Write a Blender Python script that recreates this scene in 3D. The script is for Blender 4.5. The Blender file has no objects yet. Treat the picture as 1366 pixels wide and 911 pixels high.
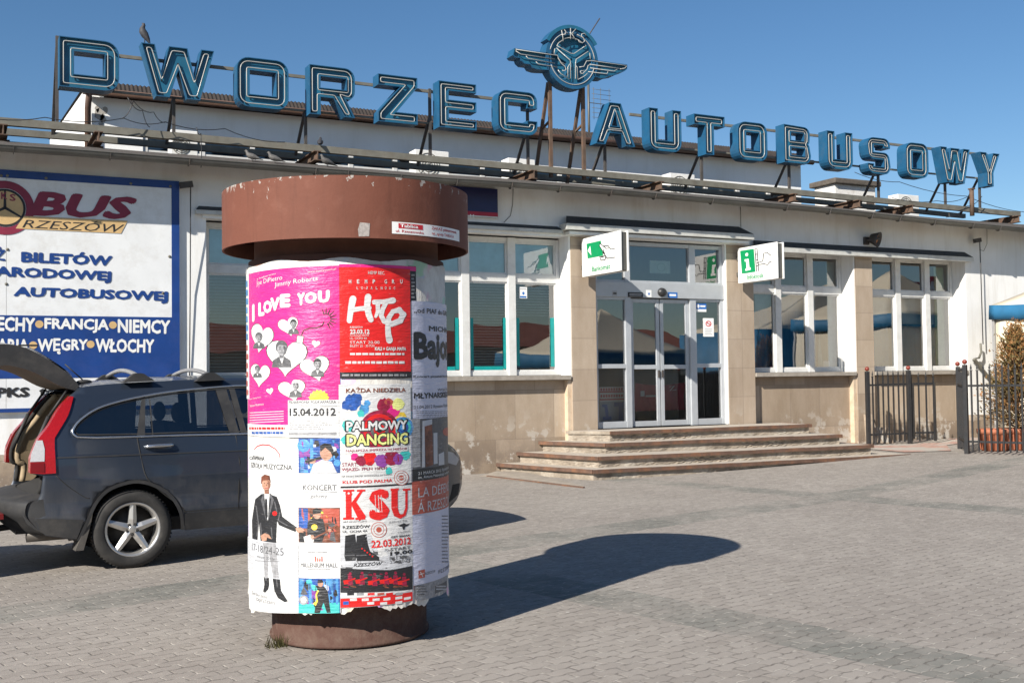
import bpy, bmesh, math, random
from mathutils import Vector, Matrix
from mathutils.geometry import tessellate_polygon
random.seed(7)
S = bpy.context.scene
COL = S.collection
rad = math.radians

# ------------------------------------------------------------------ camera
F_PX, W_PX, H_PX = 1470.0, 1366.0, 911.0
YAW, PITCH, ROLL = rad(26.88), math.atan(48.5/1470.0), rad(0.75)
CAM = Vector((0.0, -17.2, 1.65))
_f = Vector((math.sin(YAW)*math.cos(PITCH), math.cos(YAW)*math.cos(PITCH), math.sin(PITCH)))
_r0 = Vector((math.cos(YAW), -math.sin(YAW), 0))
_u0 = _r0.cross(_f)
_r = _r0*math.cos(ROLL) - _u0*math.sin(ROLL)
_u = _u0*math.cos(ROLL) + _r0*math.sin(ROLL)
cam_data = bpy.data.cameras.new('camera')
cam = bpy.data.objects.new('camera', cam_data); COL.objects.link(cam)
cam_data.sensor_width = 36.0; cam_data.lens = 36.0*F_PX/W_PX
cam_data.clip_start = 0.05; cam_data.clip_end = 3000
cam.matrix_world = Matrix(((_r.x, _u.x, -_f.x, CAM.x), (_r.y, _u.y, -_f.y, CAM.y), (_r.z, _u.z, -_f.z, CAM.z), (0, 0, 0, 1)))
S.camera = cam

# ------------------------------------------------------------------ light
SUN_EL, SUN_AZ = rad(33.4), rad(28.2)          # the sun stands behind the viewer's left shoulder
to_sun = Vector((-math.cos(SUN_AZ)*math.cos(SUN_EL), -math.sin(SUN_AZ)*math.cos(SUN_EL), math.sin(SUN_EL)))
world = bpy.data.worlds.new('World'); S.world = world; world.use_nodes = True
wn = world.node_tree; bg = wn.nodes['Background']
sky = wn.nodes.new('ShaderNodeTexSky'); sky.sky_type = 'NISHITA'; sky.sun_disc = False
sky.sun_elevation = SUN_EL; sky.sun_rotation = rad(241.8); sky.altitude = 200; sky.air_density = 1.0; sky.dust_density = 0.15; sky.ozone_density = 3.2
hs = wn.nodes.new('ShaderNodeHueSaturation'); hs.inputs['Saturation'].default_value = 1.17
wn.links.new(sky.outputs[0], hs.inputs['Color']); wn.links.new(hs.outputs[0], bg.inputs[0]); bg.inputs[1].default_value = 0.063
sd = bpy.data.lights.new('sun', 'SUN'); sd.energy = 4.9; sd.angle = rad(0.5); sd.color = (1.0, 0.94, 0.85)
so = bpy.data.objects.new('sun', sd); COL.objects.link(so)
so.rotation_euler = to_sun.to_track_quat('Z', 'Y').to_euler(); so.location = to_sun*60
S.view_settings.view_transform = 'Standard'; S.view_settings.look = 'None'
S.view_settings.exposure = 0.74; S.view_settings.gamma = 1.0; S.view_settings.use_curve_mapping = False

# ------------------------------------------------------------------ reading places off the photograph's survey
def ray(x, y):
    return _f + _r*((x-W_PX/2)/F_PX) + _u*((H_PX/2-y)/F_PX)
def atY(x, y, Y=0.0):
    d = ray(x, y); return CAM + d*((Y-CAM.y)/d.y)
def atX(x, y, X):
    d = ray(x, y); return CAM + d*((X-CAM.x)/d.x)
def atZ(x, y, Z=0.0):
    d = ray(x, y); return CAM + d*((Z-CAM.z)/d.z)
def lerp(a, b, t): return a+(b-a)*t
def interp(tab, x):
    if x <= tab[0][0]: return tab[0][1]
    for (a, b), (c, d) in zip(tab, tab[1:]):
        if x <= c: return b+(d-b)*(x-a)/(c-a)
    return tab[-1][1]
def smooth(t):
    t = max(0.0, min(1.0, t)); return t*t*(3-2*t)
def ground_z(X, Y): return 0.2*smooth((X-9.3)/8.6)*smooth((Y+17)/8.0)

# ------------------------------------------------------------------ mesh builder
class MB:
    def __init__(s): s.v = []; s.f = []; s.m = []; s.s = []
    def add(s, vs, fs, m=0, sm=False):
        o = len(s.v); s.v += [tuple(v) for v in vs]
        for f in fs: s.f.append(tuple(i+o for i in f)); s.m.append(m); s.s.append(sm)
        return s
    def box(s, x0, x1, y0, y1, z0, z1, m=0):
        v = [(x, y, z) for z in (z0, z1) for y in (y0, y1) for x in (x0, x1)]
        return s.add(v, [(0, 2, 3, 1), (4, 5, 7, 6), (0, 1, 5, 4), (2, 6, 7, 3), (0, 4, 6, 2), (1, 3, 7, 5)], m)
    def bar(s, a, b, w, h=None, m=0, up=(0, 0, 1)):
        a = Vector(a); b = Vector(b); h = w if h is None else h
        d = (b-a).normalized(); up = Vector(up)
        if abs(d.dot(up)) > .95: up = Vector((0, 1, 0))
        x = d.cross(up).normalized(); z = x.cross(d)
        v = [p + x*(sx*w/2) + z*(sz*h/2) for p in (a, b) for sz in (-1, 1) for sx in (-1, 1)]
        return s.add(v, [(0, 2, 3, 1), (4, 5, 7, 6), (0, 1, 5, 4), (2, 6, 7, 3), (0, 4, 6, 2), (1, 3, 7, 5)], m)
    def tube(s, pts, r, n=8, closed=False, m=0):
        pts = [Vector(p) for p in pts]; k = len(pts); rings = []; up = None
        for i, p in enumerate(pts):
            if closed: d = (pts[(i+1) % k]-pts[i-1])
            else: d = pts[min(i+1, k-1)]-pts[max(i-1, 0)]
            if d.length < 1e-9: d = Vector((0, 0, 1))
            d.normalize()
            if up is None or abs(d.dot(up)) > .99:
                up = Vector((0, 0, 1)) if abs(d.z) < .9 else Vector((1, 0, 0))
            x = d.cross(up).normalized(); z = x.cross(d).normalized(); up = z
            rr = r[i] if isinstance(r, (list, tuple)) else r
            rings.append([p + x*(rr*math.cos(2*math.pi*j/n)) + z*(rr*math.sin(2*math.pi*j/n)) for j in range(n)])
        o = []; f = []
        for q in rings: o += q
        for i in range(k if closed else k-1):
            a = i*n; b = ((i+1) % k)*n
            for j in range(n): f.append((a+j, a+(j+1) % n, b+(j+1) % n, b+j))
        if not closed: f.append(tuple(range(n-1, -1, -1))); f.append(tuple((k-1)*n+j for j in range(n)))
        return s.add(o, f, m, True)
    def lathe(s, prof, c=(0, 0, 0), n=48, m=0, sm=True, a0=0.0, a1=2*math.pi):
        full = abs(a1-a0-2*math.pi) < 1e-6; cols = n if full else n+1; v = []; f = []
        for (r, z) in prof:
            for j in range(cols):
                a = a0+(a1-a0)*j/n; v.append((c[0]+r*math.cos(a), c[1]+r*math.sin(a), c[2]+z))
        for i in range(len(prof)-1):
            for j in range(n):
                k = (j+1) % cols; f.append((i*cols+j, i*cols+k, (i+1)*cols+k, (i+1)*cols+j))
        return s.add(v, f, m, sm)
    def poly(s, loops, fn, m=0, d=0.0):
        """flat polygon with holes; fn(u, v, d) gives the place"""
        flat = [p for l in loops for p in l]
        tris = tessellate_polygon([[Vector((p[0], p[1], 0)) for p in l] for l in loops])
        out = []
        for t in tris:
            a, b, c = (flat[i] for i in t)
            cr = (b[0]-a[0])*(c[1]-a[1])-(b[1]-a[1])*(c[0]-a[0])
            if abs(cr) > 1e-12: out.append(t if cr > 0 else (t[0], t[2], t[1]))
        return s.add([fn(p[0], p[1], d) for p in flat], out, m)
    def prism(s, loops, fn, d0, d1, m=0, ms=None, caps=(True, True)):
        ms = m if ms is None else ms
        if caps[0]: s.poly(loops, fn, m, d0)
        if caps[1]: s.poly(loops, fn, m, d1)
        for l in loops:
            n = len(l); v = [fn(p[0], p[1], d0) for p in l]+[fn(p[0], p[1], d1) for p in l]
            s.add(v, [(i, (i+1) % n, n+(i+1) % n, n+i) for i in range(n)], ms)
        return s
    def ell(s, c, r, nu=12, nv=8, m=0, rot=None):
        v = []; f = []
        for i in range(nv+1):
            p = math.pi*i/nv
            for j in range(nu):
                t = 2*math.pi*j/nu
                q = Vector((r[0]*math.sin(p)*math.cos(t), r[1]*math.sin(p)*math.sin(t), r[2]*math.cos(p)))
                if rot is not None: q = rot @ q
                v.append(Vector(c)+q)
        for i in range(nv):
            for j in range(nu): f.append((i*nu+j, i*nu+(j+1) % nu, (i+1)*nu+(j+1) % nu, (i+1)*nu+j))
        return s.add(v, f, m, True)
    def text(s, st, box, fn, m=0, bold=0.0, shear=0.0, d=0.0):
        u0, v0, u1, v1 = box; vs, fs = glyphs(st, bold, shear)
        return s.add([fn(lerp(u0, u1, a), lerp(v0, v1, b), d+e) for a, b, e in vs], fs, m)
    def build_each(s, name, mats, parent=None, gap=.02, **k):
        """one object for every separate piece"""
        n = len(s.v); p = list(range(n))
        def find(a):
            while p[a] != a: p[a] = p[p[a]]; a = p[a]
            return a
        for f in s.f:
            for q in f[1:]: p[find(q)] = find(f[0])
        bx = {}
        for i, v in enumerate(s.v):
            r = find(i); b = bx.setdefault(r, [list(v), list(v)])
            for a in range(3): b[0][a] = min(b[0][a], v[a]); b[1][a] = max(b[1][a], v[a])
        ks = list(bx); ch = True
        while ch:
            ch = False
            for i, a in enumerate(ks):
                for b in ks[i+1:]:
                    ra, rb = find(a), find(b)
                    if ra == rb: continue
                    A, B = bx[ra], bx[rb]
                    if all(A[0][q] <= B[1][q]+gap and B[0][q] <= A[1][q]+gap for q in range(3)):
                        p[rb] = ra; ch = True
                        for q in range(3): A[0][q] = min(A[0][q], B[0][q]); A[1][q] = max(A[1][q], B[1][q])
        out = []
        for r in sorted({find(q) for q in ks}, key=lambda q: tuple(bx[q][0])):
            t = type(s)(); mp = {}
            for f, m, sm in zip(s.f, s.m, s.s):
                if find(f[0]) != r: continue
                for q in f:
                    if q not in mp: mp[q] = len(t.v); t.v.append(s.v[q])
                t.f.append(tuple(mp[q] for q in f)); t.m.append(m); t.s.append(sm)
            out.append(t.build(name, mats, parent, **k))
        return out
    def build(s, name, mats, parent=None, bevel=0.0, recalc=True, root=None):
        me = bpy.data.meshes.new(name)
        o = Vector(root) if root is not None else (parent_origin(parent) if parent else Vector((0, 0, 0)))
        me.from_pydata([tuple(Vector(v)-o) for v in s.v], [], s.f)
        mats = mats if isinstance(mats, (list, tuple)) else [mats]
        for q in mats: me.materials.append(q)
        for p, mi, sm in zip(me.polygons, s.m, s.s): p.material_index = mi; p.use_smooth = sm
        if recalc:
            bm = bmesh.new(); bm.from_mesh(me); bmesh.ops.recalc_face_normals(bm, faces=bm.faces); bm.to_mesh(me); bm.free()
        me.validate(); me.update()
        ob = bpy.data.objects.new(name, me); COL.objects.link(ob)
        if parent is not None: ob.parent = parent
        if root is not None: ob.location = o if parent is None else o-parent_origin(parent)
        if bevel > 0:
            b = ob.modifiers.new('bevel', 'BEVEL'); b.width = bevel; b.segments = 2; b.limit_method = 'ANGLE'; b.angle_limit = rad(40)
        return ob

_origin = {}
def parent_origin(p):
    o = Vector((0, 0, 0))
    while p is not None: o += p.location; p = p.parent
    return o
def tag(o, label=None, cat=None, group=None, kind=None):
    if label: o['label'] = label
    if cat: o['category'] = cat
    if group: o['group'] = group
    if kind: o['kind'] = kind
    return o
def thing(name, loc, label, cat, group=None, rz=0.0):
    o = bpy.data.objects.new(name, None); COL.objects.link(o); o.location = loc; o.rotation_euler.z = rz; o.empty_display_size = .2
    return tag(o, label, cat, group)
def copy_thing(o, loc, label, group=None):
    r = o.copy(); COL.objects.link(r); r.location = loc; r['label'] = label
    if group: r['group'] = group
    for ch in list(o.children):
        c = ch.copy(); COL.objects.link(c); c.parent = r
        for g in list(ch.children):
            d = g.copy(); COL.objects.link(d); d.parent = c
    return r

_gl = {}
def glyphs(st, bold=0.0, shear=0.0):
    key = (st, bold, shear)
    if key in _gl: return _gl[key]
    cu = bpy.data.curves.new('t', 'FONT'); cu.body = st; cu.size = 1; cu.shear = shear; cu.resolution_u = 2; cu.fill_mode = 'FRONT'
    ob = bpy.data.objects.new('t', cu); COL.objects.link(ob)
    me = bpy.data.meshes.new_from_object(ob.evaluated_get(bpy.context.evaluated_depsgraph_get()))
    v = [(p.co.x, p.co.y) for p in me.vertices]; f = [tuple(p.vertices) for p in me.polygons]
    bpy.data.objects.remove(ob); bpy.data.curves.remove(cu); bpy.data.meshes.remove(me)
    if bold > 0:                                     # a heavier weight: the same glyphs laid down again round a small circle
        r = bold*.85; n0 = len(v); base = [(a, b, 0.0) for a, b in v]; out = list(base); fo = list(f); K = 8
        for i in range(K):
            c_, s_ = r*math.cos(2*math.pi*i/K), r*math.sin(2*math.pi*i/K); out += [(a+c_, b+s_, (i+1)*4e-5) for a, b in v]; fo += [tuple(q+n0*(i+1) for q in t) for t in f]
        v, f = out, fo
    else: v = [(a, b, 0.0) for a, b in v]
    x0 = min(p[0] for p in v); x1 = max(p[0] for p in v); y0 = min(p[1] for p in v); y1 = max(p[1] for p in v)
    v = [((p[0]-x0)/(x1-x0), (p[1]-y0)/(y1-y0), p[2]) for p in v]
    _gl[key] = (v, f); return _gl[key]

def wrap_build(mb, fn, name, mats, parent=None, du=0.03):
    """mb holds flat (u, v, layer) geometry; it is cut into strips along u and laid on a curved surface by fn"""
    me = bpy.data.meshes.new(name); me.from_pydata(mb.v, [], mb.f)
    for p, mi in zip(me.polygons, mb.m): p.material_index = mi
    bm = bmesh.new(); bm.from_mesh(me)
    us = [v.co.x for v in bm.verts]; u0 = min(us); u1 = max(us)
    k = math.floor(u0/du)+1
    while k*du < u1:
        bmesh.ops.bisect_plane(bm, geom=bm.verts[:]+bm.edges[:]+bm.faces[:], plane_co=(k*du, 0, 0), plane_no=(1, 0, 0), dist=1e-5); k += 1
    o = parent_origin(parent) if parent else Vector((0, 0, 0))
    for v in bm.verts: v.co = Vector(fn(*v.co))-o
    bm.to_mesh(me); bm.free()
    for q in mats: me.materials.append(q)
    for p in me.polygons: p.use_smooth = True
    ob = bpy.data.objects.new(name, me); COL.objects.link(ob)
    if parent is not None: ob.parent = parent
    return ob

def circle(cx, cy, r, n=20, ry=None, a0=0, a1=360):
    ry = r if ry is None else ry
    k = n if abs(a1-a0) >= 360 else n+1
    return [(cx+r*math.cos(rad(a0+(a1-a0)*i/n)), cy+ry*math.sin(rad(a0+(a1-a0)*i/n))) for i in range(k)]
def area(p): return sum(p[i-1][0]*p[i][1]-p[i][0]*p[i-1][1] for i in range(len(p)))/2
def inset(p, d):
    """move a closed loop inwards by d (outwards when d < 0)"""
    if area(p) < 0: p = p[::-1]
    n = len(p); out = []
    for i in range(n):
        a, b, c = Vector(p[i-1]), Vector(p[i]), Vector(p[(i+1) % n])
        e1 = (b-a).normalized(); e2 = (c-b).normalized()
        n1 = Vector((-e1.y, e1.x)); n2 = Vector((-e2.y, e2.x)); q = n1+n2
        k = d/max(.35, (1+n1.dot(n2)))
        out.append((b.x+q.x*k, b.y+q.y*k))
    return out
def stroke(pts, w):
    """an open polyline thickened to a flat ribbon, as quads"""
    L = []; R = []
    for i, p in enumerate(pts):
        a = Vector(pts[max(i-1, 0)]); b = Vector(pts[min(i+1, len(pts)-1)]); d = (b-a)
        if d.length < 1e-9: d = Vector((1, 0))
        d.normalize(); ww = w[i] if isinstance(w, (list, tuple)) else w
        nn = Vector((-d.y, d.x))*ww/2; p = Vector(p)
        L.append(p+nn); R.append(p-nn)
    return L, R

# ------------------------------------------------------------------ materials
def nmat(name):
    m = bpy.data.materials.new(name); m.use_nodes = True; nt = m.node_tree
    return m, nt, nt.nodes['Principled BSDF']
def N(nt, t, **k):
    n = nt.nodes.new(t)
    for a, b in k.items(): setattr(n, a, b)
    return n
def rgb(c): return (c[0], c[1], c[2], 1)
def mixc(nt, fac, a, b, blend='MIX'):
    n = N(nt, 'ShaderNodeMix', data_type='RGBA', blend_type=blend)
    for sock, v in ((n.inputs[0], fac), (n.inputs[6], a), (n.inputs[7], b)):
        if hasattr(v, 'is_output'): nt.links.new(v, sock)
        elif isinstance(v, (tuple, list)): sock.default_value = rgb(v)
        else: sock.default_value = v
    return n.outputs[2]
def mth(nt, op, a, b=None, c=None):
    n = N(nt, 'ShaderNodeMath', operation=op)
    for i, v in enumerate((a, b, c)):
        if v is None: continue
        if hasattr(v, 'is_output'): nt.links.new(v, n.inputs[i])
        else: n.inputs[i].default_value = v
    return n.outputs[0]
def noise(nt, vec, scale, detail=4, rough=.6):
    n = N(nt, 'ShaderNodeTexNoise'); n.inputs['Scale'].default_value = scale; n.inputs['Detail'].default_value = detail; n.inputs['Roughness'].default_value = rough
    if vec is not None: nt.links.new(vec, n.inputs['Vector'])
    return n.outputs[0]
def ramp(nt, x, a, b):
    n = N(nt, 'ShaderNodeMapRange'); n.inputs[1].default_value = a; n.inputs[2].default_value = b
    nt.links.new(x, n.inputs[0]); return n.outputs[0]
def pos(nt): return N(nt, 'ShaderNodeNewGeometry').outputs['Position']
def scaled(nt, v, s):
    n = N(nt, 'ShaderNodeVectorMath', operation='MULTIPLY'); nt.links.new(v, n.inputs[0]); n.inputs[1].default_value = s; return n.outputs[0]
def bump(nt, bs, h, strength=.3, dist=.02):
    n = N(nt, 'ShaderNodeBump'); n.inputs['Strength'].default_value = strength; n.inputs['Distance'].default_value = dist
    nt.links.new(h, n.inputs['Height']); nt.links.new(n.outputs[0], bs.inputs['Normal'])
def mat(name, col, rough=.6, metal=0.0, var=.12, scale=6.0, dirt=None, dirt_amt=.0, dirt_scale=2.5, bmp=0.0, bscale=60.0, spec=None, streak=False):
    m, nt, bs = nmat(name); p = pos(nt)
    q = scaled(nt, p, (1, 1, .18)) if streak else p
    n1 = noise(nt, q, scale)
    c = mixc(nt, ramp(nt, n1, .3, .7), tuple(max(0, x*(1-var)) for x in col), tuple(min(1, x*(1+var)) for x in col))
    if dirt is not None:
        n2 = noise(nt, q, dirt_scale, 6, .7)
        c = mixc(nt, mth(nt, 'MULTIPLY', ramp(nt, n2, .48, .72), dirt_amt), c, dirt)
    nt.links.new(c, bs.inputs['Base Color'])
    bs.inputs['Roughness'].default_value = rough; bs.inputs['Metallic'].default_value = metal
    if spec is not None: bs.inputs['Specular IOR Level'].default_value = spec
    if bmp > 0: bump(nt, bs, noise(nt, p, bscale, 3), bmp, .01)
    return m
def glass(name, tint, base=.05, gain=1.0, rough=.0, wob=.0):
    m, nt, bs = nmat(name); nt.nodes.remove(bs); out = nt.nodes['Material Output']
    t = N(nt, 'ShaderNodeBsdfTransparent'); t.inputs[0].default_value = rgb(tint)
    g = N(nt, 'ShaderNodeBsdfGlossy'); g.inputs['Roughness'].default_value = rough; g.inputs[0].default_value = (1, 1, 1, 1)
    fr = N(nt, 'ShaderNodeFresnel'); fr.inputs[0].default_value = 1.5
    fac = mth(nt, 'ADD', mth(nt, 'MULTIPLY', fr.outputs[0], gain), base)
    if wob > 0:
        b = N(nt, 'ShaderNodeBump'); b.inputs['Strength'].default_value = wob; b.inputs['Distance'].default_value = .01
        nt.links.new(noise(nt, pos(nt), 1.6, 1), b.inputs['Height']); nt.links.new(b.outputs[0], g.inputs['Normal'])
    mx = N(nt, 'ShaderNodeMixShader'); nt.links.new(fac, mx.inputs[0]); nt.links.new(t.outputs[0], mx.inputs[1]); nt.links.new(g.outputs[0], mx.inputs[2])
    nt.links.new(mx.outputs[0], out.inputs[0]); return m

M = {}
M['steel_rust'] = mat('rusty_steel', (.10, .065, .045), .8, 0, .3, 9, (.16, .07, .035), .6, 8, .3)
M['steel_dark'] = mat('dark_steel', (.055, .05, .047), .7, 0, .25, 8, (.10, .06, .04), .5, 9)
M['steel_grey'] = mat('weathered_grey_steel', (.15, .143, .118), .7, .0, .2, 5, (.12, .09, .06), .5, 6)
M['black_metal'] = mat('black_painted_metal', (.02, .021, .023), .45, 0, .2, 12, (.06, .045, .035), .35, 14)
M['zinc'] = mat('zinc_gutter', (.115, .112, .10), .55, .3, .18, 3, (.09, .08, .07), .5, 5)
M['felt'] = mat('roofing_felt', (.062, .053, .047), .95, 0, .35, 30, (.22, .20, .18), .5, 34, .6, 90)
M['hood'] = mat('hood_felt', (.055, .058, .062), .75, 0, .2, 12, None, 0, 2, .3, 50)
M['white_metal'] = mat('white_window_profile', (.62, .62, .60), .4, 0, .06, 5, (.4, .38, .34), .35, 7)
M['grey_alu'] = mat('grey_aluminium', (.42, .44, .46), .4, .2, .06, 5)
M['white_paint'] = mat('white_enamel', (.74, .74, .72), .4, 0, .04, 4, (.5, .48, .42), .4, 5)
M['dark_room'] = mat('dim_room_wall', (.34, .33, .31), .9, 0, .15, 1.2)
M['black'] = mat('black_print', (.015, .015, .016), .6, 0, .1, 20)
M['white'] = mat('white_print', (.78, .78, .76), .6, 0, .04, 10)
M['blue_sign'] = mat('sign_blue', (.007, .042, .19), .45, 0, .12, 3, (.05, .07, .22), .3, 4)
M['teal'] = mat('teal_strip', (.0, .26, .25), .5)
M['green'] = mat('sign_green', (.0, .25, .085), .4, 0, .05, 5)
M['glass'] = glass('window_glass', (.86, .90, .90), .12, 1.7, 0, .12)
M['glass_door'] = glass('door_glass', (.84, .88, .88), .13, 2.0, 0, .10)
M['glass_up'] = glass('upper_glass', (.3, .34, .36), .06, 1.5)
# ================================================================== GROUND
PAVE = rad(13.7)
def ground_material():
    m, nt, bs = nmat('concrete_pavers'); p = pos(nt)
    rot = N(nt, 'ShaderNodeVectorRotate', rotation_type='Z_AXIS'); rot.inputs['Angle'].default_value = -PAVE; nt.links.new(p, rot.inputs['Vector'])
    wob = N(nt, 'ShaderNodeTexNoise'); wob.inputs['Scale'].default_value = 9; nt.links.new(rot.outputs[0], wob.inputs['Vector'])
    wv = N(nt, 'ShaderNodeVectorMath', operation='MULTIPLY_ADD'); nt.links.new(wob.outputs[1], wv.inputs[0]); wv.inputs[1].default_value = (.03, .03, 0)
    nt.links.new(rot.outputs[0], wv.inputs[2])
    # the wavy long sides of interlocking pavers
    sp = N(nt, 'ShaderNodeSeparateXYZ'); nt.links.new(wv.outputs[0], sp.inputs[0])
    zig = mth(nt, 'PINGPONG', mth(nt, 'ADD', sp.outputs[0], 100.0), .055)
    zz = mth(nt, 'MULTIPLY_ADD', zig, .26, sp.outputs[1])
    cb = N(nt, 'ShaderNodeCombineXYZ'); nt.links.new(sp.outputs[0], cb.inputs[0]); nt.links.new(zz, cb.inputs[1])
    br = N(nt, 'ShaderNodeTexBrick'); nt.links.new(cb.outputs[0], br.inputs['Vector']); br.offset = .5; br.squash = 1
    for k, v in (('Scale', 1.0), ('Mortar Size', .0075), ('Mortar Smooth', .5), ('Bias', 0.0), ('Brick Width', .19), ('Row Height', .095)): br.inputs[k].default_value = v
    br.inputs['Color1'].default_value = (0, 0, 0, 1); br.inputs['Color2'].default_value = (1, 1, 1, 1); br.inputs['Mortar'].default_value = (.5, .5, .5, 1)
    tone = br.outputs[0]; mort = br.outputs[1]
    a = (.315, .283, .248); b = (.362, .327, .288)
    c = mixc(nt, tone, a, b)
    # grey-green bands of coloured pavers
    spr = N(nt, 'ShaderNodeSeparateXYZ'); nt.links.new(cb.outputs[0], spr.inputs[0]); U, V = spr.outputs[0], spr.outputs[1]
    def band(x, c0, w):
        d = mth(nt, 'ABSOLUTE', mth(nt, 'SUBTRACT', x, c0)); return mth(nt, 'LESS_THAN', d, w)
    msk = None
    for ax, c0, w in BANDS:
        q = band(U if ax == 'u' else V, c0, w); msk = q if msk is None else mth(nt, 'MAXIMUM', msk, q)
    fade = ramp(nt, noise(nt, p, 1.1, 4), .30, .62)
    c = mixc(nt, mth(nt, 'MULTIPLY', msk, mth(nt, 'MULTIPLY', fade, .85)), c, mixc(nt, tone, (.17, .175, .152), (.235, .235, .205)))
    n1 = noise(nt, p, .55, 6, .62); c = mixc(nt, ramp(nt, n1, .35, .7), c, mixc(nt, 1.0, c, (.84, .83, .83), 'MULTIPLY'))
    n2 = noise(nt, p, 2.3, 6, .7); c = mixc(nt, mth(nt, 'MULTIPLY', ramp(nt, n2, .56, .75), .55), c, (.17, .145, .12))
    n3 = noise(nt, p, 140, 2); c = mixc(nt, ramp(nt, n3, .25, .8), mixc(nt, 1.0, c, (.74, .74, .74), 'MULTIPLY'), c)
    n4 = noise(nt, p, 11.0, 3); jc = mixc(nt, ramp(nt, n4, .44, .62), (.10, .085, .07), (.50, .46, .40))
    c = mixc(nt, mth(nt, 'MULTIPLY', mort, .58), c, jc)
    sp_ = N(nt, 'ShaderNodeTexVoronoi'); sp_.inputs['Scale'].default_value = 3.2; nt.links.new(p, sp_.inputs['Vector'])
    spot = mth(nt, 'LESS_THAN', sp_.outputs[0], .045)
    c = mixc(nt, mth(nt, 'MULTIPLY', spot, .8), c, mixc(nt, ramp(nt, noise(nt, p, 1.7, 1), .45, .55), (.06, .05, .045), (.5, .47, .42)))
    nt.links.new(c, bs.inputs['Base Color']); bs.inputs['Roughness'].default_value = .85
    h = mth(nt, 'SUBTRACT', mth(nt, 'MULTIPLY', tone, .25), mort)
    h = mth(nt, 'ADD', h, mth(nt, 'MULTIPLY', n3, .25)); h = mth(nt, 'ADD', h, mth(nt, 'MULTIPLY', noise(nt, p, 5, 3), .9))
    bump(nt, bs, h, .75, .010)
    return m
def uv_pave(P): return (P.x*math.cos(PAVE)+P.y*math.sin(PAVE), -P.x*math.sin(PAVE)+P.y*math.cos(PAVE))
_a = uv_pave(atZ(605, 735)); _b = uv_pave(atZ(900, 690)); _l = uv_pave(atZ(170, 800)); _B = uv_pave(atZ(1000, 833)); _C = uv_pave(atZ(1260, 667, .08))
BANDS = [('v', (_a[1]+_b[1])/2, .26), ('u', _B[0], .30), ('u', _C[0], .28), ('v', _l[1], .17)]
mb = MB(); xs = [-700, -200, -60, -30, -12, -6] + [i*.5 for i in range(-10, 60)] + [32, 40, 60, 120, 300, 800]; ys = [-700, -200, -80, -40, -28, -20] + [i*.5 for i in range(-36, 10)] + [8, 14, 30, 80, 300, 900]
mb.add([(x, y, ground_z(x, y)) for y in ys for x in xs], [(j*len(xs)+i, j*len(xs)+i+1, (j+1)*len(xs)+i+1, (j+1)*len(xs)+i) for j in range(len(ys)-1) for i in range(len(xs)-1)], 0, True)
tag(mb.build('paved_ground', ground_material()), kind='structure')

# ================================================================== STATION BUILDING
def plaster(name='white_plaster', stain=.6, gain=1.0):
    m, nt, bs = nmat(name); p = pos(nt); z = N(nt, 'ShaderNodeSeparateXYZ'); nt.links.new(p, z.inputs[0])
    c = mixc(nt, ramp(nt, noise(nt, p, 1.3, 5), .3, .7), tuple(x*gain for x in (.70, .70, .68)), tuple(x*gain for x in (.78, .78, .77)))
    st = noise(nt, scaled(nt, p, (2.2, 2.2, .25)), 2.0, 6, .7)
    c = mixc(nt, mth(nt, 'MULTIPLY', ramp(nt, st, .5, .78), .5 if stain else .2), c, (.50, .46, .39))
    top = mth(nt, 'MULTIPLY', ramp(nt, z.outputs[2], 4.3, 4.95), ramp(nt, noise(nt, p, .8, 5), .35, .65))
    c = mixc(nt, mth(nt, 'MULTIPLY', top, stain), c, (.52, .44, .36))
    nt.links.new(c, bs.inputs['Base Color']); bs.inputs['Roughness'].default_value = .85
    bump(nt, bs, noise(nt, p, 45, 4), .18, .01); return m
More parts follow.
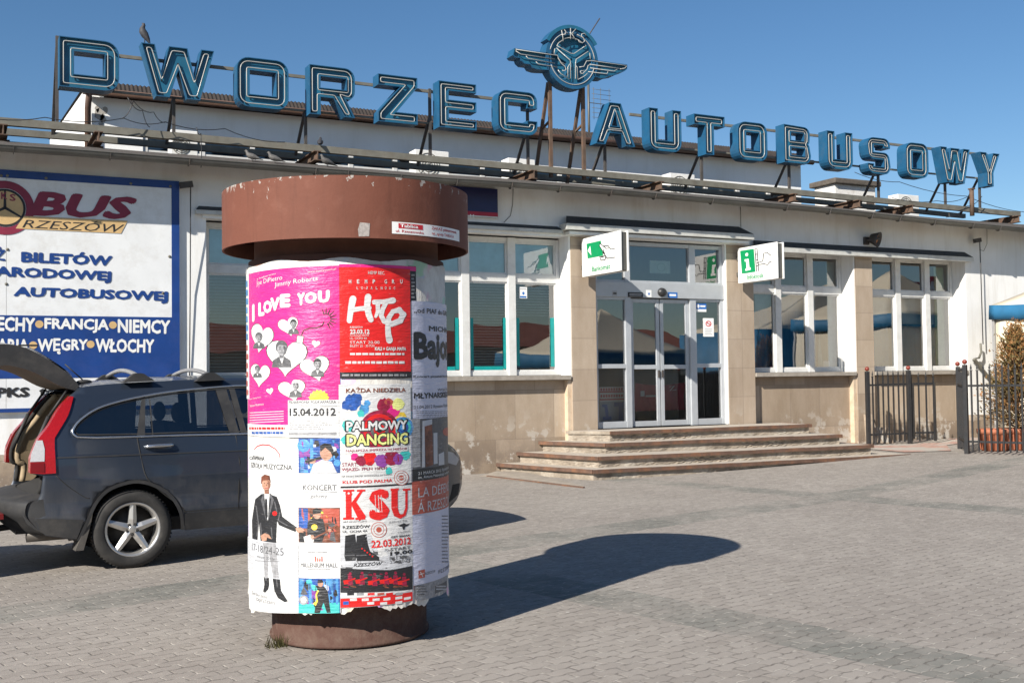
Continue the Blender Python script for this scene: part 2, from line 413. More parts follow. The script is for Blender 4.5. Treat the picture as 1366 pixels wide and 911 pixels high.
def stone(name, w, h, seed=0.0, base=((.30, .235, .172), (.50, .41, .315)), low=True):
    m, nt, bs = nmat(name); p = pos(nt); sp = N(nt, 'ShaderNodeSeparateXYZ'); nt.links.new(p, sp.inputs[0])
    cb = N(nt, 'ShaderNodeCombineXYZ'); nt.links.new(mth(nt, 'ADD', mth(nt, 'ADD', sp.outputs[0], sp.outputs[1]), seed), cb.inputs[0]); nt.links.new(mth(nt, 'ADD', sp.outputs[2], seed*.37), cb.inputs[1])
    br = N(nt, 'ShaderNodeTexBrick'); nt.links.new(cb.outputs[0], br.inputs['Vector']); br.offset = .5 if low else .0
    for k, v in (('Scale', 1.0), ('Mortar Size', .004), ('Mortar Smooth', .2), ('Bias', 0.0), ('Brick Width', w), ('Row Height', h)): br.inputs[k].default_value = v
    br.inputs['Color1'].default_value = (0, 0, 0, 1); br.inputs['Color2'].default_value = (1, 1, 1, 1); br.inputs['Mortar'].default_value = (.5,)*3+(1,)
    c = mixc(nt, br.outputs[0], base[0], base[1])
    n1 = noise(nt, scaled(nt, p, (1, 1, .35)), 3.2, 6, .7); c = mixc(nt, ramp(nt, n1, .35, .7), c, mixc(nt, 1.0, c, (.80, .77, .72), 'MULTIPLY'))
    n2 = noise(nt, p, 55, 3); c = mixc(nt, ramp(nt, n2, .3, .7), mixc(nt, 1.0, c, (.9, .9, .9), 'MULTIPLY'), c)
    # rising damp and flaking low on the wall
    lowm = ramp(nt, sp.outputs[2], .75, .12)
    dm = mth(nt, 'MULTIPLY', lowm, ramp(nt, noise(nt, p, 2.6, 6, .7), .38, .54)); c = mixc(nt, mth(nt, 'MULTIPLY', dm, .85), c, (.15, .115, .09))
    fl = mth(nt, 'MULTIPLY', ramp(nt, sp.outputs[2], 1.1, .35), ramp(nt, noise(nt, p, 3.4, 5, .65), .55, .60)); c = mixc(nt, mth(nt, 'MULTIPLY', fl, .8), c, (.50, .47, .42))
    c = mixc(nt, mth(nt, 'MULTIPLY', br.outputs[1], .7), c, (.17, .13, .10))
    nt.links.new(c, bs.inputs['Base Color']); bs.inputs['Roughness'].default_value = .8
    bump(nt, bs, mth(nt, 'SUBTRACT', mth(nt, 'MULTIPLY', n2, .3), br.outputs[1]), .3, .01); return m
M['plaster'] = plaster(); M['hall_plaster'] = plaster('hall_plaster', .0, 1.09); M['plinth'] = stone('sandstone_slabs', .78, .86, 3.1); M['pilaster'] = stone('pilaster_stone', 3.0, .56, 1.23, ((.37, .295, .225), (.46, .375, .29)), False)
M['sill'] = mat('stone_sill', (.30, .27, .23), .8, 0, .15, 9, (.14, .12, .10), .5, 6)

XL, XR, WT = -6.0, 27.0, 0.42          # wall ends and thickness
Z_EAVE = 5.02
OPEN = [('A', 3.46, 9.92, 1.68, 4.19), ('D', 10.45, 13.40, .70, 4.17), ('B', 14.08, 16.75, 1.68, 4.17), ('C', 17.24, 20.02, 1.68, 4.17)]
STATION = thing('bus_station', (10, 0, 0), 'long low white bus station building with sandstone plinth and dark gutter', 'building')
mb = MB(); E_ = .003
mb.box(XL, XR, 0, WT, 4.19, Z_EAVE)                       # wall band under the eaves
mb.box(XL, 3.46, 0, WT, .66, 4.19); mb.box(20.02, XR, 0, WT, .70, 4.19)
mb.box(9.895, 9.925, .012, WT, 1.64, 4.19); mb.box(13.395, 13.425, .006, .30, .70, 4.19); mb.box(16.725, 16.755, .012, WT, 1.64, 4.19)
mb.box(XL, XL+.3, WT, 11, -.1, Z_EAVE); mb.box(XR-.3, XR, WT, 11, -.1, Z_EAVE); mb.box(XL, XR, 11, 11.3, -.1, Z_EAVE)
mb.build('wall', M['plaster'], STATION)
mb = MB()
mb.box(XL, 3.46, -.035, WT, -.1, .657); mb.box(3.46, 9.90, .15, WT, -.1, 1.60); mb.box(14.08, 16.73, .15, WT, -.1, 1.60); mb.box(17.24, 20.02, .15, WT, -.1, 1.60); mb.box(20.02, XR, -.035, WT, -.1, .697)
mb.build_each('plinth', M['plinth'], STATION)
for x0, x1, zb in ((9.925, 10.45, .0), (13.425, 14.08, .0), (16.755, 17.24, .1)):
    mb = MB(); mb.box(x0, x1, 0.0, .36, zb, 4.187); mb.build('pilaster', M['pilaster'], STATION, bevel=.006)
# broken lower corner of the pilasters, worn plaster returns
mb = MB(); mb.box(9.845, 9.9249, .03, .149, .1, 1.60); mb.box(16.675, 16.7549, .03, .149, .15, 1.60)
mb.build_each('return_edge', mat('worn_return_plaster', (.55, .44, .32), .85, 0, .12, 7, (.42, .25, .12), .6, 5), STATION)

def window(x0, x1, z0, z1, zt0, zt1, muls, Y, mw, mat_f, mat_g, sill=None, fr=.075, name='window', proud=.03, sash=.028):
    """frame with mullions and a transom rail; pane and sill hang below it as its children"""
    mb = MB(); vs = [(x0, x0+fr)]+[(c-mw/2, c+mw/2) for c in muls]+[(x1-fr, x1)]
    for i, (a, b) in enumerate(vs):
        pr = proud if 0 < i < len(vs)-1 else 0
        mb.box(a, b, Y-.04-pr, Y+.05, z0, z1)
    pn = MB()
    for (a, b), (c, d) in zip(vs, vs[1:]):
        mb.box(b, c, Y-.035, Y+.045, z0, z0+fr); mb.box(b, c, Y-.035, Y+.045, z1-fr, z1); mb.box(b, c, Y-.038, Y+.045, zt0, zt1)
        for (p, q) in ((z0+fr, zt0), (zt1, z1-fr)):
            s = sash                                                 # opening sash with its own rebate
            mb.box(b, b+s, Y-.02, Y+.03, p, q); mb.box(c-s, c, Y-.02, Y+.03, p, q); mb.box(b+s, c-s, Y-.02, Y+.03, p, p+s); mb.box(b+s, c-s, Y-.02, Y+.03, q-s, q)
            t = random.uniform(-.004, .004); u = random.uniform(-.004, .004)
            pn.add([(b+s, Y+.004-t, p+s), (c-s, Y+.004+t, p+s), (c-s, Y+.004+t+u, q-s), (b+s, Y+.004-t+u, q-s)], [(0, 1, 2, 3)])
    o = mb.build(name, mat_f, STATION, bevel=.004)
    pn.build('pane', mat_g, o, recalc=False)
    if sill: s = MB(); s.box(*sill); s.build('sill', M['sill'], o, bevel=.006)
    return o
YW = .40
WA = window(3.48, 9.89, 1.69, 4.16, 3.36, 3.50, [4.37, 5.275, 6.18, 7.085, 7.99, 8.90], YW, .15, M['white_metal'], M['glass'], (3.47, 9.89, -.03, .34, 1.605, 1.685))
WB = window(14.15, 16.72, 1.69, 4.16, 3.31, 3.45, [14.985, 15.84], YW, .15, M['white_metal'], M['glass'], (14.085, 16.72, -.03, .34, 1.605, 1.685))
WC = window(17.30, 20.015, 1.69, 4.16, 3.31, 3.43, [18.32, 19.205], YW, .15, M['white_metal'], M['glass'], (17.245, 20.01, -.03, .34, 1.605, 1.685))

# --- sliding doors and their glazed surround
YD = .13
mb = MB(); pn = MB()
L0, L1 = 10.455, 13.39; zD0, zT0, zT1, zD1 = .70, 3.12, 3.40, 4.16
mx = [10.455, 11.17, 12.70, 13.39]                                   # outer posts and the two posts beside the door leaves
for a, b in ((L0, L0+.07), (11.13, 11.25), (12.60, 12.74), (L1-.07, L1)): mb.box(a, b, YD-.05, YD+.06, zD0, zT0); mb.box(a, b, YD-.045, YD+.055, zT1, zD1)
mb.box(L0, L1, YD-.075, YD+.08, zT0, zT1)                            # header box
for a, b in ((L0+.07, 11.13), (12.74, L1-.07)):
    mb.box(a, b, YD-.04, YD+.05, zD0, zD0+.12); mb.box(a, b, YD-.04, YD+.05, zT0-.05, zT0); mb.box(a, b, YD-.045, YD+.05, 1.80, 1.88)
    for p, q in ((zD0+.12, 1.80), (1.88, zT0-.05)): pn.add([(a, YD, p), (b, YD, p), (b, YD, q), (a, YD, q)], [(0, 1, 2, 3)])
for a, b in ((L0+.07, 11.13), (11.25, 12.60), (12.74, L1-.07)):
    mb.box(a, b, YD-.04, YD+.05, zD1-.07, zD1); mb.box(a, b, YD-.04, YD+.05, zT1, zT1+.04)
    pn.add([(a, YD+.006, zT1+.04), (b, YD+.006, zT1+.04), (b, YD+.01, zD1-.07), (a, YD+.01, zD1-.07)], [(0, 1, 2, 3)])
ENT = mb.build('entrance_surround', M['grey_alu'], STATION, bevel=.004); pn.build('pane', M['glass_door'], ENT, recalc=False)
for a, b in ((11.255, 11.915), (11.935, 12.595)):
    mb = MB(); pn = MB(); y = YD+.02
    mb.box(a, a+.075, y-.02, y+.03, zD0+.01, zT0-.02); mb.box(b-.075, b, y-.02, y+.03, zD0+.01, zT0-.02)
    for p, q in ((zD0+.01, zD0+.11), (1.78, 1.86), (zT0-.09, zT0-.02)): mb.box(a+.075, b-.075, y-.018, y+.028, p, q)
    for p, q in ((zD0+.11, 1.78), (1.86, zT0-.09)): pn.add([(a+.075, y+.002, p), (b-.075, y+.002, p), (b-.075, y+.004, q), (a+.075, y+.004, q)], [(0, 1, 2, 3)])
    d = mb.build('door_leaf', M['grey_alu'], STATION, bevel=.004); pn.build('pane', M['glass_door'], d, recalc=False)
    h = MB(); h.box((b-.05 if a < 11.5 else a+.015), (b-.015 if a < 11.5 else a+.05), y-.045, y-.021, 1.62, 1.76); h.build('handle', M['steel_dark'], d)
# bits fixed to the header box: sensor dome, stickers
mb = MB(); c = atY(883, 390, YD-.08); mb.ell((c.x, YD-.08, c.z), (.10, .08, .085), m=0)
mb.build('motion_sensor', M['black_metal'], ENT)
def sticker(name, x0, y0, x1, y1, Y, cols, parent=STATION, extra=None):
    a = atY(x0, (y0+y1)/2, Y); b = atY(x1, (y0+y1)/2, Y); t = atY((x0+x1)/2, y0, Y).z; q = atY((x0+x1)/2, y1, Y).z
    mb = MB(); mb.box(a.x, b.x, Y-.004, Y, q, t, 0)
    fn = lambda u, v, d: (lerp(a.x, b.x, u), Y-.005-d, lerp(q, t, v))
    if extra: extra(mb, fn)
    return mb.build(name, cols, parent)
pr_b = mat('print_blue', (.02, .14, .45), .5); pr_r = mat('print_red', (.55, .03, .04), .5); pr_g = mat('print_grey', (.35, .35, .36), .6)
def lines(n, m=1, u0=.12, u1=.88, v0=.15, v1=.85, h=.4):
    def f(mb, fn):
        for i in range(n):
            v = lerp(v1, v0, (i+.5)/n); k = h*(v1-v0)/n/2
            mb.poly([[(u0, v-k), (u1-.15*((i*7) % 3)/3, v-k), (u1-.15*((i*7) % 3)/3, v+k), (u0, v+k)]], fn, m)
    return f
sticker('sticker', 891, 390, 903.5, 397.5, YD-.076, [pr_b, M['white']], ENT, lines(1, 1, .15, .85, .3, .7, .9))
sticker('sticker', 837.5, 390, 857.5, 396.5, YD-.076, [M['black'], M['white'], pr_g], ENT, lines(2, 2, .1, .95, .2, .8, .5))
sticker('sticker', 862, 387, 869, 396.5, YD-.076, [M['white'], pr_b], ENT, lambda mb, fn: mb.poly([[(.25, .6), (.5, .2), (.75, .6)]], fn, 1))
sticker('sticker', 817, 388, 823, 395, YD-.076, [pr_g, M['black']], ENT, lines(1))
sticker('sticker', 928.5, 404.5, 942, 416, YD-.004, [M['white'], pr_b], ENT, lambda mb, fn: (mb.poly([[(0, .3), (1, .3), (1, 1), (0, 1)]], fn, 1), mb.poly([circle(.2, .65, .13, 12, .22)], fn, 0, .001), mb.poly([[(.4, .55), (.9, .55), (.9, .75), (.4, .75)]], fn, 0, .001)))
def nosmoke(mb, fn):
    mb.poly([circle(.5, .7, .28, 20, .16), circle(.5, .7, .20, 20, .11)], fn, 1); mb.poly([[(.3, .77), (.36, .8), (.7, .64), (.64, .61)]], fn, 1, .001); mb.poly([[(.3, .69), (.7, .69), (.7, .72), (.3, .72)]], fn, 2, .0005)
    lines(4, 2, .15, .85, .08, .45, .3)(mb, fn)
sticker('notice', 938, 424.5, 952, 449, YD-.004, [M['white'], pr_r, pr_g], ENT, nosmoke)
def bluepic(mb, fn):
    mb.poly([[(.35, .45), (.5, .62), (.72, .45), (.5, .28)]], fn, 1); mb.poly([[(.1, .05), (.9, .05), (.9, .2), (.1, .2)]], fn, 1); lines(1, 2, .1, .9, .75, .9, .6)(mb, fn)
sticker('sticker', 692.5, 383, 703, 398, YW-.001, [M['white'], pr_b, pr_g], WA, bluepic)

# --- hoods over the openings: felt-covered slope, fascia board, soffit
def hood(x0, x1, zb, zf, out, lip, name='window_hood'):
    mb = MB(); e = out*.6
    mb.add([(x0, -.002, zb), (x1, -.002, zb), (x1+e, -out, zf), (x0-e, -out, zf), (x0, -.002, zf), (x1, -.002, zf)], [(0, 3, 2, 1), (0, 4, 3), (1, 2, 5)], 0)
    mb.box(x0-e, x1+e, -out-.012, -.002, zf-lip, zf-.004, 1)
    return mb.build(name, [M['hood'], mat('hood_fascia', (.50, .50, .47), .6, 0, .08, 4, (.25, .23, .2), .5, 5)], STATION)
hood(3.35, 9.66, 4.352, 4.28, .10, .065); hood(14.10, 20.0, 4.305, 4.178, .16, .10)
hood(9.85, 13.74, 4.555, 4.385, .26, .109, 'entrance_hood')
# light strip boards below the hoods
mb = MB(); mb.box(9.80, 13.84, -.20, -.004, 4.20, 4.256); mb.box(3.4, 9.7, -.05, -.004, 4.165, 4.222); mb.box(14.06, 20.05, -.09, -.004, 4.165, 4.157+.003)
mb.build('fascia_board', M['white_paint'], STATION)

# --- roof: eave slope, flat roof, gutter with brackets
mb = MB()
GT_ = [(0, 203.5), (100, 209.8), (200, 217.3), (300, 224.5), (450, 235.6), (590, 246.2), (690, 252.0), (760, 257.0), (820, 261.3), (1000, 276.5), (1125, 287.5), (1250, 300.5), (1366, 310.7)]
GT_ = [atY(x, y, -.62) for x, y in GT_]; GT_ = [(p.x, p.z+.085) for p in GT_]; GT_ = [(XL, GT_[0][1])]+GT_+[(XR, GT_[-1][1]-.06)]
def gut(X): return interp(GT_, X)
for a, b in zip(GT_, GT_[1:]):
    x0, x1, g0_, g1_ = a[0], b[0], a[1], b[1]
    mb.add([(x0, -.56, g0_+.02), (x1, -.56, g1_+.02), (x1, .30, g1_+.26), (x0, .30, g0_+.26), (x0, 11.3, 5.36), (x1, 11.3, 5.36)], [(0, 1, 2, 3), (3, 2, 5, 4)])
    mb.add([(x0, -.54, g0_-.02), (x1, -.54, g1_-.02), (x1, .0, 5.02), (x0, .0, 5.02), (x0, 11.3, 5.02), (x1, 11.3, 5.02)], [(0, 3, 2, 1), (3, 4, 5, 2)])
ROOF = mb.build('roof', M['felt'], STATION, recalc=False)
mb = MB(); gp = [(.075*math.cos(t), .085*math.sin(t)) for t in [math.pi+math.pi*i/10 for i in range(11)]]
gx = [p[0] for p in GT_]; NG = len(gx)-1
for th_ in (0, .006):
    v = [(x, -.62+y*(1-th_*8), gut(x)+.01+z*(1-th_*8)) for x in gx for y, z in gp]; k = len(gp)
    mb.add(v, [(i*k+j, i*k+j+1, (i+1)*k+j+1, (i+1)*k+j) for i in range(NG) for j in range(k-1)], 0, True)
mb.tube([(x, -.698, gut(x)+.008) for x in gx], .009, 6)
G = mb.build('gutter', M['zinc'], ROOF, recalc=False)
mb = MB()
for px in (18, 147, 252, 420, 463, 533, 608, 681, 745, 813, 872, 948, 1047, 1104, 1160, 1197, 1243, 1294, 1330):
    X = atY(px, 250, -.62).x; pts = [(X, -.62+.082*math.cos(t), gut(X)+.012+.092*math.sin(t)) for t in [math.pi*1.02+math.pi*.98*i/8 for i in range(9)]]
    for a, b in zip(pts, pts[1:]): mb.bar(a, b, .042, .007, 0, (1, 0, 0))
mb.build_each('gutter_bracket', M['steel_dark'], ROOF)

# --- raised hall behind the flat roof
YU = 4.0
UX0, UX1, UZE = 2.17, 18.92, 6.87
mb = MB(); mb.box(UX0, UX1, YU, YU+.3, 6.27, UZE); mb.box(UX0, UX0+.95, YU+.002, YU+.3, 5.2, 6.27); mb.box(UX1-.35, UX1, YU+.002, YU+.3, 5.2, 6.27)
for x0, x1 in ((UX0, UX0+.3), (UX1-.3, UX1)): mb.prism([[(YU+.3, 5.2), (YU+9, 5.2), (YU+9, UZE+1.0), (YU+.3, UZE+.24), (YU+.3, UZE)]], lambda u, v, d: (d, u, v), x0, x1)
mb.box(UX0+.3, UX1-.3, YU+8.9, YU+9, 5.2, 7.9)
UP = mb.build('hall_wall', M['hall_plaster'], STATION)
mb = MB(); k = 0.0; vs = []; f = []
n = 900
for i in range(n+1):
    x = lerp(UX0-.03, UX1+.03, i/n); r = .013*math.sin(i*math.pi/2*1.0) if i % 2 else 0
    for (y, z) in ((YU-.30, UZE+.06), (YU-.30, UZE+.085), (YU-.14, UZE+.25), (YU+9.2, UZE+1.04)): vs.append((x, y, z+r+(.0 if (y, z) != (YU-.30, UZE+.06) else -.012)))
f = [(i*4+j, (i+1)*4+j, (i+1)*4+j+1, i*4+j+1) for i in range(n) for j in range(3)]
mb.add(vs, f)
mb.build('corrugated_roof', mat('corrugated_sheet', (.028, .022, .019), .9, 0, .25, 5, (.05, .032, .022), .5, 4), UP, recalc=False)
mb = MB(); mb.tube([(UX0-.1, YU-.34, UZE+.02), (UX1+.1, YU-.34, UZE+.02)], .06, 8); mb.box(UX0-.1, UX1+.1, YU-.30, YU-.003, UZE+.02, UZE+.05)
mb.tube([(UX0-.02, YU-.34, UZE+.02), (UX0-.02, YU-.1, UZE-.25), (UX0-.02, YU-.1, 5.3)], .055, 8)
mb.build('hall_gutter', mat('brown_gutter', (.085, .045, .03), .6, 0, .2, 4), UP)
# window strip below
mb = MB(); pn = MB(); x = UX0+.95; i = 0
while x < UX1-.4:
    w = .95 if i % 3 else 1.05; x1 = min(x+w, UX1-.35)
    mb.box(x, x+.09, YU+.03, YU+.12, 5.2, 6.27); mb.box(x+.09, x1, YU+.03, YU+.12, 6.20, 6.27); mb.box(x+.09, x1, YU+.04, YU+.11, 5.93, 5.98)
    pn.add([(x+.09, YU+.08, 5.2), (x1, YU+.08, 5.2), (x1, YU+.08, 6.2), (x+.09, YU+.08, 6.2)], [(0, 1, 2, 3)]); x = x1; i += 1
CW = mb.build('clerestory_window', M['white_metal'], STATION); pn.build('pane', M['glass_up'], CW, recalc=False)
mb = MB(); mb.box(UX0+.3, UX1-.3, YU+.5, YU+.52, 5.2, 6.6); mb.build('blackout_wall', M['dark_room'], STATION)
# peeling patches on the hall wall
mb = MB()
for px, py, r in ((133, 152, .10), (137, 158, .07), (141, 147, .06), (130, 145, .06), (135, 166, .05)):
    p = atY(px, py, YU); pts = [(p.x+r*random.uniform(.5, 1.1)*math.cos(a), p.z+1.3*r*random.uniform(.5, 1.1)*math.sin(a)) for a in [i*math.pi/6 for i in range(12)]]
    mb.poly([pts], lambda u, v, d: (u, YU-.004, v))
mb.build('flaked_patch', mat('bare_render', (.33, .31, .28), .9), UP)

# --- what stands behind the glass: rooms
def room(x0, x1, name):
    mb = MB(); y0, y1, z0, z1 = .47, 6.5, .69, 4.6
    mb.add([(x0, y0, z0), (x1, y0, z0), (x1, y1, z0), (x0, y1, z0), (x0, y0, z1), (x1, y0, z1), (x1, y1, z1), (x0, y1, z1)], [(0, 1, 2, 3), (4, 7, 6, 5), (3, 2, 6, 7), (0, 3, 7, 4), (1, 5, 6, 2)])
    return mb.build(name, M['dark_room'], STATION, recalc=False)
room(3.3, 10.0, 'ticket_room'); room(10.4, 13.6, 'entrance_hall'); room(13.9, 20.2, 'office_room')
# ================================================================== INSIDE THE WINDOWS
def px_rect(x0, y0, x1, y1, Y):
    xm, ym = (x0+x1)/2, (y0+y1)/2
    return atY(x0, ym, Y).x, atY(x1, ym, Y).x, atY(xm, y1, Y).z, atY(xm, y0, Y).z
# teal strips stuck inside the ticket-office panes
mb = MB()
for r in ((627, 424, 631.5, 492), (671.5, 424, 675, 492), (631.5, 488.5, 671.5, 494), (607.5, 424, 612, 493), (597, 489, 607.4, 495), (688.5, 424, 693, 488), (734.5, 424, 739.5, 489)):
    a, b, c, d = px_rect(*r, YW-.01); mb.box(a, b, YW-.014, YW-.009, c, d)
mb.build_each('teal_strip', M['teal'], WA)
def blind(x0, x1, z0, z1, Y, col, name, label, pitch=.05, n=None):
    mb = MB(); z = z1
    while z > z0:
        mb.add([(x0, Y-.018, z), (x1, Y-.018, z), (x1, Y+.018, z-.016), (x0, Y+.018, z-.016)], [(0, 1, 2, 3)]); z -= pitch
    mb.box(x0, x1, Y-.02, Y+.02, z1, z1+.04)
    o = mb.build(name, col, None, recalc=False, root=((x0+x1)/2, Y, z0)); return tag(o, label, 'blind', 'slatted blinds inside the ticket office windows')
slat = mat('blind_slat', (.70, .78, .82), .6)
blind(8.10, 8.80, 1.8, 3.34, YW+.05, slat, 'window_blind', 'grey slatted blind lowered behind the teal-edged pane left of the blue sticker')
blind(9.0, 9.78, 2.75, 3.34, YW+.16, slat, 'window_blind', 'grey slatted blind half raised behind the pane with the small blue and white sticker')
blind(3.6, 4.28, 1.8, 3.34, YW+.05, slat, 'window_blind', 'grey slatted blind behind the window pane left of the advertising column')
# pale upper blinds behind the transom lights
mb = MB()
for a, b in ((3.6, 4.28), (7.2, 7.9), (8.08, 8.81), (8.99, 9.79)): mb.box(a, b, YW+.035, YW+.04, 3.53, 4.06)
RB = mb.build_each('roller_blind', mat('pale_roller_blind', (.50, .70, .72), .7), None, .3)
for o_, l_ in zip(RB, ('pale blue roller blind behind the upper pane at the far left of the ticket window', 'pale blue roller blind behind the upper panes between the column and the entrance')): tag(o_, l_, 'blind', 'roller blinds behind the upper panes')
# vertical blue blinds of the office on the right
bl = mat('grey_blind_strip', (.46, .50, .49), .75, 0, .15, 3)
def curtain(x0, x1, z0, z1, Y, label, gap=.0):
    mb = MB(); x = x0
    while x < x1-.05:
        mb.add([(x, Y+.02, z0), (x+.10, Y-.025, z0), (x+.10, Y-.025, z1), (x, Y+.02, z1)], [(0, 1, 2, 3)]); x += .097+gap
    mb.box(x0, x1, Y-.03, Y+.03, z1, z1+.04)
    return tag(mb.build('vertical_blind', bl, None, recalc=False, root=((x0+x1)/2, Y, z0)), label, 'blind', 'vertical blinds inside the office windows')
curtain(14.6, 16.15, 1.75, 3.35, YW+.18, 'grey vertical blind drawn across the window beside the info kiosk sign')
curtain(17.4, 19.7, 1.75, 3.35, YW+.18, 'grey vertical blind across the window behind the left fence')
hc = mat('blue_half_curtain', (.02, .16, .27), .75, 0, .15, 3)
def half_curtain(x0, x1, z1, label):
    mb = MB(); n = int((x1-x0)/.035); v = [(lerp(x0, x1, i/n), YW+.11+.022*math.sin(i*1.15), z) for z in (1.72, z1) for i in range(n+1)]; mb.add(v, [(i, i+1, n+2+i, n+1+i) for i in range(n)], 0, True)
    return tag(mb.build('curtain', hc, None, recalc=False, root=((x0+x1)/2, YW+.11, 1.72)), label, 'curtain')
half_curtain(14.25, 16.1, 2.95, 'blue half curtain across the lower window beside the info kiosk sign'); half_curtain(17.4, 19.6, 2.72, 'blue half curtain across the lower part of the window behind the left fence')
mb = MB(); mb.add([(16.15, YW+.1, 1.75), (16.30, YW+.1, 1.75), (16.2, YW+.1, 2.6)], [(0, 1, 2)]); mb.box(16.45, 16.68, YW+.12, YW+.13, 1.75, 4.0); mb.build('pale_drape', mat('pale_green_drape', (.36, .44, .36), .8), WB)
mb = MB(); mb.box(19.62, 19.92, YW+.12, YW+.13, 1.75, 4.0); mb.build('pale_drape', mat('yellow_green_drape', (.38, .50, .30), .8), WC)
# plants and cards on the inner sill
def sill_plant(x, label, seed):
    rnd = random.Random(seed); t = thing('potted_plant', (x, YW+.13, 1.69), label, 'plant')
    mb = MB(); mb.lathe([(0, .001), (.05, .001), (.065, .10), (.055, .10), (0, .09)], (x, YW+.13, 1.69), 14); mb.build('pot', mat('small_clay_pot', (.25, .10, .05), .8), t)
    mb = MB()
    for i in range(46):
        a = rnd.uniform(0, 6.28); h = rnd.uniform(.1, .32); r = rnd.uniform(.01, .09); c = Vector((x+r*math.cos(a), YW+.13+r*math.sin(a)*.7, 1.69+h)); q = Vector((math.cos(a), math.sin(a), rnd.uniform(-.3, .5)))*.05; w = Vector((-math.sin(a), math.cos(a), 0))*.016
        mb.add([c, c+q*.5+w, c+q, c+q*.5-w], [(0, 1, 2, 3)])
    mb.build('leaves', mat('house_plant_leaf', (.05, .10, .03), .6, 0, .4, 40), t, recalc=False)
sill_plant(16.05, 'small green potted plant on the inner sill beside a white card', 3)
mb = MB(); mb.box(16.30, 16.47, YW+.10, YW+.108, 1.70, 1.92); tag(mb.build('card', M['white_paint'], None, root=(16.38, YW+.1, 1.70)), 'white card standing upright on the inner window sill', 'card')
# things seen through the glass doors
a, b, c, d = px_rect(800, 516, 838, 562, .45)
mb = MB(); mb.box(a, b, .45, .462, c, d); fn = lambda u, v, q: (lerp(a, b, u), .448-q, lerp(c, d, v))
mb.poly([[(0, .62), (1, .62), (1, .66), (0, .66)]], fn, 1); mb.poly([[(0, .84), (1, .84), (1, .88), (0, .88)]], fn, 1)
for v0 in (.70, .89):
    for i in range(11): mb.poly([[(.03+i*.09, v0), (.09+i*.09, v0), (.09+i*.09, v0+.08), (.03+i*.09, v0+.08)]], fn, 1, .001)
mb.poly([[(0, 0), (1, 0), (1, .58), (0, .58)]], fn, 3, .0005)
mb.poly([[(.10, .05), (.40, .05), (.40, .15), (.30, .15), (.26, .5), (.08, .5), (.08, .42), (.16, .42), (.2, .15), (.10, .15)]], fn, 2, .001)
mb.poly([[(.50, .55), (.98, .55), (.98, .43), (.82, .43), (.82, .04), (.66, .04), (.66, .43), (.50, .43)]], fn, 2, .001)
tag(mb.build('poster_board', [M['white'], pr_r, pr_b, mat('pale_blue_board', (.35, .42, .48), .6)], None, root=((a+b)/2, .45, c)), 'white poster board with red lines and big blue letters behind the left door pane', 'board')
mb = MB(); a0 = atY(848, 540, .6); b0 = atY(914, 540, .6); zt = 1.52; zb = .98; nx = 26; v = []
for j in range(9):
    for i in range(nx+1):
        u = i/nx; z = lerp(zb, zt-.05*math.sin(u*math.pi), j/8); v.append((lerp(a0.x, b0.x, u), .62+.035*math.sin(u*19+j*.5)+.02*math.sin(u*43), z))
mb.add(v, [(j*(nx+1)+i, j*(nx+1)+i+1, (j+1)*(nx+1)+i+1, (j+1)*(nx+1)+i) for j in range(8) for i in range(nx)], 0, True)
fn = lambda u, v, q: (lerp(a0.x, b0.x, u), .565, lerp(zb, zt, v))
L_, R_ = stroke([(.66, .84), (.76, .88), (.67, .70), (.80, .74)], .025); 
for i in range(3): mb.poly([[tuple(L_[i]), tuple(L_[i+1]), tuple(R_[i+1]), tuple(R_[i])]], fn, 1)
mb.poly([[(.08, .52), (.16, .52), (.16, .72), (.08, .72)]], fn, 1); mb.poly([[(.18, .5), (.42, .5), (.42, .56), (.18, .56)]], fn, 1)
tag(mb.build('banner', [mat('crimson_banner', (.42, .015, .06), .6), M['white']], None, recalc=False, root=((a0.x+b0.x)/2, .6, zb)), 'crimson fabric banner with white marks hung inside the sliding glass doors', 'banner')
a, b, c, d = px_rect(867, 348, 894, 365, .5); mb = MB(); mb.box(a, b, .5, .53, c, d); fn = lambda u, v, q: (lerp(a, b, u), .498, lerp(c, d, v)); mb.poly([circle(.55, .5, .22, 16, .35), circle(.55, .5, .17, 16, .27)], fn, 1)
tag(mb.build('indoor_sign', [mat('pale_green_panel', (.55, .66, .52), .6), mat('pale_green_mark', (.42, .55, .42), .6)], None, root=((a+b)/2, .5, c)), 'pale green rectangular panel behind the glass above the sliding doors', 'sign')

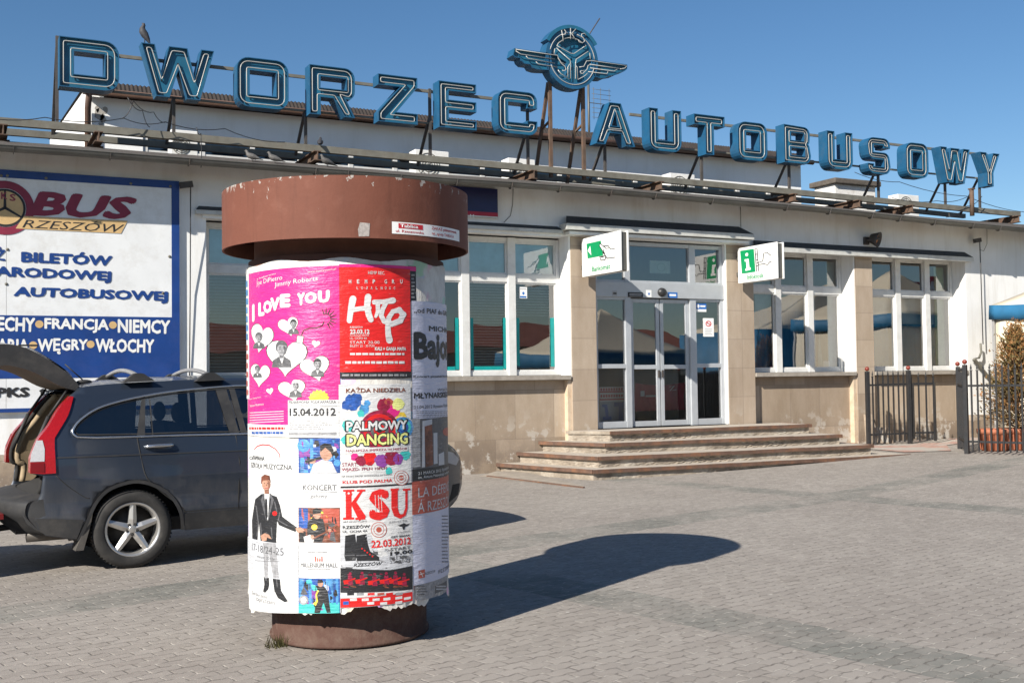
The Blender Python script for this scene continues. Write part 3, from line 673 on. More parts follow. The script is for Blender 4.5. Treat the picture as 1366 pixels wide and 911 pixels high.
# ================================================================== ENTRANCE STEPS
def steps():
    t = thing('entrance_steps', (12, -1, 0), 'worn concrete entrance steps with rusty iron nosings below the glass doors', 'steps')
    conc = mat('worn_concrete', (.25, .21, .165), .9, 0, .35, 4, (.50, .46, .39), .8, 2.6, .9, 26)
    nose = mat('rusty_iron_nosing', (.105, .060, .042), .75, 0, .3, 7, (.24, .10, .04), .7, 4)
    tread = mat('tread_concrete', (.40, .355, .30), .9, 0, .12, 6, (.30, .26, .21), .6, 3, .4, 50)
    # left at wall, left front corner, right front corner, right at wall (per step, lowest first)
    st = [(.165, (8.46, .14), (9.09, -2.06), (15.54, -2.52), (15.75, -.04)), (.340, (8.86, .14), (9.39, -1.74), (15.02, -2.14), (15.2, -.04)),
          (.515, (9.30, .14), (9.89, -1.16), (14.76, -1.62), (14.9, -.04)), (.690, (9.74, -.002), (10.27, -.70), (14.62, -.96), (14.66, -.04))]
    zb = -.25
    for i, (z, a, b, c, d) in enumerate(st):
        y_in = .14 if i < 3 else -.003
        mb = MB(); outl = [a, b, c, d, (d[0], -.006), (9.92, -.006)] + ([(9.85, y_in)] if i < 3 else [])
        sh = lambda p, k: (p[0], p[1])
        # riser body a touch inside the nosing, roughened
        body = inset(outl, .03); n = 0; pts = []
        for p, q in zip(body, body[1:]+body[:1]):
            L = math.dist(p, q); m_ = max(1, int(L/.06)); e = (Vector(q)-Vector(p)); nn = Vector((e.y, -e.x)).normalized()
            for k in range(m_): pts.append((p[0]+e.x*k/m_, p[1]+e.y*k/m_, nn))
        rnd = random.Random(i); rows = 5; z0 = zb if i == 0 else st[i-1][0]-.01; V = []; ph = [rnd.uniform(0, 6) for _ in range(6)]
        for r in range(rows+1):
            for k, (x, y, nn) in enumerate(pts):
                w = .5+.5*math.sin(k*.11+ph[0])*math.sin(k*.037+ph[1]); dd = -.05*max(0, w-.3)*abs(math.sin(k*.9+r*1.3+ph[2]))-.010*rnd.random()*(1 if r < rows else 0)
                if r == rows: dd = -.006
                V.append((x+nn.x*dd, y+nn.y*dd, lerp(z0, z-.052, r/rows)))
        K = len(pts); mb.add(V, [(r*K+k, r*K+(k+1) % K, (r+1)*K+(k+1) % K, (r+1)*K+k) for r in range(rows) for k in range(K)], 0)
        mb.prism([inset(outl, .012)], lambda u, v, q: (u, v, q), z-.055, z, 0, 0)
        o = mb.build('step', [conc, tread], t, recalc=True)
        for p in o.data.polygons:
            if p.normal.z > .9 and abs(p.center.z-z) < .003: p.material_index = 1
        nb = MB(); ed = [a, b, c, d] if i else [a, b, c]
        for p, q in zip(ed, ed[1:]):
            p_, q_ = Vector((*p, z-.026)), Vector((*q, z-.026)); L = (q_-p_).length; ns = max(1, int(L/.5)); e = (q_-p_)/ns
            for k in range(ns):
                if i == 3 and p == a: continue
                jj = Vector((0, 0, rnd.uniform(-.003, .003))); nb.bar(p_+e*k+jj, p_+e*(k+1)+jj, .034, .060, 0)
        nb.build('nosing', nose, o)
    # loose kerb strip lying at the left foot of the steps
    kb = MB(); p, q = atZ(650, 636, .0), atZ(779, 651, .0); kb.add([(p.x-.1, p.y+.1, .004), (q.x, q.y, .004), (q.x+.12, q.y+.2, .012), (8.75, -.35, .045), (8.35, -.05, .05)], [(0, 1, 2, 3, 4)], 0); kb.bar((p.x-.0, p.y+.0, .014), (q.x, q.y, .008), .035, .024, 1)
    o = kb.build('kerb_strip', [mat('sunken_concrete', (.27, .235, .195), .9, 0, .2, 6), nose], None, root=(p.x, p.y, 0)); tag(o, 'low sunken concrete edge with a rusty strip at the left foot of the entrance steps', 'kerb')
    return t
steps()
# reddish pavers in the gateway
pm, nt, bs = nmat('reddish_pavers'); p = pos(nt); sp = N(nt, 'ShaderNodeTexBrick'); nt.links.new(p, sp.inputs['Vector'])
for k, v in (('Scale', 1.0), ('Mortar Size', .006), ('Brick Width', .2), ('Row Height', .1)): sp.inputs[k].default_value = v
sp.inputs['Color1'].default_value = (.36, .20, .16, 1); sp.inputs['Color2'].default_value = (.42, .28, .23, 1); sp.inputs['Mortar'].default_value = (.25, .2, .17, 1)
c = mixc(nt, ramp(nt, noise(nt, p, 1.2, 3), .46, .54), sp.outputs[0], (.36, .33, .29)); nt.links.new(c, bs.inputs['Base Color']); bs.inputs['Roughness'].default_value = .85
a = atZ(1182, 607, .19); b = atZ(1285, 600, .2); mb = MB(); mb.add([(15.75, -2.2, .004), (16.5, -2.6, .004), (17.5, -1.6, .004), (20, -.6, .004), (20, -.05, .004), (16.0, -.05, .004)], [(0, 1, 2, 3, 4, 5)])
mb.v = [(x, y, ground_z(x, y)+.012) for x, y, z in mb.v]
tag(mb.build('red_paving', pm), kind='structure')
# leaning slabs beside the pilaster
def slab(pts, y0, lean, label):
    mb = MB(); mb.prism([pts], lambda u, v, q: (u, y0+q-(v-.2)*lean*-1, v), 0, .05); return tag(mb.build('stone_slab', M['pilaster'], None, root=(pts[0][0], y0, .2), bevel=.004), label, 'slab')
slab([(16.70, .17), (17.05, .17), (17.05, .80), (16.86, .80)], -.30, .35, 'tall broken stone slab leaning against the pilaster base behind the gate post')
slab([(16.78, .17), (17.30, .17), (17.30, .52), (16.92, .54)], -.42, .35, 'shorter broken stone slab leaning in front of the taller one by the gate post')

# ================================================================== SIGNS ON THE FACADE
_tick = [0]
def facade_fn(Y):
    _tick[0] += 1; e = (_tick[0] % 60)*5e-5
    return lambda u, v, d: (u, Y-d-e, v)
def ptext(mb, st, x0, y0, x1, y1, Y, m, bold=.0, shear=0.0, d=.0):
    a, b, c, e = px_rect(x0, y0, x1, y1, Y); mb.text(st, (a, c, b, e), facade_fn(Y), m, bold, shear, d)
def px_quad_text(mb, st, q, Y, m, bold=0.0, shear=0.0, d=0.0):
    """text laid in a quad of four photograph points: bottom-left, bottom-right, top-right, top-left"""
    _tick[0] += 1; d += (_tick[0] % 60)*5e-5; P = [atY(x, y, Y) for x, y in q]; vs, fs = glyphs(st, bold, shear)
    out = []
    for a, b, e in vs:
        p = P[0].lerp(P[1], a).lerp(P[3].lerp(P[2], a), b); out.append((p.x, Y-d-e, p.z))
    mb.add(out, fs, m)
def ppoly(mb, pts, Y, m, d=0.0, holes=()):
    L = [[(atY(x, y, Y).x, atY(x, y, Y).z) for x, y in q] for q in (pts, *holes)]
    mb.poly(L, facade_fn(Y), m, d)
YS = -.06
bx0, bx1, bz0, bz1 = -1.6, 3.05, 1.255, 4.70
B_ = thing('billboard', (1, YS, bz0), 'large white and blue bus ticket billboard fixed to the station wall above the car', 'billboard')
panel_m = mat('white_sheet_panel', (.70, .71, .71), .35, 0, .05, 3, (.45, .42, .37), .35, 5)
mb = MB(); z1 = 2.63; z2 = 1.735
mb.box(bx0, .66, YS, -.004, bz0, bz1); mb.box(.664, bx1, YS, -.004, bz0, bz1)
mb.build('panel', panel_m, B_)
mb = MB(); w = .115
mb.box(bx0, bx1, YS-.005, YS-.0005, bz1-w, bz1); mb.box(bx1-w, bx1, YS-.005, YS-.0005, z2, bz1-w-.0005); mb.box(bx0, bx1-w-.0005, YS-.005, YS-.0005, z2, z1); mb.box(bx0, bx1-.1, YS-.005, YS-.0005, bz0, bz0+.055)
mb.build('blue_border', M['blue_sign'], B_)
Y = YS-.007
z5 = lambda x, y: (x/4.553, 200+y/4.555); z6 = lambda x, y: (x/4.139, 380+y/4.139)
mb = MB()
def q5(pts): return [z5(*p) for p in pts]
px_quad_text(mb, 'BUS', q5([(170, 400), (775, 425), (850, 290), (240, 250)]), Y, 2, .055, .0, .0)
ppoly(mb, q5([(145, 402), (775, 432), (735, 508), (95, 478)]), Y, 1)
px_quad_text(mb, 'RZESZÓW', q5([(135, 472), (735, 504), (762, 442), (155, 412)]), Y, 3, .0, .12, .002)
c = z5(30, 352); cc = atY(*c, Y); R1 = .385
fnb = lambda u, v, d: (cc.x+u, Y-d, cc.z+v)
mb.poly([circle(0, 0, R1, 40), circle(0, 0, R1*.72, 40)], fnb, 2); mb.poly([circle(0, 0, R1*.70, 36)], fnb, 1, .0005)
mb.poly([circle(0, 0, R1*.70, 36), circle(0, 0, R1*.62, 36)], fnb, 3, .001)
for ang in (90, 210, 330): mb.poly([[(math.cos(rad(ang+sg*90))*.02*k+math.cos(rad(ang))*r, math.sin(rad(ang+sg*90))*.02*k+math.sin(rad(ang))*r) for r, sg, k in ((.0, 1, 1), (.0, -1, 1), (R1*.64, -1, .6), (R1*.64, 1, .6))]], fnb, 3, .0015)
for i, ch in enumerate('PKS'): mb.text(ch, (-.16+i*.11, .10+(.02 if i == 1 else 0), -.08+i*.11, .20+(.02 if i == 1 else 0)), fnb, 2, .03, 0, .0025)
LM = [M['white'], mat('sign_tan', (.55, .37, .17), .5), mat('sign_maroon', (.22, .018, .045), .5), M['black'], M['blue_sign'], M['white_paint']]
mb.build('logo', LM, B_, recalc=False); mb = MB()
px_quad_text(mb, 'Ż', q5([(-40, 672), (32, 676), (32, 590), (-40, 586)]), Y, 4, .05)
px_quad_text(mb, 'BILETÓW', q5([(128, 683), (675, 706), (687, 630), (128, 603)]), Y, 4, .06)
px_quad_text(mb, 'ARODOWEJ', q5([(-30, 785), (675, 812), (678, 738), (-30, 705)]), Y, 4, .06)
px_quad_text(mb, 'AUTOBUSOWEJ', q5([(78, 905), (1020, 935), (1022, 860), (88, 830)]), Y, 4, .06)
mb.build('lettering', LM, B_, recalc=False); mb = MB()
px_quad_text(mb, 'CZECHY', [z6(-130, 250), z6(192, 262), z6(195, 182), z6(-130, 170)], Y, 5, .045)
px_quad_text(mb, 'FRANCJA', [z6(245, 260), z6(600, 268), z6(603, 190), z6(245, 182)], Y, 5, .045)
px_quad_text(mb, 'NIEMCY', [z6(650, 265), z6(938, 272), z6(940, 195), z6(650, 188)], Y, 5, .045)
px_quad_text(mb, 'ARIA', [z6(-15, 368), z6(160, 371), z6(160, 300), z6(-15, 296)], Y, 5, .045)
px_quad_text(mb, 'WĘGRY', [z6(208, 390), z6(482, 374), z6(485, 297), z6(208, 293)], Y, 5, .045)
px_quad_text(mb, 'WŁOCHY', [z6(527, 372), z6(850, 376), z6(852, 300), z6(527, 296)], Y, 5, .045)
for x, y in ((217, 217), (623, 222), (183, 333), (500, 328)):
    p = atY(*z6(x, y), Y); mb.poly([circle(p.x, p.z, .055, 16)], facade_fn(Y), 1, .001)
mb.build('lettering', LM, B_, recalc=False); mb = MB()
px_quad_text(mb, 'PKS', [z6(-22, 622), z6(162, 618), z6(164, 564), z6(-20, 566)], Y, 3, .06)
mb.build('lettering', LM, B_, recalc=False); mb = MB()
px_quad_text(mb, 'tel.', [z6(215, 615), z6(352, 612), z6(352, 560), z6(215, 562)], Y, 3, .06)
mb.build('lettering', LM, B_, recalc=False)
mb = MB()
for x, y in ((8, 157), (45, 157), (280, 172), (795, 205), (1035, 222), (45, 605), (1030, 648), (38, 815), (990, 870)):
    p = atY(*z5(x, y), Y); mb.lathe([(0, .012), (.018, .008), (.022, 0)], (0, 0, 0), 10); 
    n = 30; mb.v[-n:] = [(p.x+a, Y+.004-c, p.z+b) for a, b, c in mb.v[-n:]]
mb.build_each('rivet', M['steel_grey'], B_)

# navy sign half hidden by the column
a, b, c, d = px_rect(560, 250, 664, 293, -.07)
NS = thing('wall_sign', ((a+b)/2, -.06, c), 'dark navy sign with a red bottom stripe above the window behind the column', 'sign')
a -= .2; zt = 4.935; zr = 4.52; c = 4.43
mb = MB(); mb.box(a, b, -.07, -.004, zr, zt); mb.build('navy_panel', mat('navy', (.008, .012, .07), .4), NS)
mb = MB(); mb.box(a, b, -.0705, -.004, c+.02, zr-.0005); px_quad_text(mb, 'H', [(627, 290.5), (632, 291), (632.2, 286.3), (627, 286)], -.072, 1, .03); mb.build('red_stripe', [mat('sign_red', (.33, .008, .03), .4), M['white']], NS)
mb = MB(); mb.box(a-.01, b+.01, -.075, -.004, c, c+.0195); mb.build('edge_strip', M['white_metal'], NS)

# projecting light boxes
def box_sign(px_in, px_out, x_fac, label, pic, word, name):
    """a box standing out at right angles from the wall; its left face carries the picture"""
    (xi, yt0, yb0), (xo, yt1, yb1) = px_in, px_out
    x_fac = atY(xi, (yt0+yb0)/2, -.10).x
    # solve how far the inner and outer edges stand from the wall at X = x_fac
    pi, po = atX(xi, (yt0+yb0)/2, x_fac), atX(xo, (yt1+yb1)/2, x_fac)
    y0, y1 = pi.y, po.y
    zt = (atX(xi, yt0, x_fac).z+atX(xo, yt1, x_fac).z)/2; zb = (atX(xi, yb0, x_fac).z+atX(xo, yb1, x_fac).z)/2
    th = .17; t = thing('projecting_sign', (x_fac, 0, zb), label, 'sign')
    mb = MB(); mb.box(x_fac, x_fac+.028, y1, y0, zb, zt); mb.box(x_fac+.0285, x_fac+th-.0285, y1+.025, y0-.02, zb+.02, zt-.02, 1); mb.box(x_fac+th-.028, x_fac+th, y1, y0, zb, zt)
    mb.build('light_box', [M['white_paint'], M['zinc']], t, bevel=.006)
    mb = MB(); mb.box(x_fac+.04, x_fac+.12, y0, -.003, zb+.15, zb+.22); mb.box(x_fac+.04, x_fac+.12, y0, -.003, zt-.22, zt-.15); mb.build_each('bracket', M['zinc'], t)
    mb = MB(); fn = lambda u, v, d: (x_fac-.003-d, lerp(y0, y1, u), lerp(zb, zt, v)); pic(mb, fn)
    if word: mb.text(word[0], word[1], fn, 0, .022)
    mb.build('print', [M['green'], M['white'], M['black']], t, recalc=False)
    return t
def ribbon(mb, fn, pts, w, m, d=.001):
    L, R = stroke(pts, w)
    for i in range(len(pts)-1): mb.poly([[tuple(L[i]), tuple(L[i+1]), tuple(R[i+1]), tuple(R[i])]], fn, m, d)
def uvq(quad):
    """maps zoomed pixel coordinates of a sign face to its 0..1 square"""
    (x0, yt0, yb0), (x1, yt1, yb1) = quad
    def f(x, y):
        u = (x-x0)/(x1-x0); yt = lerp(yt0, yt1, u); yb = lerp(yb0, yb1, u); return (u, (yb-y)/(yb-yt))
    return f
def bank(mb, fn):
    k = uvq(((330, 355, 822), (800, 247, 737)))
    mb.poly([[k(*p) for p in ((393, 412), (570, 372), (597, 555), (405, 592))]], fn, 0)
    mb.poly([[k(*p) for p in ((408, 496), (440, 437), (452, 552))]], fn, 1, .001)
    mb.poly([[k(*p) for p in ((553, 440), (568, 412), (612, 462), (735, 478), (735, 580), (640, 580))]], fn, 1, .0008)
    for q in ([(556, 400), (600, 440), (640, 470), (665, 462)], [(600, 440), (655, 432), (690, 478), (735, 468)], [(550, 430), (645, 588), (735, 575)], [(550, 575), (610, 560), (622, 540), (590, 520)], [(560, 585), (570, 612), (620, 605), (625, 575)], [(575, 575), (600, 568)], [(600, 480), (630, 580)]):
        ribbon(mb, fn, [k(*p) for p in q], .020, 2, .002)
def info(mb, fn):
    k = uvq(((222, 385, 812), (700, 290, 735)))
    mb.poly([[k(*p) for p in ((255, 412), (425, 382), (440, 662), (272, 692))]], fn, 0)
    mb.poly([[(a, b) for a, b in circle(*k(338, 455), .038, 16, .048)]], fn, 1, .001)
    mb.poly([[k(*p) for p in ((310, 515), (360, 505), (368, 612), (382, 610), (382, 640), (318, 655), (318, 628), (332, 625), (328, 540), (312, 543))]], fn, 1, .001)
    for q in ([(440, 380), (465, 375), (480, 652), (455, 658), (440, 380)], [(445, 450), (470, 445)], [(450, 520), (474, 515)], [(455, 590), (478, 585)], [(460, 555), (530, 530), (545, 435), (585, 422), (630, 460)], [(470, 575), (555, 560), (580, 580), (610, 540), (635, 532)]):
        ribbon(mb, fn, [k(*p) for p in q], .018, 2, .002)
zq = lambda ox, oy, s, pts: tuple((ox+x/s, oy+a/s, oy+b/s) for x, a, b in pts)
box_sign(*zq(740, 280, 9.108, ((330, 355, 822), (800, 247, 737))), 10.55, 'white projecting sign with a hand holding a green card, left of the glass doors', bank, ('Bankomat', (.27, .095, .74, .225)), 's')
box_sign(*zq(960, 290, 9.108, ((222, 385, 812), (700, 290, 735))), 13.95, 'white projecting sign with a green letter i, right of the glass doors', info, ('Infokiosk', (.24, .075, .66, .21)), 's')

# flood lamp, brackets, cables on the wall
FL = thing('flood_lamp', (17.25, -.1, 4.40), 'round dark flood lamp on the wall above the hood between the right windows', 'lamp')
mb = MB(); mb.tube([(17.05, -.02, 4.42), (17.05, -.16, 4.42), (17.22, -.24, 4.46)], .03, 8); mb.box(17.0, 17.12, -.06, -.003, 4.34, 4.5); mb.build('bracket', M['steel_dark'], FL)
mb = MB(); ax = Vector((.45, -.85, -.25)).normalized(); c0 = Vector((17.16, -.16, 4.45)); q = ax.to_track_quat('Z', 'Y')
def dish(prof, m): 
    k = MB(); k.lathe(prof, (0, 0, 0), 24, m); return [tuple(c0+q @ Vector(p)) for p in k.v], k.f
mb.add(*dish([(0, -.10), (.09, -.08), (.13, .02), (.165, .10), (.155, .10), (.12, .04), (0, .03)], 0), 0, True); mb.build('lamp_body', M['steel_dark'], FL)
mb = MB(); mb.add(*dish([(0, .062), (.06, .060), (.09, .05), (.10, .035)], 0), 0, True); mb.build('bulb', mat('orange_glass', (.45, .18, .08), .2), FL)
def cable(pts, label, r=.008, m=None, group=None):
    mb = MB(); mb.tube(pts, r, 5); return tag(mb.build('cable', m or M['black_metal'], None, root=pts[-1]), label, 'cable', group)
def wall_bracket(px0, px1, label, dx=-.16):
    p = atY(*px1, -.15); mb = MB(); mb.bar((p.x, -.003, p.z+.0), (p.x, -.15, p.z), .03, .03); mb.bar((p.x+dx, -.16, p.z-.02), (p.x+.03, -.16, p.z+.015), .07, .09)
    return tag(mb.build('wall_bracket', M['steel_dark'], None, root=(p.x, 0, p.z)), label, 'bracket'), p
_, p = wall_bracket(None, (254, 247), 'small dark cable bracket on the wall right of the billboard')
cable([(p.x, -.16, p.z), (p.x, -.14, p.z-.6), (p.x+.01, -.05, p.z-1.6), (p.x, -.02, p.z-2.9)], 'thin cable hanging from the bracket right of the billboard', .009)
_, p = wall_bracket(None, (1306, 321), 'small dark cable bracket high on the white wall near the right corner')
cable([(p.x, -.17, p.z), (p.x+.02, -.16, p.z-.9), (p.x+.04, -.15, p.z-2.3)], 'taut thin cable dropping from the bracket on the right white wall', .012)
g = atY(1308, 470, -.15); mb = MB(); mb.tube([(g.x+.02, -.14, g.z+.2), (g.x+.03, -.14, g.z), (g.x-.02, -.12, g.z-.13)], .025, 6); mb.bar((g.x-.13, -.08, g.z-.15), (g.x+.4, -.06, g.z-.62), .07, .05); mb.bar((g.x-.12, -.08, g.z-.14), (g.x+.05, -.08, g.z-.12), .03, .03)
tag(mb.build('cable_clamp', M['steel_grey'], None, root=(g.x, -.1, g.z-.5)), 'grey metal stay and clamp at the foot of the taut cable on the right wall', 'clamp')
cable([(p.x+.42, -.02, p.z+.35), (p.x+.36, -.06, p.z-.05), (p.x+.2, -.10, p.z-.22), (p.x+.02, -.14, p.z-.2)], 'thin cable looping from the gutter to the right wall bracket', .006, M['steel_grey'])

def wall_line(pts, label): cable([tuple(atY(x, y, -.008)) for x, y in pts], label, .005, M['steel_grey'])
wall_line([(684.5, 252), (684, 272), (681, 288), (672, 297)], 'thin cable running down the white wall right of the navy sign')
wall_line([(988, 276), (988.3, 303)], 'short vertical cable on the white wall above the right end of the entrance hood')
# ================================================================== ROOFTOP NEON SIGN
M['letter_face'] = mat('blue_letter_enamel', (.012, .112, .195), .45, 0, .22, 4, (.03, .08, .12), .6, 6)
M['letter_side'] = mat('blue_letter_side', (.009, .080, .170), .5, 0, .18, 3, (.04, .09, .15), .6, 5)
nm, nt, bs = nmat('unlit_neon_tube'); bs.inputs['Base Color'].default_value = (.36, .36, .34, 1); bs.inputs['Roughness'].default_value = .25; M['neon'] = nm
YF, YB = .16, .42                      # front and back of the channel letters
def arc(cx, cy, r, a0, a1, n=5): return [(cx+r*math.cos(rad(a0+(a1-a0)*i/n)), cy+r*math.sin(rad(a0+(a1-a0)*i/n))) for i in range(n+1)]
def rrect(x0, y0, x1, y1, r, c='1111'):
    o = []
    for f, cx, cy, a, X, Y in ((c[0], x0+r, y0+r, 180, x0, y0), (c[1], x1-r, y0+r, 270, x1, y0), (c[2], x1-r, y1-r, 0, x1, y1), (c[3], x0+r, y1-r, 90, x0, y1)):
        o += arc(cx, cy, r, a, a+90) if f == '1' else [(X, Y)]
    return o
def letter_shape(ch, w, h, s):
    """loops of a letter w wide and h high with stroke s; first the outline, then its holes"""
    if ch == 'D': return [rrect(0, 0, w, h, .20, '0110'), [(s, s), (w-s, s), (w-s, h-s), (s, h-s)]]
    if ch == 'O': return [rrect(0, 0, w, h, .19), [(s, s), (w-s, s), (w-s, h-s), (s, h-s)]]
    if ch == 'W':
        a = s*.98; t = .30*w; return [[(0, h), (a, h), (a+.075*w/.8, h*.42), (w*.5-.14, h*.99), (w*.5+.14, h*.99), (w-a-.075*w/.8, h*.42), (w-a, h), (w, h), (w-.20*w, 0), (w-.20*w-a, 0), (w*.5, h*.55), (.20*w+a, 0), (.20*w, 0)]]
    if ch == 'R': return [[(0, 0), (s, 0), (s, h*.36), (w*.52, h*.36), (w-s*.98, 0), (w, 0), (w-.16, h*.37)]+arc(w-.16, h*.54, .16, -70, 0, 4)+arc(w-.17, h-.17, .17, 0, 90, 5)+[(0, h)], [(s, h*.55), (w-s*.8, h*.55), (w-s*.8, h*.78), (s, h*.78)]]
    if ch == 'Z': return [[(0, 0), (w, 0), (w, s), (w*.46, s), (w, h-s*.9), (w, h), (0, h), (0, h-s), (w*.56, h-s), (0, s*.9)]]
    if ch == 'E': return [[(0, 0), (w, 0), (w, s*.85), (s, s*.85), (s, h*.39), (w, h*.39), (w, h*.61), (s, h*.61), (s, h-s*.85), (w, h-s*.85), (w, h), (0, h)]]
    if ch == 'C': return [[(w, s*1.25), (w-s, s*1.25), (w-s, s), (s, s), (s, h-s), (w-s, h-s), (w-s, h-s*1.4), (w, h-s*1.4)]+arc(w-.16, h-.16, .16, 0, 90, 4)+arc(.18, h-.18, .18, 90, 180, 5)+arc(.18, .18, .18, 180, 270, 5)+arc(w-.16, .16, .16, 270, 360, 4)]
    if ch == 'A': return [[(0, 0), (s, 0), (w*.355, h*.28), (w*.645, h*.28), (w-s, 0), (w, 0), (w*.5+s*.62, h), (w*.5-s*.62, h)], [(w*.405, h*.45), (w*.595, h*.45), (w*.5, h*.78)]]
    if ch == 'U': return [[(0, h)]+arc(.19, .19, .19, 180, 270, 5)+arc(w-.19, .19, .19, 270, 360, 5)+[(w, h), (w-s, h), (w-s, s), (s, s), (s, h)]]
    if ch == 'T': return [[(w/2-s/2, 0), (w/2+s/2, 0), (w/2+s/2, h-s), (w, h-s), (w, h), (0, h), (0, h-s), (w/2-s/2, h-s)]]
    if ch == 'B': return [[(0, 0)]+arc(w-.17, .17, .17, 270, 360, 5)+arc(w-.13, h*.42, .10, 0, 50, 2)+arc(w-.13, h*.62, .10, -50, 0, 2)+arc(w-.17, h-.17, .15, 0, 90, 5)+[(0, h)], [(s, s*.85), (w-s*.85, s*.85), (w-s*.85, h*.40), (s, h*.40)], [(s, h*.60), (w-s*.95, h*.60), (w-s*.95, h-s*.85), (s, h-s*.85)]]
    if ch == 'S': return [arc(.17, .17, .17, 180, 270, 4)+arc(w-.17, .17, .17, 270, 360, 4)+arc(w-.17, h*.60-.15, .15, 0, 90, 4)+[(s, h*.60), (s, h-s*.85), (w-s, h-s*.85), (w-s, h-s*1.15), (w, h-s*1.15)]+arc(w-.17, h-.17, .17, 0, 90, 4)+arc(.17, h-.17, .17, 90, 180, 4)+arc(.17, h*.40+.15, .15, 180, 270, 4)+[(w-s, h*.40), (w-s, s*.85), (s, s*.85), (s, s*1.15), (0, s*1.15)]]
    if ch == 'Y': return [[(w/2-s/2, 0), (w/2+s/2, 0), (w/2+s/2, h*.40), (w, h), (w-s*1.05, h), (w/2, h*.58), (s*1.05, h), (0, h), (w/2-s/2, h*.40)]]
FN = lambda u, v, d: (u, YB-d, v)
def channel_letter(ch, xl, xr, zb, zt, label, body=True):
    w, h = xr-xl, zt-zb; s = .205 if ch not in 'EBSRZ' else .185
    loops = letter_shape(ch, w, h, s); loops = [loops[0] if area(loops[0]) > 0 else loops[0][::-1]]+loops[1:]
    sh = [[(xl+u, zb+v) for u, v in l] for l in loops]
    t = thing('sign_letter', ((xl+xr)/2, YB, zb), label, 'letter', 'blue neon letters of the rooftop sign')
    mb = MB(); D = YB-YF; rim = .055
    mb.prism(sh, FN, 0.0, D-rim, 1, 1, caps=(True, False)); mb.poly(sh, FN, 0, D-rim)              # tray and its face
    ins = [inset(sh[0], .012)]+[inset(l, -.012) for l in sh[1:]]
    for l, k in zip(sh, ins):                                                                 # raised rim round every edge
        n = len(l); k2 = k if (area(k) > 0) == (area(l) > 0) else k[::-1]
        l2 = l if area(l) > 0 else l[::-1]
        k2 = inset(l, .012 if l is sh[0] else -.012)
        v = [FN(p[0], p[1], D-rim) for p in l2]+[FN(p[0], p[1], D) for p in l2]+[FN(p[0], p[1], D) for p in k2]+[FN(p[0], p[1], D-rim) for p in k2]
        for a in range(3): mb.add(v, [(a*n+i, a*n+(i+1) % n, (a+1)*n+(i+1) % n, (a+1)*n+i) for i in range(n)], 1)
    nb = MB(); off = .060 if ch not in 'EBSRZ' else .052
    for l in sh:
        q = inset(l, off if l is sh[0] else -off*.75)
        pts = []
        for i in range(len(q)):                                                             # soften the bends of the glass
            a, b, c = Vector(q[i-1]), Vector(q[i]), Vector(q[(i+1) % len(q)]); e1 = min(.03, (a-b).length*.4); e2 = min(.03, (c-b).length*.4)
            pts += [b+(a-b).normalized()*e1, b+((a-b).normalized()*e1+(c-b).normalized()*e2)*.22, b+(c-b).normalized()*e2]
        nb.tube([FN(p.x, p.y, D-.018) for p in pts], .0085, 6, True)
    nb.build('neon_tube', M['neon'], t)
    hb = mb
    for l in sh[:1]:                                                                        # dark tube sockets and cross ties
        q = inset(l, off)
        for i in range(0, len(q), max(1, len(q)//5)): p = q[i]; hb.bar(FN(p[0], p[1], D-rim-.004), FN(p[0], p[1], D-.018), .022, .022, 2)
    mb.build('letter_body', [M['letter_face'], M['letter_side'], M['black_metal']], t)
    return t
LET = [  # char, left px on the back edge, right px on the front edge, px at mid height, top px, bottom px at the middle, label
 ('D', 77, 159, 52.5, 119, 'large blue neon letter D at the left end of the rooftop sign'),
 ('W', 185, 286, 62.5, 131, 'large blue neon letter W of the first word with a bird perched on it'),
 ('O', 311, 385, 78.5, 144, 'large blue neon letter O between W and R of the first word'),
 ('R', 407, 473.5, 89, 154.5, 'large blue neon letter R, fourth letter of the first word'),
 ('Z', 497.6, 557, 101, 164, 'large blue neon letter Z of the first word'),
 ('E', 577.7, 635.5, 110, 171.5, 'large blue neon letter E between Z and C'),
 ('C', 655.7, 716.7, 121.5, 178.5, 'large blue neon letter C ending the first word beside the winged emblem'),
 ('A', 785, 847, 137, 193.5, 'blue neon letter A starting the second word right of the emblem'),
 ('U', 856, 909, 145.5, 201.5, 'blue neon letter U between A and T of the second word'),
 ('T', 915.6, 967, 153.5, 206, 'blue neon letter T of the second word'),
 ('O', 973.6, 1023.6, 163, 213.5, 'blue neon letter O between T and B in the second word'),
 ('B', 1034.8, 1081.5, 167, 217.5, 'blue neon letter B of the second word'),
 ('U', 1092, 1137.5, 175.5, 225.5, 'blue neon letter U between B and S in the second word'),
 ('S', 1145.5, 1187.6, 183.5, 231.5, 'blue neon letter S of the second word'),
 ('O', 1196.4, 1238.5, 190.5, 236.5, 'blue neon letter O between S and W in the second word'),
 ('W', 1242.5, 1294, 197, 243.5, 'smaller looking blue neon letter W near the right end of the rooftop sign'),
 ('Y', 1295, 1334, 203.5, 248, 'blue neon letter Y at the right end of the rooftop sign')]
for ch, xl, xr, yt, yb, label in LET:
    xm = (xl+xr)/2; k = (xl+62)*.012; xlf = atY(xl, (yt+yb)/2, YB).x; xrf = atY(xr, (yt+yb)/2, YF).x
    channel_letter(ch, xlf, xrf, atY(xm, yb, YF).z, atY(xm, yt, YF).z, label)

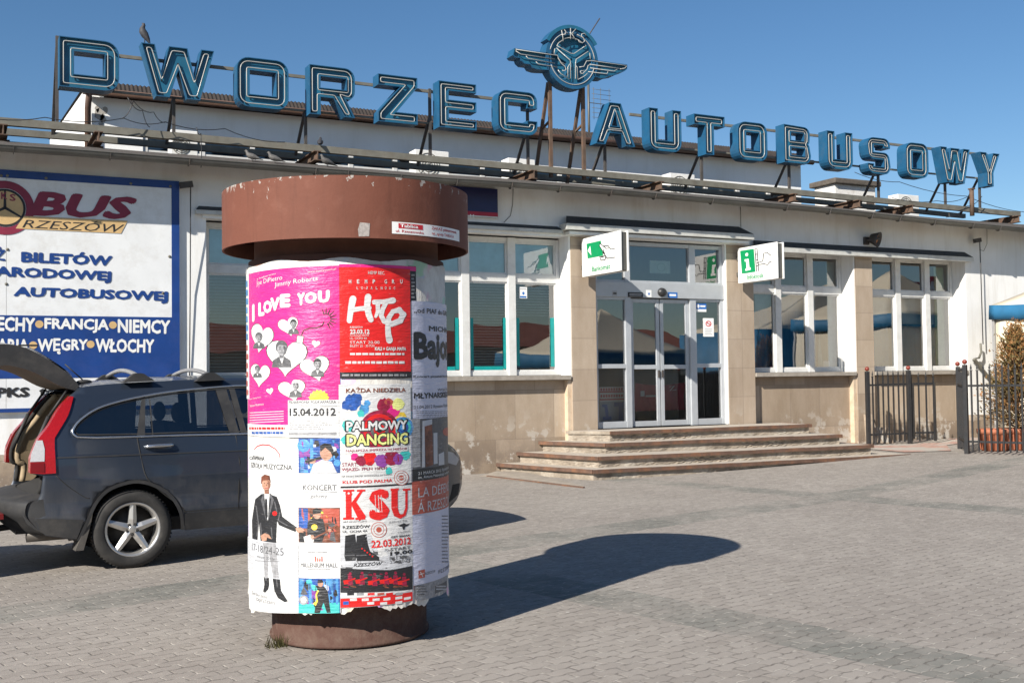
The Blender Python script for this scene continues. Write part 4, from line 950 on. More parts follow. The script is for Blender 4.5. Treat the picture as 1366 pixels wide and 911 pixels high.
# --- frame that carries the letters
ZR = 5.455; RX0, RX1 = -4.0, 22.2; YR1, YR2 = .30, 1.0
FRM = thing('letter_scaffold', (10, .6, 5.3), 'long rusty steel rail frame on the roof carrying the neon letters', 'frame')
RT_ = [(0, 157.5), (100, 164.8), (350, 187.5), (690, 218.5), (1010, 247.5), (1355, 282)]
RT_ = [atY(x, y+1.0, YR1) for x, y in RT_]; RT_ = [(RX0, RT_[0].z-.05)]+[(p.x, p.z-.05) for p in RT_]
def rail_z(X): return interp(RT_, X)
mb = MB(); xs_ = [RX0+i*(RX1-RX0)/9 for i in range(10)]
for a, b in zip(xs_, xs_[1:]): mb.bar((a, YR1, rail_z(a)), (b, YR1, rail_z(b)), .09, .11)
mb.build('rail', M['steel_grey'], FRM)
mb = MB()
for a, b in zip(xs_, xs_[1:]): mb.bar((a, YR2, rail_z(a)), (b-(1.0 if b == RX1 else 0), YR2, rail_z(b)), .08, .10)
mb.build('rail', M['steel_grey'], FRM)
for px in (3, 128, 415, 700, 868, 1045, 1130, 1200, 1341):          # short girders under both rails
    X = atY(px, 200+px*.07, .5).x; mb = MB(); z = rail_z(X)-.06; y0, y1 = .12, 1.25
    mb.box(X-.06, X+.06, y0, y1, z-.015, z); mb.box(X-.06, X+.06, y0, y1, z-.16, z-.145); mb.box(X-.008, X+.008, y0, y1, z-.145, z-.015)
    mb.box(X-.10, X+.10, .45, .60, 5.22, z-.16); mb.box(X-.10, X+.10, 1.05, 1.2, 5.24, z-.16)
    mb.build('girder', M['steel_rust'], FRM)
zl = lambda X: 6.02-.0*X
for px in (77, 234, 411, 578, 709, 812, 941, 1058, 1177, 1266, 1312):
    X = atY(px, 220, YR1).x; mb = MB(); zt = 6.85 if px == 77 else (6.1 if px not in (709, 578) else 6.7)
    ZR = rail_z(X); mb.bar((X, YR1+.13, ZR+.03), (X, YR1+.13, zt), .045, .045); mb.build('post', M['steel_dark'], FRM)
    mb = MB(); mb.bar((X-.02, YR2-.02, ZR), (X-.0, YB+.04, min(zt, 6.18)+(.5 if px == 77 else 0)), .045, .035); mb.build('brace', M['steel_dark'], FRM)
for tag_, x0, x1, dz in (('upper', 77, 700, 0), ('lower', 840, 1316, 0)):
    a, b = atY(x0, 110, YB), atY(x1, 110, YB); mb = MB()
    mb.bar((a.x, YB+.03, 6.66), (b.x, YB+.03, 6.66+(-.0)), .04, .05); mb.bar((a.x, YB+.03, 6.10), (b.x, YB+.03, 6.10), .035, .035); mb.build('letter_rail', M['steel_grey'], FRM)

# --- winged wheel emblem
EM = thing('winged_emblem', (10.2, .3, 5.45), 'blue winged wheel neon emblem with the letters PKS on rusty legs between the two words', 'emblem')
EYF, EYB = .10, .36
ze = lambda x, y: (660+x/6.83, 30+y/6.83)
def e2(x, y, Y=EYF): p = atY(*ze(x, y), Y); return (p.x, p.z)
EFN = lambda u, v, d: (u, EYB-d, v)
cx_, cz_ = e2(706, 335); RR = abs(e2(706, 62)[1]-e2(706, 605)[1])/2
mb = MB(); D = EYB-EYF
mb.prism([circle(cx_, cz_, RR, 48), circle(cx_, cz_, RR*.80, 48)], EFN, 0, D, 1, 1); mb.prism([circle(cx_, cz_, RR*.80, 48)], EFN, 0, D-.10, 0, 0)
mb.prism([[(cx_+RR*1.12*math.cos(rad(a)), cz_+RR*1.12*math.sin(rad(a))) for a in range(32, 155, 6)]+[(cx_+RR*1.003*math.cos(rad(a)), cz_+RR*1.003*math.sin(rad(a))) for a in range(152, 31, -6)]], EFN, .05, D+.03, 0, 1)
# spokes of the wheel
for ang in (90-63, 90+63, 270):
    c_, s_ = math.cos(rad(ang)), math.sin(rad(ang)); w = .10
    mb.prism([[(cx_+c_*r-s_*k, cz_+s_*r+c_*k) for r, k in ((.02, -w), (RR*.83, -w*1.25), (RR*.83, w*1.25), (.02, w))]], EFN, D-.12+.001*ang/90, D-.035+.001*ang/90, 0, 1)
mb.build('wheel_disc', [M['letter_face'], M['letter_side']], EM)
lw = [e2(*p) for p in ((180, 236), (330, 258), (480, 278), (500, 290), (500, 436), (430, 434), (390, 430), (345, 415), (325, 385), (270, 378), (240, 350), (232, 325), (185, 320), (165, 300))]
rw = [e2(*p) for p in ((915, 346), (1060, 366), (1207, 386), (1207, 425), (1185, 445), (1120, 462), (1100, 480), (1040, 490), (1000, 510), (960, 510), (905, 490))]
for w_ in (lw, rw):
    mb = MB(); mb.prism([w_], EFN, 0.01, D-.05, 0, 1)
    k = inset(w_, .014); w2 = w_ if area(w_) > 0 else w_[::-1]; n = len(w2)
    v = [EFN(*p, D-.05) for p in w2]+[EFN(*p, D) for p in w2]+[EFN(*p, D) for p in k]+[EFN(*p, D-.05) for p in k]
    for a in range(3): mb.add(v, [(a*n+i, a*n+(i+1) % n, (a+1)*n+(i+1) % n, (a+1)*n+i) for i in range(n)], 1)
    mb.build('wing', [M['letter_face'], M['letter_side']], EM)
nb = MB(); TD = D+.004
def nl(pts, closed=False, d=TD): nb.tube([EFN(*e2(*p), d) for p in pts], .0085, 6, closed)
def cir(r, a0, a1): nb.tube([EFN(cx_+RR*r*math.cos(rad(a)), cz_+RR*r*math.sin(rad(a)), TD) for a in range(a0, a1+1, 6)], .0085, 6)
cir(.86, 5, 80); cir(.86, 100, 166); cir(.86, 200, 345); cir(.86, 84, 96); cir(.70, 55, 125)
nl([(565, 215), (580, 190), (640, 150)]); nl([(565, 215), (600, 235), (690, 285), (720, 288), (830, 215), (825, 200)])
nl([(540, 290), (545, 245), (560, 235), (685, 345), (690, 375), (690, 512), (680, 520), (600, 470), (575, 435)])
nl([(870, 340), (865, 285), (850, 268), (740, 340), (735, 375), (735, 515), (760, 522), (820, 490), (845, 465)])
nl([(665, 500), (665, 410), (680, 385), (690, 380)]); nl([(755, 510), (750, 410), (740, 400)])
nl([(190, 248), (480, 292), (570, 302), (578, 330), (600, 370), (640, 405), (648, 430), (635, 445), (615, 440)]); nl([(190, 262), (235, 292), (545, 338)]); nl([(285, 308), (300, 330), (545, 375)]); nl([(375, 362), (395, 382), (570, 410)]); nl([(575, 325), (600, 365), (640, 382)])
nl([(770, 410), (810, 405), (835, 355), (880, 352), (1200, 398), (1185, 420), (1140, 428)]); nl([(865, 385), (1170, 428)]); nl([(870, 418), (1085, 448), (1115, 430)]); nl([(850, 452), (1020, 472), (1030, 452)]); nl([(780, 465), (800, 470), (840, 430), (850, 395), (880, 388)]); nl([(780, 465), (778, 448), (815, 440)])
nl([(615, 180), (612, 140), (600, 80), (625, 72), (642, 95), (632, 118), (600, 122)], d=TD+.03)
nl([(682, 160), (682, 60)], d=TD+.03); nl([(730, 68), (692, 108), (730, 170)], d=TD+.03)
nl([(825, 130), (810, 108), (785, 112), (780, 130), (800, 150), (810, 178), (790, 195), (760, 185), (755, 165)], d=TD+.03)
nb.build('neon_tube', M['neon'], EM)
zbm = cz_-RR*.9
for px in (735, 779):
    X = atY(px, 180, .32).x; mb = MB(); mb.bar((X, .34, ZR-.02), (X, .34, zbm+.12), .06, .06); mb.bar((X, YR2, ZR-.05), (X, .40, zbm+.1), .055, .05); mb.bar((X, .34, 6.35), (X, .62, 6.27), .035, .035)
    mb.build('leg', M['steel_rust'], EM)
mb = MB(); p0 = atY(776, 62, .34); p1 = atY(800, 25, .34); mb.tube([p0, p1], .011, 6); mb.build('lightning_rod', M['steel_dark'], EM)

# ================================================================== OTHER ROOF THINGS
def unit(px0, py0, px1, py1, Y, label, fan=True):
    a, b, c, d = px_rect(px0, py0, px1, py1, Y); c = min(c, 5.45); t = thing('air_conditioner', ((a+b)/2, Y+.2, c), label, 'air conditioner', 'white air conditioner units on the station roof')
    mb = MB(); mb.box(a, b, Y, Y+.32, c, d); mb.build('casing', M['white_paint'], t, bevel=.012)
    mb = MB(); cx0 = lerp(a, b, .38); cz0 = (c+d)/2; r = min((d-c)*.40, (b-a)*.33)
    for k in (1, .78, .56, .34): mb.tube([(cx0+r*k*math.cos(q), Y-.006, cz0+r*k*math.sin(q)) for q in [i*math.pi/10 for i in range(20)]], .006, 5, True)
    for i in range(4): mb.bar((cx0-r*math.cos(i*math.pi/4), Y-.006, cz0-r*math.sin(i*math.pi/4)), (cx0+r*math.cos(i*math.pi/4), Y-.006, cz0+r*math.sin(i*math.pi/4)), .006, .006)
    mb.build('fan_grille', M['steel_grey'], t)
    mb = MB(); mb.box(a+.05, a+.10, Y, Y+.3, 5.2, c-.001); mb.box(b-.10, b-.05, Y, Y+.3, 5.2, c-.001); mb.build_each('foot', M['steel_dark'], t)
unit(228, 174, 264, 202, 2.2, 'white air conditioner box on the roof below the rooftop letter W')
unit(554, 201, 599, 228, 2.2, 'white air conditioner unit on the roof below the neon letter E')
unit(678, 212, 714, 233, 2.2, 'white air conditioner unit on the roof below the neon letter C')
unit(894, 232, 927, 253, 2.2, 'white air conditioner unit on the roof below the neon letter T')
unit(1198, 260, 1226, 283, 2.2, 'white air conditioner unit on the roof just right of the brick chimney')
# chimney block
c0 = atY(1102, 260, 2.6); c1 = atY(1168, 260, 2.6); zt = atY(1135, 247, 2.6).z
CH = thing('chimney', ((c0.x+c1.x)/2, 3.1, 5.25), 'squat white chimney block with a dark slab cap on the roof at right', 'chimney')
mb = MB(); mb.box(c0.x+.28, c1.x, 2.6, 3.3, 5.2, zt); mb.build('stack', mat('chimney_plaster', (.70, .69, .66), .9, 0, .06, 4, (.42, .38, .33), .6, 4, .4, 20), CH, bevel=.015)
mb = MB(); mb.box(c0.x+.2, c1.x+.1, 2.5, 3.4, zt, zt+.13); mb.build('cap', mat('chimney_cap', (.10, .085, .07), .9, 0, .3, 8), CH, bevel=.02)
mb = MB()
for u in (.30, .36, .48, .54): x = lerp(c0.x+.28, c1.x, u); mb.box(x-.035, x+.035, 2.585, 2.599, zt-.42, zt-.32)
x = lerp(c0.x, c1.x, .88); mb.box(x-.12, x+.12, 2.585, 2.598, zt-.55, zt-.22); mb.build_each('vent_opening', mat('vent_brown', (.09, .07, .055), .9), CH)
# TV aerial behind the emblem
A_ = thing('aerial', (10.9, 3.2, 6.0), 'thin pale television aerial mast standing behind the winged emblem', 'aerial')
p0 = atY(786, 190, 6.0); p1 = atY(784.5, 105, 6.0); mb = MB(); mb.tube([(p0.x, 6.0, 7.2), (p0.x, 6.0, p1.z)], .03, 6); mb.build('mast', M['zinc'], A_)
mb = MB()
for i in range(7): z = lerp(p1.z-.95, p1.z-.25, i/6); mb.tube([(p0.x+.1, 6.0, z), (p0.x+.65, 6.0, z)], .006, 5)
for xx in (.15, .35, .6): mb.tube([(p0.x+xx, 6.0, p1.z-1.0), (p0.x+xx, 6.0, p1.z-.2)], .006, 5)
mb.bar((p0.x, 6.0, p1.z-.6), (p0.x+.4, 6.0, p1.z-.6), .015, .015); mb.build('reflector', M['zinc'], A_)
# rusty pipe stub and wires
p = atY(1297, 290, .1); mb = MB(); mb.tube([(p.x, .1, 5.15), (p.x, .1, 5.75)], .05, 8); mb.box(p.x-.05, p.x+.05, .04, .16, 5.74, 5.77); tag(mb.build('pipe_stub', M['steel_rust'], None, root=(p.x, .1, 5.15)), 'rusty upright pipe stub at the roof edge below the letter W at right', 'pipe')
def wire(pts, Y, label, r=.007, sag=True):
    q = [atY(x, y, Y) for x, y in pts]; out = []
    for a, b in zip(q, q[1:]):
        for i in range(6): t = i/6; p = a.lerp(b, t); p.z -= .06*4*t*(1-t)*(1 if sag else 0); out.append(p)
    out.append(q[-1]); mb = MB(); mb.tube(out, r, 5); return tag(mb.build('roof_wire', M['black_metal'], None, root=out[0]), label, 'wire', 'thin wires strung along the roof')
wire([(-40, 153), (60, 157), (165, 158), (220, 163), (300, 172), (380, 190)], .12, 'thin sagging wire strung across the roof below the letters D and W')
wire([(163, 158), (178, 135), (205, 150), (222, 163)], .1, 'tangled thin wire hanging under the letter W beside the white gable')
wire([(170, 130), (190, 148), (200, 170)], .1, 'short thin wire crossing the white hall wall under the letter W')
wire([(1140, 230), (1200, 243), (1290, 262), (1366, 283), (1420, 297)], .12, 'thin wire running off the right end of the rooftop sign')
wire([(1190, 264), (1250, 268), (1290, 263)], .12, 'short low wire tied to the rusty pipe stub at right')
wire([(1262, 290), (1290, 275), (1310, 262)], .1, 'short slack wire between the rails near the right end')
wire([(262, 170), (268, 178), (269, 200), (268, 224)], -.62, 'pale cable dropping over the gutter right of the billboard')

# pigeons
def pigeon(px, py, Y, s, head, col, label, z=None, pitch=0):
    """body, head and tail as one surface swept along a curved spine"""
    p = atY(px, py, Y); rz = rad(head); ca, sa = math.cos(rz), math.sin(rz); cp, sp = math.cos(rad(pitch)), math.sin(rad(pitch))
    z0 = p.z if z is None else (gut(p.x)+.02+.24*(Y+.56)/.86 if z == 'roof' else z)
    spine = [(-.19, .035, .004, .018), (-.13, .05, .012, .030), (-.07, .075, .036, .040), (0, .095, .056, .058), (.055, .112, .055, .060), (.085, .140, .042, .044), (.098, .170, .027, .028), (.108, .192, .026, .026), (.122, .203, .021, .020), (.134, .198, .010, .009), (.150, .190, .003, .003)]
    mb = MB(); n = 10; v = []
    for i, (x, zz, rz_, ry) in enumerate(spine):
        a = spine[max(i-1, 0)]; b = spine[min(i+1, len(spine)-1)]; d = Vector((b[0]-a[0], 0, b[1]-a[1])).normalized(); up = Vector((-d.z, 0, d.x))
        for k in range(n):
            t = 2*math.pi*k/n; q = Vector((x, 0, zz))+up*(rz_*math.sin(t))+Vector((0, 1, 0))*(ry*math.cos(t)); q = Vector((q.x*cp-(q.z-.09)*sp, q.y, q.x*sp+(q.z-.09)*cp+.09+.05*sp)); q *= s
            v.append((p.x+q.x*ca-q.y*sa, Y+q.x*sa+q.y*ca, z0+q.z))
    f = [(i*n+k, i*n+(k+1) % n, (i+1)*n+(k+1) % n, (i+1)*n+k) for i in range(len(spine)-1) for k in range(n)]+[tuple(range(n)), tuple((len(spine)-1)*n+k for k in range(n))]
    mb.add(v, f, 0, True)
    for sy in (-.02, .02):
        q = Vector((.0, sy, 0))*s; a = (p.x+q.x*ca-q.y*sa, Y+q.x*sa+q.y*ca, z0-.002); mb.tube([a, (a[0], a[1], z0+.06*s)], .005, 5, m=0)
    return tag(mb.build('pigeon', col, None, root=(p.x, Y, z0)), label, 'pigeon', 'pigeons resting on the roof')
pg = mat('pigeon_dark', (.035, .035, .04), .7, 0, .4, 30); pg2 = mat('pigeon_grey', (.10, .095, .09), .7, 0, .4, 30)
pigeon(193, 58.5, .28, 1.05, 165, pg, 'dark pigeon perched on top of the neon letter W', None, 42)
pigeon(337, 212, -.1, .85, 160, pg2, 'grey pigeon on the roof edge between the billboard and the column', 'roof')
pigeon(367, 213.5, -.1, .85, 165, pg2, 'speckled grey pigeon on the roof edge above the left side of the column', 'roof')
pigeon(427, 196.5, .26, .85, 70, pg, 'dark pigeon on the front rail with its back turned, under the letter R')
pigeon(437, 216, .0, .9, 185, pg2, 'grey pigeon huddled on the roof under the one on the rail', 'roof')
# ================================================================== ADVERTISING COLUMN
_m = rad(18.40); CC = Vector((CAM.x+7.38*math.sin(_m), CAM.y+7.38*math.cos(_m), 0))
RD, RCAP, RB = .651, .804, .502
ZB, ZTOP, ZC0, ZC1 = .25, 2.42, 2.492, 2.865
A0 = math.atan2(CAM.y-CC.y, CAM.x-CC.x)            # angle that faces the viewer; u is metres of arc to its right
def cyl(u, v, d=0.0, R=RD):
    a = A0+u/R; return Vector((CC.x+(R+d)*math.cos(a), CC.y+(R+d)*math.sin(a), v))
def on_cyl(x, y, R=RD):
    d = ray(x, y); ox, oy = CAM.x-CC.x, CAM.y-CC.y; a = d.x*d.x+d.y*d.y; b = 2*(ox*d.x+oy*d.y); c = ox*ox+oy*oy-R*R
    q = b*b-4*a*c; t = (-b-math.sqrt(max(0, q)))/(2*a); p = CAM+d*t
    an = math.atan2(p.y-CC.y, p.x-CC.x)-A0; an = (an+math.pi) % (2*math.pi)-math.pi
    return an*R, p.z
COLUMN = thing('advertising_column', (CC.x, CC.y, 0), 'round advertising column covered in posters under a wide brown metal cap', 'advertising column')
def chipped(name, col, chips, amt, scale, streak=(1, 1, 1)):
    m, nt, bs = nmat(name); p = pos(nt)
    c = mixc(nt, ramp(nt, noise(nt, p, 2.2, 5), .3, .7), tuple(x*.88 for x in col), tuple(x*1.1 for x in col))
    n2 = noise(nt, scaled(nt, p, streak), scale, 5, .7); z = N(nt, 'ShaderNodeSeparateXYZ'); nt.links.new(p, z.inputs[0])
    top = ramp(nt, z.outputs[2], ZC1-.11, ZC1); f = mth(nt, 'GREATER_THAN', mth(nt, 'ADD', n2, mth(nt, 'MULTIPLY', top, .16)), amt)
    drip = noise(nt, scaled(nt, p, (3.5, 3.5, .35)), 4.0, 5, .7); c = mixc(nt, mth(nt, 'MULTIPLY', ramp(nt, drip, .52, .72), .45), c, tuple(x*.55 for x in col))
    fade = noise(nt, p, 6.5, 4); c = mixc(nt, mth(nt, 'MULTIPLY', ramp(nt, fade, .55, .75), .25), c, (.26, .12, .085))
    c = mixc(nt, mth(nt, 'MULTIPLY', f, .85), c, chips)
    nt.links.new(c, bs.inputs['Base Color']); bs.inputs['Roughness'].default_value = .72; bs.inputs['Specular IOR Level'].default_value = .3
    bump(nt, bs, mth(nt, 'ADD', noise(nt, p, 30, 3), mth(nt, 'MULTIPLY', noise(nt, p, 2.2, 2), 5.0)), .16, .01); return m
cap_m = chipped('brown_cap_paint', (.152, .054, .034), (.38, .36, .33), .715, 16, (1, 1, .55))
base_m = mat('brown_base_paint', (.088, .047, .036), .85, 0, .2, 5, (.14, .11, .085), .6, 5, .35, 50, .25)
mb = MB(); mb.lathe([(0, .012), (RB+.015, .012), (RB+.015, .03), (RB, .035), (RB, ZB+.03)], (CC.x, CC.y, 0), 72)
mb.build('base_drum', base_m, COLUMN)
# torn paper layer all round, ragged at the bottom
pm, nt, bs = nmat('torn_paper'); p = pos(nt); cyz = scaled(nt, p, (1, 1, .7))
c = mixc(nt, ramp(nt, noise(nt, cyz, 5, 6, .7), .42, .6), (.66, .64, .59), (.50, .47, .42))
v = N(nt, 'ShaderNodeTexVoronoi'); v.inputs['Scale'].default_value = 5.5; nt.links.new(cyz, v.inputs['Vector'])
c = mixc(nt, mth(nt, 'MULTIPLY', ramp(nt, noise(nt, p, 3.0, 4), .56, .62), .8), c, mixc(nt, .55, v.outputs[1], (.62, .60, .58)))
nt.links.new(c, bs.inputs['Base Color']); bs.inputs['Roughness'].default_value = .75; bump(nt, bs, noise(nt, scaled(nt, p, (1, 1, .35)), 14, 5), .5, .02)
mb = MB(); n = 220; vs = []; rnd = random.Random(5); off = 0
for i in range(n):
    a = 2*math.pi*i/n; off += rnd.uniform(-.018, .018); off *= .9; big = .05*math.sin(a*7+1)+.03*math.sin(a*17)
    zb = ZB+.015+off+max(-.02, min(.075, big)); r = RD-.004
    for rr, z in ((r+.012*rnd.random()-.002, zb), (r, zb+.08), (r, 1.3), (r, ZTOP-.05+.015*math.sin(a*9)), (r-.03, ZTOP)): vs.append((CC.x+rr*math.cos(a), CC.y+rr*math.sin(a), z))
mb.add(vs, [(i*5+j, ((i+1) % n)*5+j, ((i+1) % n)*5+j+1, i*5+j+1) for i in range(n) for j in range(4)], 0, True)
mb.build('paper_layer', pm, COLUMN)
mb = MB(); mb.lathe([(RB+.06, ZB+.05), (RD-.012, ZB+.05), (RD-.012, ZTOP-.002), (RD-.05, ZTOP), (RD-.05, ZC0+.12), (RCAP-.01, ZC0+.13)], (CC.x, CC.y, 0), 72)
mb.build('drum', mat('column_core', (.13, .055, .035), .8, 0, .2, 6), COLUMN)
mb = MB(); cp_ = [(RCAP-.012, ZC0+.10), (RCAP-.012, ZC0), (RCAP, ZC0), (RCAP, ZC1), (RCAP-.012, ZC1+.002), (0, ZC1+.03)]
for a, b in zip(cp_, cp_[1:]): mb.lathe([a, b], (CC.x, CC.y, 0), 120)
cap = mb.build('cap', cap_m, COLUMN)
cap.rotation_euler = (0, 0, 0)
# sticker and grey patch on the cap
zE = lambda x, y: (290+x/3.903, 220+y/3.903)
capf = lambda u, v, d: cyl(u, v, d, RCAP)
a = on_cyl(*zE(908, 305), RCAP); b = on_cyl(*zE(1258, 352), RCAP); zt = on_cyl(*zE(1080, 310), RCAP)[1]; h = .072
pr_rd = mat('sticker_red', (.50, .02, .03), .5)
mb = MB(); mb.poly([[(a[0], zt-h), (b[0], zt-h), (b[0], zt), (a[0], zt)]], lambda u, v, d: (u, v, d), 0, .002); w = b[0]-a[0]
mb.poly([[(a[0]+.07*w, zt-h*.52), (a[0]+.36*w, zt-h*.52), (a[0]+.36*w, zt-h*.1), (a[0]+.07*w, zt-h*.1)]], lambda u, v, d: (u, v, d), 1, .003)
mb.text('Tablica', (a[0]+.09*w, zt-h*.44, a[0]+.30*w, zt-h*.16), lambda u, v, d: (u, v, .004+d), 0, .03)
mb.text('ZAKAZ plakatowania', (a[0]+.48*w, zt-h*.45, a[0]+.92*w, zt-h*.12), lambda u, v, d: (u, v, .003+d), 1, .02); mb.text('tel. zgody TABLICA', (a[0]+.48*w, zt-h*.88, a[0]+.86*w, zt-h*.58), lambda u, v, d: (u, v, .003+d), 1, .01)
mb.text('ul. Rzeszowska', (a[0]+.04*w, zt-h*.86, a[0]+.37*w, zt-h*.64), lambda u, v, d: (u, v, .003+d), 1, .01)
tag(wrap_build(mb, capf, 'sticker', [M['white'], pr_rd]), 'long white sticker with red lettering on the brown cap of the column', 'sticker')
a = on_cyl(*zE(735, 300), RCAP); b = on_cyl(*zE(795, 375), RCAP); mb = MB()
mb.poly([[(a[0], b[1]), (a[0]-.004, (a[1]+b[1])/2), (a[0]+.008, a[1]), (b[0], a[1]-.004), (b[0]-.006, b[1]+.003)]], lambda u, v, d: (u, v, d), 0, .002)
tag(wrap_build(mb, capf, 'tape_patch', [mat('grey_tape', (.30, .27, .25), .6, 0, .3, 60)]), 'grey torn tape patch in the middle of the brown cap', 'patch')

# ------------------------------------------------------------------ posters
ID = lambda u, v, d: (u, v, d)
def paper(name, col, rough=.5, var=.07, sc=7):
    m, nt, bs = nmat(name); p = pos(nt)
    nt.links.new(mixc(nt, ramp(nt, noise(nt, p, sc, 6, .7), .3, .72), tuple(x*(1-var) for x in col), tuple(min(1, x*(1+var*.7)) for x in col)), bs.inputs['Base Color']); bs.inputs['Roughness'].default_value = rough
    base = bs.inputs['Base Color'].links[0].from_socket; sc_ = noise(nt, scaled(nt, p, (1, 1, 3.2)), 12, 6, .75); nt.links.new(mixc(nt, mth(nt, 'MULTIPLY', ramp(nt, sc_, .60, .70), .35), base, (.55, .54, .52)), bs.inputs['Base Color'])
    h = mth(nt, 'ADD', noise(nt, scaled(nt, p, (1, 1, 2.6)), 9, 4, .6), mth(nt, 'MULTIPLY', noise(nt, scaled(nt, p, (.6, .6, 5)), 22, 3), .5)); bump(nt, bs, h, .6, .014); return m
P = {'skin_dark': paper('print_skin_shade', (.24, .11, .07), .5, .3, 30), 'white': paper('poster_white', (.61, .61, .60)), 'pink': paper('poster_pink', (.66, .022, .21), .4), 'black': paper('poster_black', (.018, .018, .02)), 'red': paper('poster_red', (.62, .016, .014), .4), 'grey': paper('poster_grey', (.30, .30, .31), .5, .4, 40),
     'skin': paper('print_skin', (.46, .25, .17), .5, .35, 30), 'lav': paper('poster_lavender', (.56, .57, .68)), 'orange': paper('poster_rust_red', (.42, .085, .055)), 'blue': paper('print_blue_deep', (.02, .09, .36), .5, .65, 16), 'lblue': paper('print_blue_light', (.07, .27, .55), .5, .6, 22),
     'yellow': paper('print_yellow', (.78, .55, .05)), 'lime': paper('print_lime', (.72, .74, .25)), 'teal': paper('print_teal', (.05, .45, .42)), 'purple': paper('print_purple', (.22, .05, .28)), 'brown': paper('print_brown', (.20, .065, .035), .5, .7, 20), 'mid': paper('print_midgrey', (.10, .10, .105), .5, .4, 40), 'maroon': paper('print_maroon', (.28, .012, .045), .5, .5, 22), 'light': paper('print_light_grey', (.50, .51, .53))}
PK = list(P)
class Poster:
    def __init__(s, name, label, rect, paper_col, z=(320, 340, 3.647), lay=0.0, corners=None):
        s.z = z; s.name = name; s.label = label; s.mb = MB(); s.used = []; s.lay = lay; s.k = 0
        s.rect(rect, paper_col, 0.0) if corners is None else s.poly(corners, paper_col, 0.0)
    def mi(s, c):
        if c not in s.used: s.used.append(c)
        return s.used.index(c)
    def pt(s, x, y): ox, oy, k = s.z; return on_cyl(ox+x/k, oy+y/k)
    def rect(s, r, c, d=.0012):
        x0, y0, x1, y1 = r; u0 = s.pt(x0, (y0+y1)/2)[0]; u1 = s.pt(x1, (y0+y1)/2)[0]; vt = s.pt((x0+x1)/2, y0)[1]; vb = s.pt((x0+x1)/2, y1)[1]
        s.k += 1; s.mb.poly([[(u0, vb), (u1, vb), (u1, vt), (u0, vt)]], ID, s.mi(c), s.lay+d+s.k*2e-6); return u0, vb, u1, vt
    def box(s, r):
        x0, y0, x1, y1 = r; return (s.pt(x0, (y0+y1)/2)[0], s.pt((x0+x1)/2, y1)[1], s.pt(x1, (y0+y1)/2)[0], s.pt((x0+x1)/2, y0)[1])
    def poly(s, pts, c, d=.0012, holes=()):
        s.k += 1; s.mb.poly([[s.pt(*p) for p in q] for q in (pts, *holes)], ID, s.mi(c), s.lay+d+s.k*2e-6)
    def circ(s, x, y, r, c, d=.0012, ry=None, n=18): s.poly(circle(x, y, r, n, ry), c, d)
    def line(s, pts, w, c, d=.0016):
        L, R = stroke(pts, w)
        for i in range(len(pts)-1): s.poly([tuple(L[i]), tuple(L[i+1]), tuple(R[i+1]), tuple(R[i])], c, d)
    def text(s, st, r, c, bold=0.0, shear=0.0, d=.0018): s.mb.text(st, s.box(r), lambda u, v, q: (u, v, s.lay+d+q), s.mi(c), bold, shear)
    def slant(s, st, bl, br, h, c, bold=0.0, d=.0018):
        P0, P1 = s.pt(*bl), s.pt(*br); P3 = s.pt(bl[0], bl[1]-h); P2 = s.pt(br[0], br[1]-h); vs, fs = glyphs(st, bold, 0)
        o = []
        for a, b, e in vs: lo = (lerp(P0[0], P1[0], a), lerp(P0[1], P1[1], a)); hi = (lerp(P3[0], P2[0], a), lerp(P3[1], P2[1], a)); o.append((lerp(lo[0], hi[0], b), lerp(lo[1], hi[1], b), s.lay+d+e))
        s.mb.add(o, fs, s.mi(c))
    def rows(s, r, n, c, seed=1, fill=.5, jit=.35):
        rnd = random.Random(seed); x0, y0, x1, y1 = r
        for i in range(n):
            y = lerp(y0, y1, (i+.5)/n); h = fill*(y1-y0)/n/2; x = x0; xe = x1-(x1-x0)*jit*rnd.random()
            while x < xe: w = min(rnd.uniform(.03, .11)*(x1-x0), xe-x); s.rect((x, y-h, x+w, y+h), c, .0016); x += w+.018*(x1-x0)
    def done(s): return tag(wrap_build(s.mb, lambda u, v, d: cyl(u, v, .0015+d), s.name, [P[c] for c in s.used]), s.label, 'poster', 'posters pasted on the column')
def clutter(p, r, cols, n, seed, d=.0020, big=.22):
    rnd = random.Random(seed); x0, y0, x1, y1 = r
    for i in range(n):
        w = (x1-x0)*rnd.uniform(.05, big); h = (y1-y0)*rnd.uniform(.06, big*1.4); x = rnd.uniform(x0, x1-w); y = rnd.uniform(y0, y1-h); k = rnd.uniform(-.5, .5)*w
        q = [(x+max(0, k)*.5, y), (x+w*rnd.uniform(.6, 1), y+h*rnd.uniform(0, .3)), (x+w, y+h*rnd.uniform(.7, 1)), (x+w*rnd.uniform(.2, .6), y+h), (x, y+h*rnd.uniform(.4, .9))]
        p.poly(q, rnd.choice(cols), d+i*4e-6)
